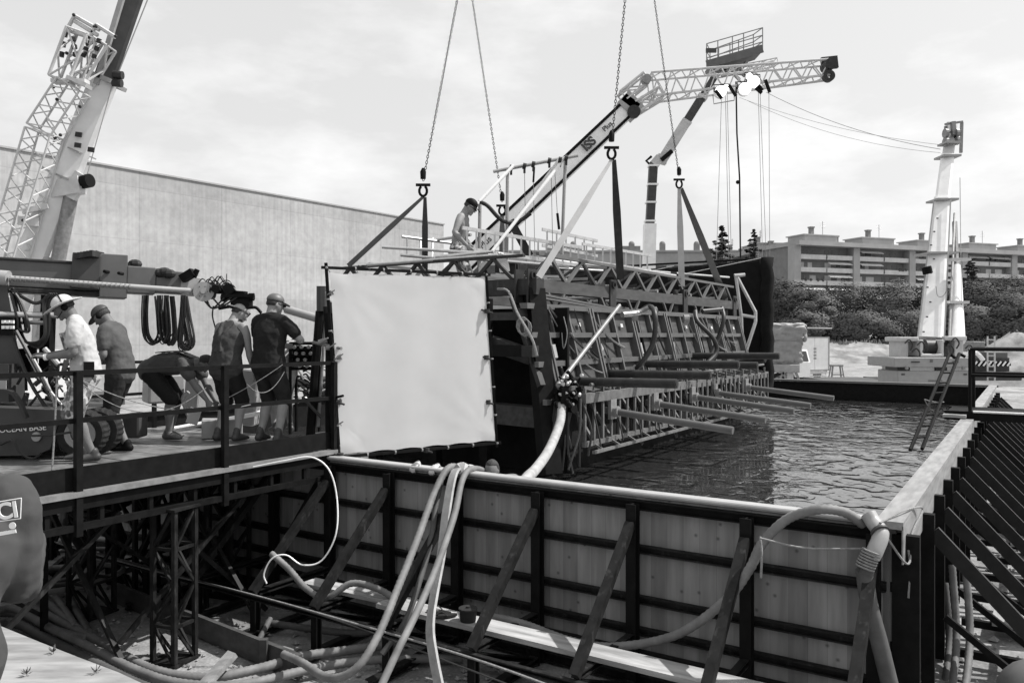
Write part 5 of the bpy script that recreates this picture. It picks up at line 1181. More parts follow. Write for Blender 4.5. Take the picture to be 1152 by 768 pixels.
b.bar(P(1063, 172, D4 + 5.2), P(1064, 142, D4 + 5.2), .1); b.bar(P(1081, 172, D4 + 5.2), P(1082, 138, D4 + 5.2), .1); b.bar(P(1062, 150, D4 + 5.1), P(1082, 146, D4 + 5.1), .08); b.bar(P(1063, 140, D4 + 5.1), P(1083, 137, D4 + 5.1), .08); b.bar(P(1073, 152, D4 + 5), P(1072, 137, D4 + 5), .16)
b.build('boom_head', 'steel', c4_, world=True)
b = MB(); b.tube([P(1077, 384, D4 + 1), P(1076, 300, D4 + 3)], [.27, .17], 16); b.build('luffing_ram', 'white', c4_, world=True, smooth=True)
b = MB(); b.tube([P(1076, 300, D4 + 3), P(1074, 250, D4 + 4)], .1, 10); b.tube([P(1068, 380, D4 + 1), P(1074, 240, D4 + 4)], .05, 6); b.build('ram_rod', 'steel', c4_, world=True)
for (u0, u1, v) in ((1066, 1088, 340), (1068, 1090, 292)):
    b = MB(); b.bar(P(u0, v, D4 + 1.8), P(u1, v, D4 + 1.8), .35, .1); b.build('boom_bracket', 'offwhite', c4_, world=True)
b = MB(); b.tube([P(1042, 300, D4 + 2), P(1044, 308, D4 + 2)], .18, 10); b.build('cable_reel', 'black', c4_, world=True)
b = MB(); b.tube([P(1053, 322, D4 + 1.4), P(1055, 333, D4 + 1.4), P(1062, 332, D4 + 1.4), P(1067, 320, D4 + 1.4)], .012, 5, sp=4); b.tube([P(1080, 200, D4 + 4), P(1082, 390, D4 + 1)], .014, 4); b.build('loose_wire', 'steel', c4_, world=True)
q = P(1052, 0, D4); b = MB(); b.box((q.x + .2, D4 + 5, 1.0), (2.7, 10, .6)); b.build('chassis', 'dgrey', c4_, world=True)
for i in range(4):
    for sx in (-1, 1):
        b = MB(); b.tyre((q.x + .2 + sx * 1.3, D4 + 1.5 + i * 2.2, .6), (1, 0, 0), .6, .4, 26); b.build('wheel', 'rubber', c4_, world=True)
text('III', .16, P(1048, 406, D4 - .13), (1, 0, 0), (0, 0, 1), 'letterd', c4_, th=.004)

e0, e1 = P(1047, 384, D4 + .75), P(1060, 225, D4 + 3.6); tt, ss, nn3 = frame(e1 - e0, (-.47, -.88, 0))
for k in (-1, 1):
    b = MB(); b.bar(e0 + ss * k * .44, e1 + ss * k * .3, .05, .03); b.build('boom_edge', 'lgrey', c4_, world=True)
for k in range(9):
    c_ = e0.lerp(e1, .06 + k * .1); b = MB(); b.bar(c_ + ss * (-.3 + .07 * (k % 3)), c_ + ss * (-.22 + .07 * (k % 3)), .05, .02, up=YF); b.build('boom_bolt', 'dgrey', c4_, world=True)
b = MB()
for (u, v) in ((1018, 386), (1026, 396), (1032, 388), (1064, 392), (1070, 384), (1086, 392)): b.tube([P(u, v, D4 + .3), P(u + 5, v - 4, D4 + .3), P(u + 9, v + 2, D4 + .3), P(u + 6, v + 8, D4 + .3)], .03, 6, sp=4)
b.build('hydraulic_hose', 'cable', c4_, world=True)
for (u, v, w_, h_) in ((1016, 421, .12, .05), (1086, 421, .12, .05), (1030, 407, .3, .05), (1052, 428, .5, .02), (1075, 407, .2, .06)):
    b = MB(); b.box(P(u, v, D4 - .14 if v < 414 else D4 - .01), (w_, .02, h_)); b.build('marking_plate', 'dgrey', c4_, world=True)
for u in (1020, 1084):
    b = MB(); b.disc(P(u, 414, D4 - .12), (0, 1, 0), .06, .05, 14); b.build('lifting_eye', 'steel', c4_, world=True)
# ================================================================== VEHICLES AND YARD THINGS
DT = 60.0
def lorry_box(x0, x1, v0, v1, d, dep, m_, nm, root):
    a_ = P(x0, v1, d); c_ = P(x1, v0, d); b = MB(); b.box(((a_.x + c_.x) / 2, d + dep / 2, (a_.z + c_.z) / 2), (c_.x - a_.x, dep, c_.z - a_.z)); o = b.build(nm, m_, root, world=True)
    m_2 = o.modifiers.new('bevel', 'BEVEL'); m_2.width = .04; m_2.segments = 2; return o
q = P(914, 424, DT); tk = thing('box_lorry', 'white box lorry parked with its rear doors toward the tank', 'lorry', (q.x + .15, DT, .0), .16)
b = MB(); b.box((0, 3, 1.95), (2.3, 6, 2.5)); o = b.build('box', 'white', tk)
b = MB(); b.box((-.56, -.02, 1.95), (1.08, .04, 2.36)); b.build('rear_door', 'white', tk)
b = MB(); b.box((.56, -.02, 1.95), (1.08, .04, 2.36)); b.build('rear_door', 'white', tk)
for z in (3.17, .72):
    b = MB(); b.box((0, -.03, z), (2.34, .08, .08)); b.build('door_frame', 'lgrey', tk)
for x_ in (-1.14, 1.14):
    b = MB(); b.box((x_, -.03, 1.95), (.08, .08, 2.5)); b.build('door_frame', 'lgrey', tk)
b = MB()
for z in (.3, .48): b.box((0, -.05, z), (1.9, .06, .09))
for x_ in (-.9, .9): b.box((x_, -.04, .4), (.08, .06, .5))
b.build('under_run_bar', 'white', tk)
b = MB(); b.box((0, 3.2, .55), (1.6, 7, .2)); b.box((0, 7.3, 1.4), (2.1, 1.8, 1.9)); b.build('chassis_and_cab', 'offwhite', tk)
for x_ in (-.9, .9):
    for y_ in (1.2, 7.0):
        b = MB(); b.tyre((x_, y_, .42), (1, 0, 0), .42, .3, 24); b.build('wheel', 'rubber', tk)
for x_ in (-.8, .8):
    b = MB(); b.box((x_, -.06, .62), (.3, .05, .12)); b.build('tail_lamp', 'dgrey', tk)
text('IVECO', .3, V((0, 0, 0)) + wm(tk) @ V((0, -.05, 2.1)), wm(tk).to_3x3() @ V((0, 0, -1)), wm(tk).to_3x3() @ V((1, 0, 0)), 'lgrey', tk, th=.004) if False else None
b = MB()
for k in range(4): b.box((.02, -.045, 1.6 + k * .24), (.22, .01, .15)); 
b.build('faded_mark', 'lgrey', tk)
DL_ = 50.0; q = P(893, 434, DL_); ty = thing('flatbed_trailer', 'trailer carrying a tall load under grey tarpaulin beside the white lorry', 'trailer', (q.x, DL_, 0))
def tarp(u0, u1, v0, v1, d, dep, seed, root):
    a_ = P(u0, v1, d); c_ = P(u1, v0, d); b = MB(); b.box(((a_.x + c_.x) / 2, d + dep / 2, (a_.z + c_.z) / 2), (c_.x - a_.x, dep, c_.z - a_.z)); o = b.build('tarpaulin_cover', 'tarp', root, world=True)
    m_1 = o.modifiers.new('round', 'BEVEL'); m_1.width = .16; m_1.segments = 3
    m_2 = o.modifiers.new('grid', 'SUBSURF'); m_2.subdivision_type = 'SIMPLE'; m_2.levels = m_2.render_levels = 4
    t = bpy.data.textures.get('tarp folds') or bpy.data.textures.new('tarp folds', 'WOOD'); t.wood_type = 'BANDNOISE'; t.noise_scale = .5; t.turbulence = 9
    m_3 = o.modifiers.new('folds', 'DISPLACE'); m_3.texture = t; m_3.strength = .13; m_3.texture_coords = 'LOCAL'
    for p_ in o.data.polygons: p_.use_smooth = True
    return o
tarp(845, 908, 364, 384, DL_ - .1, 3.4, 1, ty); tarp(840, 904, 374, 408, DL_, 3.3, 4, ty); tarp(845, 900, 394, 412, DL_ + .05, 3.2, 8, ty)
lorry_box(852, 900, 410, 419, DL_ - .15, 3.5, 'lgrey', 'trailer_bed', ty); lorry_box(885, 893, 416, 436, DL_, 1, 'offwhite', 'support_box', ty)
b = MB()
for (u0, v0, u1, v1) in ((873, 432, 882, 418), (895, 418, 902, 434), (880, 418, 888, 434)): b.bar(P(u0, v0, DL_ - .3), P(u1, v1, DL_ - .3), .12)
b.build('strut', 'steel', ty, world=True)
b = MB(); q2 = P(878, 436, DL_ - .2); b.tyre((q2.x, DL_ + .1, .5), (0, 1, 0), .5, .3, 26); b.build('wheel', 'rubber', ty, world=True)
b = MB(); b.tube([P(908, 369, DL_ - 2), P(936, 369.5, DL_ - 2)], .05, 6); tag(b.build('pole', 'lgrey'), 'thin pale pole sticking out level from the tarpaulin load', 'pole')
cb = thing('van', 'white van front with dark windscreen beside the tarpaulin load', 'van', (P(904, 0, 54).x, 54, 0), .2)
b = MB(); b.add([V(x) for x in [(-.5, 0, .5), (.5, 0, .5), (.5, 0, 1.5), (-.5, 0, 1.5), (-.5, .4, 2.35), (.5, .4, 2.35), (-.5, 3, .5), (.5, 3, .5), (.5, 3, 2.4), (-.5, 3, 2.4)]], [(0, 1, 2, 3), (3, 2, 5, 4), (1, 7, 8, 5, 2), (6, 0, 3, 4, 9), (4, 5, 8, 9), (7, 6, 9, 8), (6, 7, 1, 0)]); b.build('body', 'white', cb)
b = MB(); b.add([V(x) for x in [(-.4, .03, 1.56), (.4, .03, 1.56), (.4, .35, 2.24), (-.4, .35, 2.24)]], [(0, 1, 2, 3)]); b.v = [x + V((0, -.02, .01)) for x in b.v]; b.build('windscreen', 'glass', cb)
for x_ in (-.4, .4):
    b = MB(); b.tyre((x_, .6, .4), (1, 0, 0), .4, .22, 22); b.build('wheel', 'rubber', cb)
# trestle step
q = P(941, 441, 46); sp_ = thing('step_stool', 'small pale trestle step standing alone on the bright ground', 'step stool', (q.x, 46, 0))
b = MB(); b.box((0, 0, 1.18), (.55, .35, .07)); b.build('top', 'steel', sp_)
for sx in (-1, 1):
    for sy in (-1, 1):
        b = MB(); b.bar((sx * .23, sy * .12, 1.15), (sx * .42, sy * .25, 0), .07, .05); b.build('leg', 'steel', sp_)
b = MB(); b.bar((-.36, -.2, .45), (.36, -.2, .45), .05); b.bar((-.3, -.17, .8), (.3, -.17, .8), .05); b.build('step', 'steel', sp_); sp_.scale = (1.15, 1.15, 1.35)
tag(MB().tube([P(952, 428, 40), P(955, 432, 40), P(985, 430, 40), P(1012, 431, 39)], [.2, .3, .26, .2], 14, sp=4).build('rolled_liner', 'dgrey', smooth=True), 'dark rolled liner lying behind the far tank wall', 'roll')
tag(MB().box(P(985, 427, 41), (1.0, .6, .3)).build('crate', 'dgrey'), 'low dark crate on the rolled liner behind the far wall', 'crate')
tag(MB().bar(P(972, 435, 36), P(1010, 429, 36), .12, .06).build('plank', 'offwhite'), 'pale plank leaning low behind the far tank wall', 'plank')
# site equipment at the far right
lo_ = thing('site_trailer', 'low equipment trailer with hazard striped bar and ladder behind the walkway', 'trailer', (P(1130, 0, 42).x, 42, 0))
def lb(u0, v0, u1, v1, m_, nm, d=42, dep=1.5): return lorry_box(u0, u1, v0, v1, d, dep, m_, nm, lo_)
lb(1100, 402, 1136, 418, 'dgrey', 'body'); lb(1095, 384, 1108, 396, 'steel', 'machine', 43); lb(1112, 396, 1134, 403, 'mgrey', 'cover'); lb(1088, 418, 1150, 428, 'dgrey', 'bed', 41.6)
b = MB(); b.bar(P(1088, 409, 41.7), P(1137, 409, 41.7), .05, .22, up=UP); b.build('hazard_bar', 'black', lo_, world=True)
b = MB()
for k in range(9): b.bar(P(1090 + k * 5.4, 411.5, 41.6), P(1094 + k * 5.4, 406.5, 41.6), .08, .02, up=YF)
b.build('hazard_stripes', 'white', lo_, world=True)
b = MB()
for u in (1111, 1119): b.bar(P(u, 428, 41), P(u, 378, 41), .06)
for k in range(8): b.bar(P(1111, 424 - k * 6, 41), P(1119, 424 - k * 6, 41), .05)
b.build('ladder', 'alu', lo_, world=True)
b = MB(); b.tube([P(1090, 395, 41), P(1100, 398, 41), P(1106, 405, 41)], .12, 8, sp=4); b.build('hose', 'white', lo_, world=True)
g = MB(); c_ = P(1165, 434, 55); n_ = 24
for j in range(8):
    for i in range(n_):
        a = 2 * math.pi * i / n_; rr = 6.5 * (1 - j / 7.5); g.v.append(V((c_.x + math.cos(a) * rr, 57 + math.sin(a) * rr, -.1 + 3.6 * (j / 7) ** 1.1 + .35 * noise.noise(V((i * .6, j * .8, 2))))))
for j in range(7):
    for i in range(n_): g.f.append((j * n_ + i, j * n_ + (i + 1) % n_, (j + 1) * n_ + (i + 1) % n_, (j + 1) * n_ + i))
g.f.append(tuple(7 * n_ + i for i in range(n_))); tag(g.build('spoil_heap', 'earth', smooth='all'), 'pale heap of dug earth at the right edge behind the walkway', 'earth heap')

# ================================================================== CAMERA CRANE ON THE PLATFORM
cc = thing('camera_crane', 'telescopic camera crane on a wheeled base with long grey arm reaching over the platform', 'camera crane', (P(30, 0, 9.2).x, 9.2, 2.0))
def arm(u0, v0, u1, v1, d0, d1, ht, wd, m_, nm, bev=.012):
    a_, c_ = P(u0, v0, d0), P(u1, v1, d1); b = MB(); b.bar(a_, c_, wd, ht); o = b.build(nm, m_, cc, world=True); m_2 = o.modifiers.new('bevel', 'BEVEL'); m_2.width = bev; m_2.segments = 2; return o
arm(-70, 303, 118, 313, 9.2, 9.9, .33, .4, 'mgrey', 'outer_arm'); arm(-70, 288, 116, 299, 9.2, 9.9, .035, .46, 'dsteel', 'arm_track'); arm(-70, 322, 116, 332, 9.2, 9.9, .06, .42, 'dsteel', 'arm_track')
arm(80, 305, 112, 308, 9.7, 9.85, .42, .5, 'dgrey', 'arm_sleeve'); arm(111, 311, 142, 312.5, 9.85, 10.0, .53, .46, 'mgrey', 'arm_head_box', .01)
arm(142, 315, 174, 317, 9.95, 10.1, .33, .36, 'mgrey', 'middle_arm'); arm(174, 317, 205, 319, 10.1, 10.25, .28, .3, 'mgrey', 'inner_arm'); arm(200, 320, 222, 323, 10.2, 10.35, .24, .26, 'lgrey', 'arm_tip')
b = MB(); b.bar(P(95, 291, 9.7), P(113, 287, 9.75), .3, .09); 
for k in range(6): b.box(P(92 + k * 3.4, 289 - k * .6, 9.6), (.035, .28, .07))
for (u, v) in ((148, 300), (152, 297), (180, 307), (185, 306), (190, 308)): b.ball(P(u, v, 10), (.09, .08, .06), 8, 6)
split_build(b, 'top_fitting', 'dsteel', cc, world=True)
for (u, v) in ((122, 306), (138, 308)):
    b = MB(); c_ = P(u, v, 9.7); b.tube([c_, c_ - V((0, .1, 0))], .02, 8); b.build('knob', 'black', cc, world=True)
b = MB(); b.tube([P(-70, 307, 8.9), P(10, 313, 9.0)], .085, 14); b.tube([P(4, 312.5, 9.0), P(214, 327, 9.9)], .032, 10); b.build('guide_tube', 'lgrey', cc, world=True, smooth=True)
b = MB()
for k in range(26):
    a_ = P(10, 313, 8.96).lerp(P(150, 323, 9.56), k / 26); e_ = P(10, 313, 8.96).lerp(P(150, 323, 9.56), (k + .5) / 26); b.tube([a_, e_.lerp(a_, .35)], .0335, 8)
b.build('guide_tube_marks', 'steel', cc, world=True, smooth=True)
b = MB(); c_ = P(229, 328, 10.2); b.disc(c_, (.4, -1, 0), .125, .07, 28); b.disc(c_ + V((.01, -.05, 0)), (.4, -1, 0), .03, .05, 12)
b.build('pulley_wheel', 'lgrey', cc, world=True)
b = MB()
for k in range(6):
    a = k * 1.047; b.disc(c_ + V((math.cos(a) * .07, -.045, math.sin(a) * .07)), (.4, -1, 0), .006, .02, 8)
split_build(b, 'wheel_bolt', 'black', cc, world=True)
b = MB(); rr_ = random.Random(11)
b.disc(P(236, 327, 10.3), (1, 0, 0), .11, .1, 18); b.tube([P(236, 325, 10.3), P(262, 326, 10.3)], .06, 12); b.disc(P(258, 325, 10.25), (.2, -1, 0), .07, .14, 16); b.disc(P(243, 325, 10.25), (.2, -1, 0), .05, .14, 16)
b.bar(P(250, 328, 10.3), P(277, 330, 10.3), .12, .05); b.bar(P(255, 335, 10.3), P(284, 335, 10.3), .16, .06); b.bar(P(252, 333, 10.2), P(286, 332, 10.2), .05, .04); b.bar(P(262, 342, 10.3), P(282, 342, 10.3), .18, .12); b.disc(P(283, 334, 10.25), (1, 0, 0), .05, .06, 12); b.disc(P(252, 335, 10.25), (1, 0, 0), .05, .06, 12)
b.bar(P(270, 348, 10.3), P(278, 356, 10.3), .1, .1); b.tube([P(246, 347, 10.2), P(262, 345, 10.2), P(272, 352, 10.2)], .02, 6, sp=4); b.tube([P(280, 346, 10.2), P(288, 346, 10.2), P(294, 352, 10.2)], .02, 6, sp=4); b.tube([P(255, 325, 10.3), P(255, 308, 10.3)], .006, 5)
b.bar(P(205, 314, 10.1), P(218, 306, 10.1), .12, .1); b.bar(P(218, 312, 10.1), P(222, 303, 10.1), .05, .05); b.build('remote_head', 'black', cc, world=True)
b = MB()
for k in range(9):
    u = 222 + k * 3.5; b.tube([P(u, 320, 10.2), P(u + 6, 314 + rr_.uniform(-4, 4), 10.2), P(u + 13, 319 + rr_.uniform(-2, 5), 10.2), P(u + 16, 327, 10.2)], .008, 5, sp=5)
for (a0, b0) in ((228, 262), (232, 254), (240, 268)): b.tube([P(a0, 336, 10.2), P((a0 + b0) / 2 - 4, 346 + rr_.uniform(-3, 3), 10.2), P(b0, 333, 10.2)], .012, 5, sp=5)
b.tube([P(240, 344, 10.2), P(239, 356, 10.2), P(243, 372, 10.2), P(244, 385, 10.2)], .01, 5, sp=4); b.build('head_cables', 'cable', cc, world=True, smooth=True)
for i, (u, w_, v1, n_) in enumerate([(172, 12, 388, 9), (185, 9, 384, 9), (206, 11, 392, 16), (192, 8, 386, 7)]):
    b = MB()
    for k in range(n_):
        x_ = rr_.uniform(-.5, .5); ua, ub = u - w_ * .8 + k * .4, u + w_ * .7 + x_ * 4; d_ = 9.9 + rr_.uniform(-.12, .12); ua += rr_.uniform(-2.5, 2.5); ub += rr_.uniform(-2.5, 2.5); vb = v1 + rr_.uniform(-4, 3)
        if i == 2: ua, ub = u + x_ * 6, u + x_ * 12 + 3
        b.tube([P(ua if i != 2 else u + x_ * 5, 332, d_), P(ua - 1, 355, d_), P(ua + 1 - (5 if i == 2 else 0), vb - 8, d_), P((ua + ub) / 2, vb, d_), P(ub + (4 if i == 2 else 0), vb - 9, d_), P(ub - 1, 354, d_), P(ub - 3 if i != 2 else u + x_ * 5 + 2, 333, d_)], .008 + .003 * (k % 2), 5, sp=5)
    b.build('cable_loop', 'cable', cc, world=True, smooth=True)
b = MB()
for k in range(11):
    o_ = rr_.uniform(-4, 4); d_ = 9.1 + rr_.uniform(-.1, .1)
    b.tube([P(12 + o_, 326, d_), P(22 + o_, 340 + o_, d_), P(30 + o_, 372, d_), P(20 + o_ - 6, 366 + o_, d_)] if k % 3 == 0 else [P(14 + o_ * .6, 330, d_), P(20 + o_ * .3, 358, d_), P(24 + o_, 380 + o_ * .5, d_), P(40 + o_, 388 + o_ * .7, d_), P(52 + o_ * .6, 376, d_), P(52 + o_, 340, d_), P(60 + o_, 330, d_)], .014, 5, sp=6)
b.tube([P(14, 325, 9.1), P(25, 334, 9.1), P(40, 341, 9.1), P(52, 336, 9.1), P(60, 331, 9.1)], .02, 6, sp=5)
for (a_, c_, e_) in (((14, 380), (34, 430), (60, 470)), ((18, 372), (44, 420), (58, 450)), ((2, 440), (16, 442), (30, 472))): b.tube([P(*a_, 8.9), P(*c_, 8.9), P(*e_, 8.9)], .022, 6, sp=5)
b.build('base_cables', 'cable', cc, world=True, smooth=True)
b = MB(); b.tube([P(50, 392, 9), P(66, 410, 9)], .03, 8); b.tube([P(38, 404, 8.9), P(56, 438, 8.9), P(62, 460, 8.9), P(58, 472, 8.9)], .016, 6, sp=5); b.tube([P(30, 398, 8.9), P(46, 426, 8.9), P(70, 456, 8.9)], .013, 6, sp=4)
b.build('bright_hoses', 'lgrey', cc, world=True, smooth=True)
b = MB(); b.tube([P(-70, 352, 8.8), P(78, 355, 9.2)], .035, 10); b.tube([P(16, 362, 9.2), P(50, 363, 9.3)], .025, 8); b.tube([P(-70, 362, 9.2), P(20, 363, 9.3)], .02, 8); b.build('push_bar', 'alu', cc, world=True, smooth=True)
b = MB(); b.add([P(-60, 310, 9.0), P(6, 312, 9.0), P(24, 412, 9.0), P(-60, 412, 9.0), P(-60, 310, 9.5), P(6, 312, 9.5), P(24, 412, 9.5), P(-60, 412, 9.5)], [(3, 2, 1, 0), (4, 5, 6, 7), (0, 1, 5, 4), (1, 2, 6, 5), (2, 3, 7, 6), (3, 0, 4, 7)]); b.build('pillar_plate', 'dgrey', cc, world=True)
b = MB(); b.bar(P(55, 332, 9.5), P(52, 420, 9.5), .12); b.tube([P(24, 392, 9.2), P(26, 420, 9.2)], .06, 10); b.tube([P(36, 388, 9.2), P(38, 425, 9.2)], .05, 10); b.tube([P(16, 400, 9.3), P(18, 440, 9.3)], .12, 14); b.build('column', 'black', cc, world=True)
for i in range(6):
    b = MB(); b.box(P(4 + (i % 3) * 5, 362 + (i // 3) * 6, 8.93), (.035, .02, .035)); b.build('button', 'white', cc, world=True)
b = MB(); b.box(P(6, 367, 9.02), (.26, .14, .2)); b.build('control_box', 'black', cc, world=True)
b = MB(); b.box(P(2, 430, 9.0), (.34, .3, .42)); b.build('battery_box', 'dgrey', cc, world=True)
b = MB(); b.box(P(3, 434, 8.83), (.08, .01, .12)); b.build('box_label', 'lgrey', cc, world=True)
ch = [(-90, 455), (88, 462), (66, 474), (56, 505), (40, 512), (-90, 514)]
b = MB(); n_ = len(ch); b.v = [P(u, v, 8.6) for u, v in ch] + [P(u, v, 8.6) + V((0, 1.0, 0)) for u, v in ch]; b.f = [tuple(range(n_ - 1, -1, -1)), tuple(range(n_, 2 * n_))] + [(i, (i + 1) % n_, n_ + (i + 1) % n_, n_ + i) for i in range(n_)]
b.build('chassis', 'dgrey', cc, world=True)
text('TECHNOCRANE BASE', .085, P(2, 482, 8.59), (1, 0, .06), UP, 'letter', cc, th=.003, align='CENTER') if False else text('AVOCEAN BASE', .085, P(20, 482.5, 8.59), (1, 0, .06), UP, 'letter', cc, th=.003, align='CENTER')
b = MB(); b.disc(P(41, 491, 8.585), (0, 1, 0), .05, .02, 20); b.build('badge', 'lgrey', cc, world=True)
b = MB(); b.strap([P(-20, 440, 8.5), P(10, 440, 8.5), P(22, 452, 8.5), P(30, 470, 8.5)], .06, .03); b.tube([P(0, 500, 8.55), P(14, 495, 8.5), P(22, 508, 8.5), P(36, 516, 8.5), P(46, 510, 8.5)], .014, 6, sp=5); b.tube([P(36, 490, 8.5), P(60, 489, 8.5), P(92, 484, 8.5)], .012, 6); b.build('chassis_cables', 'cable', cc, world=True, smooth=True)
for (u, v, d, rr, nm) in ((93, 502, 8.75, .262, 0), (110, 500, 9.0, .262, 0)):
    c_ = P(u, v, d); c_.z = 2.0 + rr; ax = V((.55, .84, 0)) if u < 100 else V((.55, .84, 0))
    b = MB(); b.tyre(c_, (.2, -1, 0), rr, .2, 52); w_ = b.build('wheel', 'rubber', cc, world=True)
    b = MB(); b.disc(c_, (.2, -1, 0), rr * .6, .19, 28, rr * .38); b.build('rim', 'lgrey', w_, world=True)
    b = MB(); b.disc(c_, (.2, -1, 0), rr * .4, .12, 20); b.build('hub', 'dgrey', w_, world=True)
b = MB()
for i in range(30):
    c_ = P(rr_.uniform(24, 84), rr_.uniform(415, 452), 8.9 + rr_.uniform(0, .5)); d_ = V((rr_.uniform(-1, 1), rr_.uniform(-.5, .5), rr_.uniform(-1, 1))); b.tube([c_, c_ + d_ * .1, c_ + d_ * .22], rr_.choice((.01, .015, .03)), 5)
split_build(b, 'valve', 'dsteel', cc, world=True)
b = MB()
for i in range(16):
    c_ = P(rr_.uniform(60, 84), rr_.uniform(418, 452), 8.8 + rr_.uniform(0, .3)); b.disc(c_, (rr_.uniform(-1, 1), -1, rr_.uniform(-1, 1)), rr_.uniform(.012, .03), .06, 8)
split_build(b, 'fitting', 'alu', cc, world=True)
# things on the platform deck
q = P(250, 492, 10.5); ab = MB(); ab.box((0, 0, .12), (.5, .34, .24)); o = ab.build('apple_box', 'lgrey', base=V((0, 0, 0))); o.location = (q.x, 10.5, 2.0); o.rotation_euler = (0, 0, .35); tag(o, 'pale wooden box standing on the deck behind the tank top man', 'box')
m_ = o.modifiers.new('bevel', 'BEVEL'); m_.width = .01
tag(MB().tube([P(212, 441, 10.3), P(206, 448, 10.3), P(210, 462, 10.3), P(216, 476, 10.3)], .03, 8, sp=4).build('grip_strap', 'hosel', smooth=True), 'pale strap dangling by the hands of the bending man', 'strap')
b = MB(); b.box((0, 0, .0), (.14, .03, .2)); o = b.build('paper_tag', 'lgrey', base=V((0, 0, 0))); o.location = P(218, 468, 10.2); o.rotation_euler = (0, .3, .2); tag(o, 'pale card hanging under the pale strap near the bending man', 'card')
tag(MB().tube([P(196, 482, 10.6), P(240, 474, 10.8), P(285, 466, 11.1), P(345, 448, 11.6)], .03, 8).build('white_pipe', 'white', smooth=True), 'thin white pipe lying along the deck behind the crew', 'pipe')
for i, (u, v, d, sx, sz, m_2, lab) in enumerate([(152, 478, 10.0, .22, .3, 'dgrey', 'dark equipment case on the deck between the cap man and the bending man'), (140, 470, 10.6, .3, .16, 'lgrey', 'pale bag on the deck behind the man in the dark cap'), (184, 436, 11.2, .5, .4, 'lgrey', 'pale panel leaning behind the bending man'), (232, 440, 11.4, .6, .45, 'lgrey', 'pale board leaning behind the tank top man on the left'), (282, 446, 11.4, .3, .8, 'lgrey', 'crumpled pale sheet between the two standing men')]):
    b = MB(); b.box((0, 0, 0), (sx, .25, sz)); o = b.build('gear_case' if i < 2 else 'panel', m_2, base=V((0, 0, 0))); o.location = P(u, v, d); o.location.z = max(2.0 + sz / 2, o.location.z); o.rotation_euler = (.1 if i > 1 else 0, 0, .4 * i); tag(o, lab, 'case' if i < 2 else 'panel'); e = o.modifiers.new('bevel', 'BEVEL'); e.width = .03; e.segments = 2
# ================================================================== PEOPLE
def vox(o, size, sm=4, disp=0, tex=None):
    m_ = o.modifiers.new('remesh', 'REMESH'); m_.mode = 'VOXEL'; m_.voxel_size = size; m_.use_smooth_shade = True
    s_ = o.modifiers.new('smooth', 'SMOOTH'); s_.iterations = sm; s_.factor = .5
    if disp:
        d = o.modifiers.new('folds', 'DISPLACE'); t = bpy.data.textures.get('folds') or bpy.data.textures.new('folds', 'CLOUDS'); t.noise_scale = .1; t.noise_depth = 2
        d.texture = t; d.strength = disp; d.mid_level = .5; d.texture_coords = 'LOCAL'
def ik(a, c, l1, l2, hint):
    a = V(a); c = V(c); d = c - a; L_ = min(d.length, (l1 + l2) * .998); c = a + d.normalized() * L_
    x = (l1 * l1 - l2 * l2 + L_ * L_) / (2 * L_); h = math.sqrt(max(0, l1 * l1 - x * x)); t = d.normalized()
    n = V(hint) - t * V(hint).dot(t); n = n.normalized(); return a + t * x + n * h, c
def hand(mb, w, dr, palm, side, curl=.5, k=1.0):
    """w wrist, dr direction of the fingers, palm normal (palm side), side=+1 right hand; k scale"""
    t = V(dr).normalized(); n = V(palm); n = (n - t * n.dot(t)).normalized(); s = t.cross(n) * side
    mb.loft([w, w + t * .045 * k, w + t * .085 * k], [(.026 * k, .019 * k), (.038 * k, .017 * k), (.038 * k, .014 * k)], 12, side=s, sp=2)
    for i, (off, l_) in enumerate(((.029, .07), (.010, .08), (-.010, .074), (-.028, .058))):
        p = w + t * .085 * k + s * off * k; a = 0; d = t; pts = [p - t * .02 * k, p]
        for seg, fr in enumerate((.45, .3, .25)):
            a += curl * (.7 if seg == 0 else 1.0); d = t * math.cos(a) + n * math.sin(a); p = p + d * l_ * fr * k; pts.append(p)
        mb.tube(pts, [.0095 * k, .0098 * k, .009 * k, .0085 * k, .007 * k], 8)
    p = w + t * .02 * k + s * .03 * k; d1 = (t * .7 + s * .7 + n * .25).normalized(); d2 = (t * .95 + s * .15 + n * .4).normalized()
    mb.tube([p - s * .02 * k, p, p + d1 * .035 * k, p + d1 * .035 * k + d2 * .03 * k, p + d1 * .035 * k + d2 * .052 * k], [.013 * k, .014 * k, .011 * k, .010 * k, .007 * k], 8)
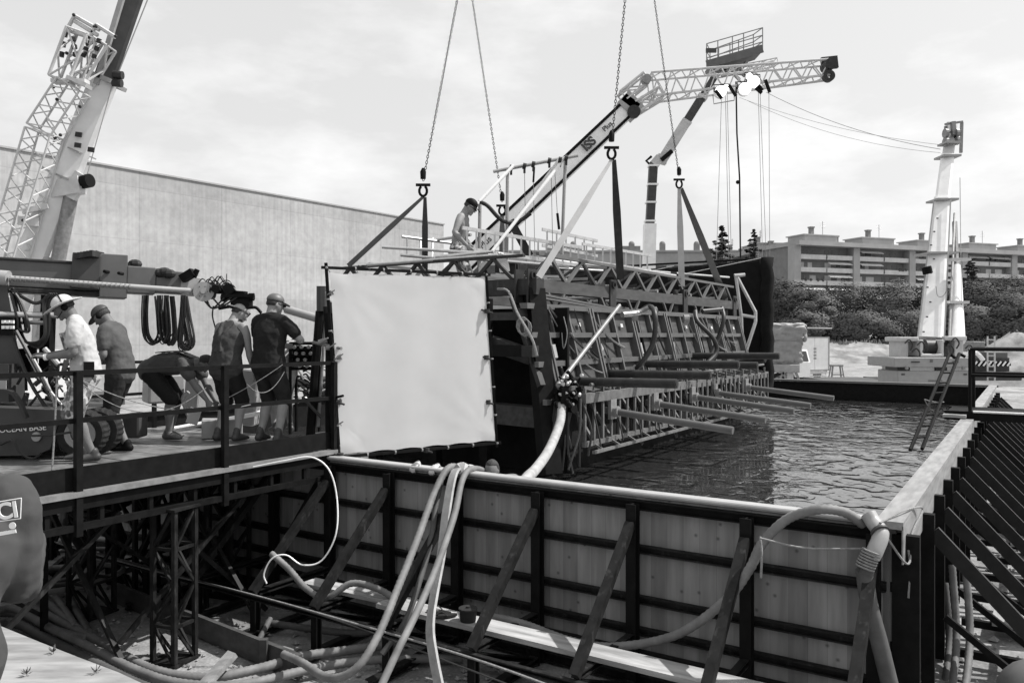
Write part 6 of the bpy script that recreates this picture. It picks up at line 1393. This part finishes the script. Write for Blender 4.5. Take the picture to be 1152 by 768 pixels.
def head_shape(mb, c, mt, k=1.0):
    def fn(p, d):
        x, y, z = p
        if z < 0: q = min(1, -z / .118); x *= 1 - .34 * q ** 1.4; y = y * (1 - .18 * q) + .012 * q
        if d.y > .3: y += .004 * (1 - abs(z) / .12)
        if y < 0 and z < -.02: y *= 1 - .25 * min(1, (-z - .02) / .08)
        return V((x, y, z)) * k
    mb.ball(c, (.076, .097, .12), 24, 18, fn=fn, mtx=mt)
    T = lambda x, y, z: c + mt @ (V((x, y, z)) * k)
    mb.loft([T(0, .088, .012), T(0, .103, -.012), T(0, .112, -.030)], [(.008 * k, .01 * k), (.011 * k, .012 * k), (.015 * k, .011 * k)], 8, side=mt @ V((1, 0, 0)), sp=2)
    mb.loft([T(-.03, .087, .026), T(0, .094, .024), T(.03, .087, .026)], [(.008 * k, .008 * k)] * 3, 8, side=mt @ UP, sp=2)
    mb.tube([T(-.022, .084, -.058), T(0, .095, -.056), T(.022, .084, -.058)], .0075 * k, 6); mb.tube([T(-.018, .083, -.068), T(0, .092, -.069), T(.018, .083, -.068)], .008 * k, 6)
    mb.ball(T(0, .075, -.095), .022 * k, 8, 6)
    for s in (-1, 1): mb.ball(T(s * .077, -.004, -.006), (.010 * k, .018 * k, .03 * k), 8, 8, mtx=mt)
def person(label, loc, rz, H=1.78, lean=0, bend=0, twist=0, drop=0, hands=None, feet=((.11, 0), (-.11, 0)), head=(0, 0, 0), elbow=((.3, -1, -.3), (-.3, -1, -.3)), curl=.5,
           top=('tee', 'short'), bottom=('bshort', 'shorts'), shoes='rubber', hat=None, hair='hair', skin='skin', knee=(0, 1, 0), width=1.0, group=None, extra=None, socks=None, vs=.009, only=None, hipshift=(0, 0), kneez=.46, beard=False, heel=0):
    t_ = thing('person', label, 'person', loc, rz, group); k = H / 1.78
    S_ = lambda x, y, z: V((x * k, y * k, z * k))
    lw = Matrix.Rotation(-R(lean), 3, 'X'); lb_ = Matrix.Rotation(-R(lean + bend), 3, 'X') @ Matrix.Rotation(R(twist), 3, 'Z')
    hip = S_(hipshift[0], hipshift[1], .95 - drop); wa = hip + lw @ S_(0, 0, .15); chs = wa + lb_ @ S_(0, .0, .2); shc = wa + lb_ @ S_(0, -.005, .36); nk = wa + lb_ @ S_(0, 0, .415)
    hm = Matrix.Rotation(-R(lean + bend), 3, 'X') @ Matrix.Rotation(R(twist + head[1]), 3, 'Z') @ Matrix.Rotation(-R(head[0]), 3, 'X') @ Matrix.Rotation(R(head[2]), 3, 'Y')
    hc = nk + (lb_ @ S_(0, .012, .04)) + hm @ S_(0, .02, .095)
    sx = V((1, 0, 0)); tx = lb_ @ sx; wd = width
    body = MB()
    if only != 'head':
        body.loft([hip - lw @ S_(0, 0, .06), hip + lw @ S_(0, 0, .02), wa, chs, wa + lb_ @ S_(0, -.01, .30), shc + lb_ @ S_(0, 0, .02)], [(.13 * k, .10 * k), (.165 * k * wd, .12 * k * wd), (.145 * k * wd, .108 * k * wd), (.165 * k * wd, .118 * k * wd), (.165 * k, .10 * k), (.12 * k, .075 * k)], 20, side=tx)
        body.loft([shc + lb_ @ S_(-.14, 0, -.01), shc + lb_ @ S_(0, 0, .02), shc + lb_ @ S_(.14, 0, -.01)], [(.055 * k, .055 * k), (.065 * k, .06 * k), (.055 * k, .055 * k)], 12, side=lb_ @ UP)
    body.loft([shc + lb_ @ S_(0, 0, -.01), nk, hc - hm @ S_(0, .02, .04)], [(.075 * k, .065 * k), (.063 * k, .064 * k), (.06 * k, .064 * k)], 14, side=tx)
    head_shape(body, hc, hm, k)
    sh = [shc + lb_ @ S_(s * .175 * (.5 + .5 * wd), 0, -.015) for s in (1, -1)]; el, wr = [], []
    hands = hands or ((.3, .05, .8), (-.3, .05, .8))
    for i, s in enumerate((1, -1)):
        e, w_ = ik(sh[i], S_(*hands[i][:3]), .30 * k, .27 * k, elbow[i]); el.append(e); wr.append(w_)
        if only != 'head' or i in (extra or ()):
            body.loft([sh[i] - lb_ @ S_(s * .02, 0, 0), sh[i].lerp(e, .35), sh[i].lerp(e, .8), e, e.lerp(w_, .3), e.lerp(w_, .7), w_], [(.062 * k, .062 * k), (.058 * k, .060 * k), (.046 * k, .048 * k), (.043 * k, .043 * k), (.049 * k, .046 * k), (.036 * k, .034 * k), (.029 * k, .025 * k)], 14, side=lb_ @ V((0, 1, 0)))
            hd_ = hands[i][3] if len(hands[i]) > 3 else (w_ - e); pn = hands[i][4] if len(hands[i]) > 4 else V((-s, 0, 0))
            hand(body, w_, hd_, pn, s, curl, k)
    hj = [hip + S_(s * .095, 0, -.03) for s in (1, -1)]; kn, an = [], []
    if only != 'head':
        for i, s in enumerate((1, -1)):
            a_ = S_(feet[i][0], feet[i][1], .09 + (feet[i][2] if len(feet[i]) > 2 else 0)); kk, a2 = ik(hj[i], a_, .45 * k, .43 * k, knee); kn.append(kk); an.append(a2); back = -(V(knee).normalized())
            body.loft([hj[i], hj[i].lerp(kk, .3), hj[i].lerp(kk, .8), kk, kk.lerp(a2, .28) + back * .012 * k, kk.lerp(a2, .65), a2, a2 - UP * .03 * k], [(.088 * k, .095 * k), (.082 * k, .09 * k), (.058 * k, .06 * k), (.054 * k, .057 * k), (.063 * k, .068 * k), (.048 * k, .05 * k), (.037 * k, .041 * k), (.036 * k, .04 * k)], 16, side=sx)
    o = body.build('body', skin, t_, smooth='all'); vox(o, vs, 3)
    # clothes
    if top and only != 'head':
        m_, sl_ = top; b = MB(); e_ = .014 * k
        b.loft([hip - lw @ S_(0, 0, .03), hip + lw @ S_(0, 0, .03), wa, chs, wa + lb_ @ S_(0, -.01, .30), shc + lb_ @ S_(0, 0, .005)], [((.17 * wd + .02) * k, (.13 * wd + .015) * k), (.165 * k * wd + e_ * 1.2, .12 * k * wd + e_ * 1.4), (.148 * k * wd + e_ * 1.3, .11 * k * wd + e_ * 1.5), (.168 * k * wd + e_, .12 * k * wd + e_), (.168 * k + e_, .10 * k + e_), (.12 * k + e_, .07 * k + e_)], 20, side=tx)
        if sl_ != 'none':
            b.loft([shc + lb_ @ S_(-.13, 0, -.005), shc + lb_ @ S_(0, -.005, .015), shc + lb_ @ S_(.13, 0, -.005)], [(.064 * k + e_, .064 * k + e_), (.070 * k + e_, .066 * k + e_), (.064 * k + e_, .064 * k + e_)], 12, side=lb_ @ UP)
            for i, s in enumerate((1, -1)):
                f_ = .62 if sl_ == 'short' else 1.0; pts = [sh[i] - lb_ @ S_(s * .03, 0, 0), sh[i].lerp(el[i], .3), sh[i].lerp(el[i], f_)]; rr = [(.066 * k + e_,) * 2, (.064 * k + e_,) * 2, (.06 * k + e_ * 1.3,) * 2]
                if sl_ == 'long': pts += [el[i].lerp(wr[i], .5), el[i].lerp(wr[i], .88)]; rr[-1] = (.05 * k + e_,) * 2; rr += [(.047 * k + e_,) * 2, (.038 * k + e_,) * 2]
                b.loft(pts, rr, 14, side=lb_ @ V((0, 1, 0)))
        else:
            for s in (1, -1): b.loft([chs + lb_ @ S_(s * .09, -.03, .0), shc + lb_ @ S_(s * .10, -.01, .045), chs + lb_ @ S_(s * .09, .05, .0)], [(.035 * k, .03 * k)] * 3, 8, side=tx)
            for s in (1, -1): b.strap([wa + lb_ @ S_(s * -.04, -.13 * wd, -.02), chs + lb_ @ S_(s * .03, -.137 * wd, 0), shc + lb_ @ S_(s * .09, -.085, .03)], .045 * k, .02 * k, up=lb_ @ V((0, -1, 0)))
        o = b.build('shirt' if sl_ != 'none' else 'tank_top', m_, t_, smooth='all'); vox(o, .011, 2, .026)
    if bottom and only != 'head':
        m_, kd = bottom; b = MB(); e_ = .02 * k
        b.loft([hip - S_(0, 0, .09), hip, hip + lw @ S_(0, 0, .06)], [((.14 * wd + .02) * k, .12 * k), ((.165 * wd + .014) * k, (.12 * wd + .014) * k), ((.158 * wd + .008) * k, (.118 * wd + .008) * k)], 20, side=sx)
        for i in (0, 1):
            if kd == 'shorts': pts = [hj[i], hj[i].lerp(kn[i], .4), hj[i].lerp(kn[i], .88), hj[i].lerp(kn[i], 1.0)]; rr = [(.09 * k + e_, .10 * k + e_), (.084 * k + e_, .092 * k + e_), (.072 * k + e_, .075 * k + e_), (.072 * k + e_, .075 * k + e_)]
            else: pts = [hj[i], hj[i].lerp(kn[i], .4), kn[i], kn[i].lerp(an[i], .5), an[i] - UP * .02]; rr = [(.09 * k + e_, .1 * k + e_), (.082 * k + e_, .09 * k + e_), (.06 * k + e_, .062 * k + e_), (.052 * k + e_, .055 * k + e_), (.048 * k + e_, .05 * k + e_)]
            b.loft(pts, rr, 16, side=sx)
        o = b.build('shorts' if kd == 'shorts' else 'trousers', m_, t_, smooth='all'); vox(o, .011, 2, .026)
    if shoes and only != 'head':
        for i, s in enumerate((1, -1)):
            a_ = an[i]; b = MB(); z0 = a_.z - .085 * k
            b.loft([V((a_.x, a_.y - .045 * k, z0 + .045 * k)), V((a_.x + s * .005, a_.y + .04 * k, z0 + .047 * k)), V((a_.x + s * .015, a_.y + .12 * k, z0 + .034 * k)), V((a_.x + s * .018, a_.y + .165 * k, z0 + .028 * k))], [(.042 * k, .045 * k), (.045 * k, .048 * k), (.052 * k, .034 * k), (.045 * k, .024 * k)], 14, side=sx)
            b.loft([V((a_.x, a_.y - .01, z0 + .05 * k)), V((a_.x, a_.y - .01, a_.z + .02 * k))], [(.046 * k, .055 * k), (.044 * k, .05 * k)], 12, side=sx)
            o = b.build('shoe', shoes, t_, smooth='all'); vox(o, .009, 2)
            if socks: MB().loft([a_ - UP * .0, a_ + UP * .05 * k], [(.042 * k, .046 * k)] * 2, 12, side=sx).build('sock', socks, t_, smooth='all')
    # eyes, hair, hats
    T = lambda x, y, z: hc + hm @ S_(x, y, z)
    for s in (1, -1): MB().ball(T(s * .031, .086, .006), (.013 * k, .006 * k, .006 * k), 8, 6, mtx=hm).build('eye', 'btee', t_, smooth='all')
    if hair:
        def hf(p, d):
            if d.y > .25 and d.z < .55: return p * .86
            if d.z < -.42: return p * .8
            return p
        MB().ball(T(0, -.008, .012), (.083 * k, .1 * k, .12 * k), 20, 14, fn=hf, mtx=hm).build('hair', hair, t_, smooth='all')
    if beard: MB().ball(T(0, .045, -.08), (.05 * k, .05 * k, .04 * k), 12, 8, mtx=hm).build('beard', 'hair', t_, smooth='all')
    if hat:
        kd, m_ = hat; b = MB(); sg = -1 if kd == 'capback' else 1
        def cf(p, d): return V((p.x, p.y, max(p.z, -.012 * k)))
        b.ball(T(0, -.005, .052 if kd != 'brim' else .05), (.088 * k, .108 * k, .088 * k), 24, 14, fn=cf, mtx=hm)
        if kd in ('cap', 'capback'):
            c_ = T(0, .0, .045); n_ = 12; o0 = len(b.v)
            for z in (0, -.008):
                for i in range(n_ + 1):
                    a = math.pi * i / n_; b.v.append(T(math.cos(a) * .075, sg * (.07 + math.sin(a) * .115), .045 + z - .02 * math.sin(a)))
                    b.v.append(T(math.cos(a) * .075, sg * .06, .05 + z))
            m2 = 2 * (n_ + 1)
            for i in range(n_):
                b.f += [(o0 + 2 * i, o0 + 2 * i + 2, o0 + 2 * i + 3, o0 + 2 * i + 1), (o0 + m2 + 2 * i, o0 + m2 + 2 * i + 1, o0 + m2 + 2 * i + 3, o0 + m2 + 2 * i + 2), (o0 + 2 * i, o0 + m2 + 2 * i, o0 + m2 + 2 * i + 2, o0 + 2 * i + 2)]
        if kd == 'brim':
            n_ = 28; o0 = len(b.v)
            for (rr, dz) in ((.085, .0), (.13, -.012), (.175, -.012), (.175, -.02), (.13, -.022), (.085, -.012)):
                for i in range(n_):
                    a = 2 * math.pi * i / n_; b.v.append(T(math.cos(a) * rr, math.sin(a) * rr * 1.15, .045 + dz + (.03 * abs(math.cos(a)) ** 2 - .012) * (rr - .08) * 10))
            for j in range(6):
                for i in range(n_): b.f.append((o0 + j * n_ + i, o0 + j * n_ + (i + 1) % n_, o0 + ((j + 1) % 6) * n_ + (i + 1) % n_, o0 + ((j + 1) % 6) * n_ + i))
        b.build('hat' if kd == 'brim' else 'cap', m_, t_, smooth='all')
    return dict(root=t_, T=T, hm=hm, hc=hc, chs=chs, shc=shc, wa=wa, lb=lb_, wr=wr, el=el, hip=hip, S=S_, sh=sh, k=k)
def facing(dx, dy): return math.atan2(dy, dx) - math.pi / 2     # heading so local +Y points along (dx, dy)
def on_deck(u, d, z=2.0): p = P(u, 377, d); return (p.x, p.y, z)
# 1 man in brimmed hat with headphones, facing left
r = person('man in pale brimmed hat, headphones and white printed T-shirt at the camera crane', on_deck(97, 8.5), facing(-1, -.5), 1.79, lean=8, bend=6, head=(14, 0, 0), hands=((.07, .36, 1.12, (0.1, .7, .1), (0, 0, -1)), (-.12, .36, 1.10, (0.1, .7, .1), (0, 0, -1))), elbow=((.5, -1, -.4), (-.5, -1, -.4)), top=('tee', 'short'), bottom=('pshort', 'shorts'), shoes='dgrey', hat=('brim', 'offwhite'), skin='skind', feet=((.09, .03), (-.10, -.06)), width=1.08)
b = MB(); T = r['T']
for s in (1, -1): b.disc(T(s * .083, -.005, -.005), r['hm'] @ V((1, 0, 0)), .034, .035, 16)
b.tube([T(math.cos(a) * .095, -.01, math.sin(a) * .145) for a in [R(x) for x in range(0, 181, 15)]], .008, 6); b.tube([T(-.08, .03, -.03), T(-.06, .09, -.07), T(-.02, .11, -.075)], .004, 5); b.build('headphones', 'black', r['root'], smooth='all')
c_ = r['chs']; lb_ = r['lb']; k = r['k']; b = MB(); n_ = 8
for i in range(n_ + 1):
    for j in (0, 1):
        a = -1.0 + i / n_ * 1.75; b.v.append(c_ + lb_ @ V((math.sin(a) * .215 * k, math.cos(a) * .158 * k, (.09 if j else -.2) * k)))
for i in range(n_): b.f.append((i * 2, i * 2 + 2, i * 2 + 3, i * 2 + 1))
o = b.build('shirt_print', 'picture', r['root'], smooth='all'); e = o.modifiers.new('thick', 'SOLIDIFY'); e.thickness = .006
MB().disc(r['wr'][1], r['wr'][1] - r['el'][1], .034, .03, 16).build('watch', 'white', r['root'])
MB().box(r['hip'] + V((-.2, -.03, .02)), (.06, .1, .16)).build('belt_pouch', 'black', r['root'])
# 2 man in dark cap and grey tee
r = person('man in dark baseball cap and charcoal T-shirt standing behind the man in the brimmed hat', on_deck(136, 9.25), facing(-1, .05), 1.73, lean=6, bend=10, head=(24, 0, 0), hands=((.15, .34, 1.05), (-.16, .34, 1.04)), top=('dtee', 'short'), bottom=('bshort', 'shorts'), shoes='black', hat=('cap', 'dgrey'), skin='skind', feet=((.10, .05), (-.10, -.12)), width=1.1)
b = MB(); b.disc(r['T'](.083, -.005, -.005), r['hm'] @ V((1, 0, 0)), .03, .03, 14); b.disc(r['T'](-.083, -.005, -.005), r['hm'] @ V((1, 0, 0)), .03, .03, 14); b.build('ear_defenders', 'black', r['root'], smooth='all')
# 3 man bending right down
r = person('man in dark overalls bending over with arms reaching down to the deck', on_deck(186, 10.3), facing(1, -.1), 1.78, lean=62, bend=26, drop=.06, head=(-15, 0, 0), hands=((.12, .70, .40, (.1, .3, -1), (-1, 0, 0)), (-.12, .62, .46, (0, .3, -1), (1, 0, 0))), elbow=((.5, -.6, .0), (-.5, -.6, .0)), top=('dtee', 'short'), bottom=('btee', 'shorts'), shoes='mgrey', hat=None, skin='skind', feet=((.10, .10), (-.10, .0)), hipshift=(0, -.16), width=1.1)
b = MB(); lb_ = r['lb']
for s in (1, -1): b.strap([r['wa'] + lb_ @ V((s * .08, -.15, -.05)), r['chs'] + lb_ @ V((s * .07, -.155, 0)), r['shc'] + lb_ @ V((s * .09, -.06, .07))], .05, .012, up=lb_ @ V((0, -1, 0)))
b.build('shoulder_strap', 'black', r['root'])
# 4 tank top man
r = person('man in charcoal tank top with backwards cap and dark beard looking down to the right', on_deck(254, 10.05), facing(.35, .93), 1.78, lean=6, bend=10, head=(20, -45, 0), hands=((.26, .22, .86), (-.30, .24, .86)), top=('wtank', 'none'), bottom=('btee', 'shorts'), shoes='dgrey', socks='dgrey', hat=('capback', 'lgrey'), skin='skin', feet=((.13, .05), (-.14, .02)), width=1.25, beard=True)
# 5 polo man
r = person('broad man in black polo shirt, dark shorts and cap seen from behind', on_deck(302, 10.0), facing(.35, .95), 1.86, lean=2, bend=4, head=(8, -35, 0), hands=((.18, .33, 1.22, (-.5, .5, .2), (0, 0, -1)), (-.1, .38, 1.15)), elbow=((1, -.5, -.5), (-1, -.5, -.5)), top=('btee', 'short'), bottom=('bshort', 'shorts'), shoes='dgrey', socks='dgrey', hat=('cap', 'mgrey'), skin='skin', feet=((.14, .0), (-.13, .02)), width=1.22)
b = MB(); T = r['T']; b.tube([T(-.08, 0, .01), T(-.06, .1, .012), T(0, .112, .012), T(.06, .1, .012), T(.08, 0, .01)], .004, 5); b.box(T(.032, .106, .006), (.04, .01, .03)); b.box(T(-.032, .106, .006), (.04, .01, .03)); b.build('glasses', 'black', r['root'])
# 6 bald man behind
r = person('bald man in white shirt half hidden behind the man in the black polo shirt', on_deck(318, 11.0), facing(-.5, .85), 1.72, lean=4, bend=8, head=(10, 20, 0), hands=((.2, .25, 1.0), (-.2, .25, 1.0)), top=('tee', 'short'), bottom=('lgrey', 'shorts'), shoes='dgrey', skin='skin', hair=None)
# 7 shirtless man on the rig
q = P(516, 343, 13.5); r = person('shirtless man in cap and camouflage shorts standing on top of the rig', (q.x, 13.5, 3.745), facing(1, -.18), 1.92, lean=2, bend=10, head=(22, 0, 0), hands=((.30, .20, .98), (-.26, .18, .98, (.2, .5, -.5), (0, 0, -1))), elbow=((.6, -1, -.2), (-.6, -1, -.2)), top=None, bottom=('pshort', 'shorts'), shoes='dgrey', hat=('cap', 'black'), skin='skin', feet=((.10, .08), (-.10, -.10)), width=1.02)
b = MB(); T = r['T']; b.box(T(.03, .105, .008), (.05, .012, .03)); b.box(T(-.03, .105, .008), (.05, .012, .03)); b.tube([T(-.08, 0, .01), T(-.055, .1, .012), T(.055, .1, .012), T(.08, 0, .01)], .005, 5); b.build('sunglasses', 'black', r['root'])
# 8 swimmer whose head shows over the wall
q = P(555, 527, 9.15); r = person('dark haired swimmer whose head shows just over the tank wall beside the screen corner', (q.x, 9.15, q.z - 1.66), facing(-.3, -.9), 1.78, head=(10, 0, 0), hands=((.33, .28, 1.55), (-.18, .42, 1.63, (0, .6, -.6), (0, -.3, -1))), elbow=((1, 0, -.6), (-1, .2, .6)), top=('btee', 'short'), bottom=None, shoes=None, skin='skind', curl=.7)
# 9 gloved hands on the wall top
q = W(4.78, -.36, 0); r = person('person in the tank gripping the wall top with both gloved hands under the screen', (q.x, q.y, 0), facing(NF.x, NF.y), 1.78, head=(35, 0, 0), lean=4, drop=.08, hands=((.18, .30, 1.87, (0, .7, -.2), (0, -.2, -1)), (-.10, .30, 1.87, (0, .7, -.25), (0, -.2, -1))), elbow=((1, .2, -.4), (-1, .2, -.4)), top=('wtank', 'short'), bottom=None, shoes=None, skin='skind', curl=.8, vs=.007)
for i, s in enumerate((1, -1)):
    b = MB(); hand(b, r['wr'][i], V((0, .7, -.28)), V((0, -.2, -1)), s, .8, 1.14); o = b.build('glove', 'glove', r['root'], smooth='all'); vox(o, .006, 2)
# 10 two workers in the gloom under the platform
q = G(80, 662); r = person('worker in dark trousers and boots standing under the platform among the hoses', (q.x, q.y, 0), facing(.7, .5), 1.78, lean=5, hands=((.25, .2, .9), (-.25, .2, .9)), top=('dtee', 'long'), bottom=('bshort', 'trousers'), shoes='rubber', skin='skind')
q = G(128, 655); r = person('worker bending in the dark beneath the platform beside the pale offcuts', (q.x, q.y, 0), facing(.8, .3), 1.76, lean=40, bend=15, hands=((.2, .5, .7), (-.2, .5, .7)), top=('btee', 'long'), bottom=('bshort', 'trousers'), shoes='rubber', skin='skind', hipshift=(0, -.1))
# 11 man in the foreground at the left edge
q = P(-10, 0, 2.35); r = person('man at the left edge seen from behind in grey shirt with white boxed print', (q.x - .235, 2.35, 1.45), facing(-.05, 1), 1.74, lean=2, bend=26, twist=4, head=(30, 40, -20), hands=((.12, .44, 1.20), (-.18, .42, 1.1)), elbow=((.02, -.1, -1), (-.3, -1, -.3)), top=('dtee2', 'long'), bottom=('dtee2', 'trousers'), shoes='dgrey', skin='skin', width=1.42, vs=.009)
shirt = [x for x in COL.objects if x.parent == r['root'] and x.name.startswith('shirt')][0]
pt = MB(); Y_ = 2.10
def PP(u, v): return P(u, v, Y_)
for (a_, c_) in ((( -30, 569), (24, 560)), ((24, 560), (23, 583)), ((23, 583), (-30, 590))): pt.tube([PP(*a_).lerp(PP(*c_), i / 8) for i in range(9)], .0012, 5)
pt.bar(PP(-10, 602), PP(18, 597), .002, .009)
pt.disc(PP(14, 591), (0, 1, 0), .009, .002, 16)
fr = pt.build('print_frame', 'letter', r['root'], world=True)
lt = text('CI', .06, PP(8, 575), (1, 0, .16), UP, 'letter', r['root'], th=.0015, name='print_letters', bold=.0012)
for o in (fr, lt):
    e = o.modifiers.new('wrap', 'SHRINKWRAP'); e.target = shirt; e.wrap_method = 'PROJECT'; e.use_project_x = False; e.use_project_y = True; e.use_positive_direction = True; e.use_negative_direction = False; e.offset = -.004; e.wrap_mode = 'ABOVE_SURFACE'
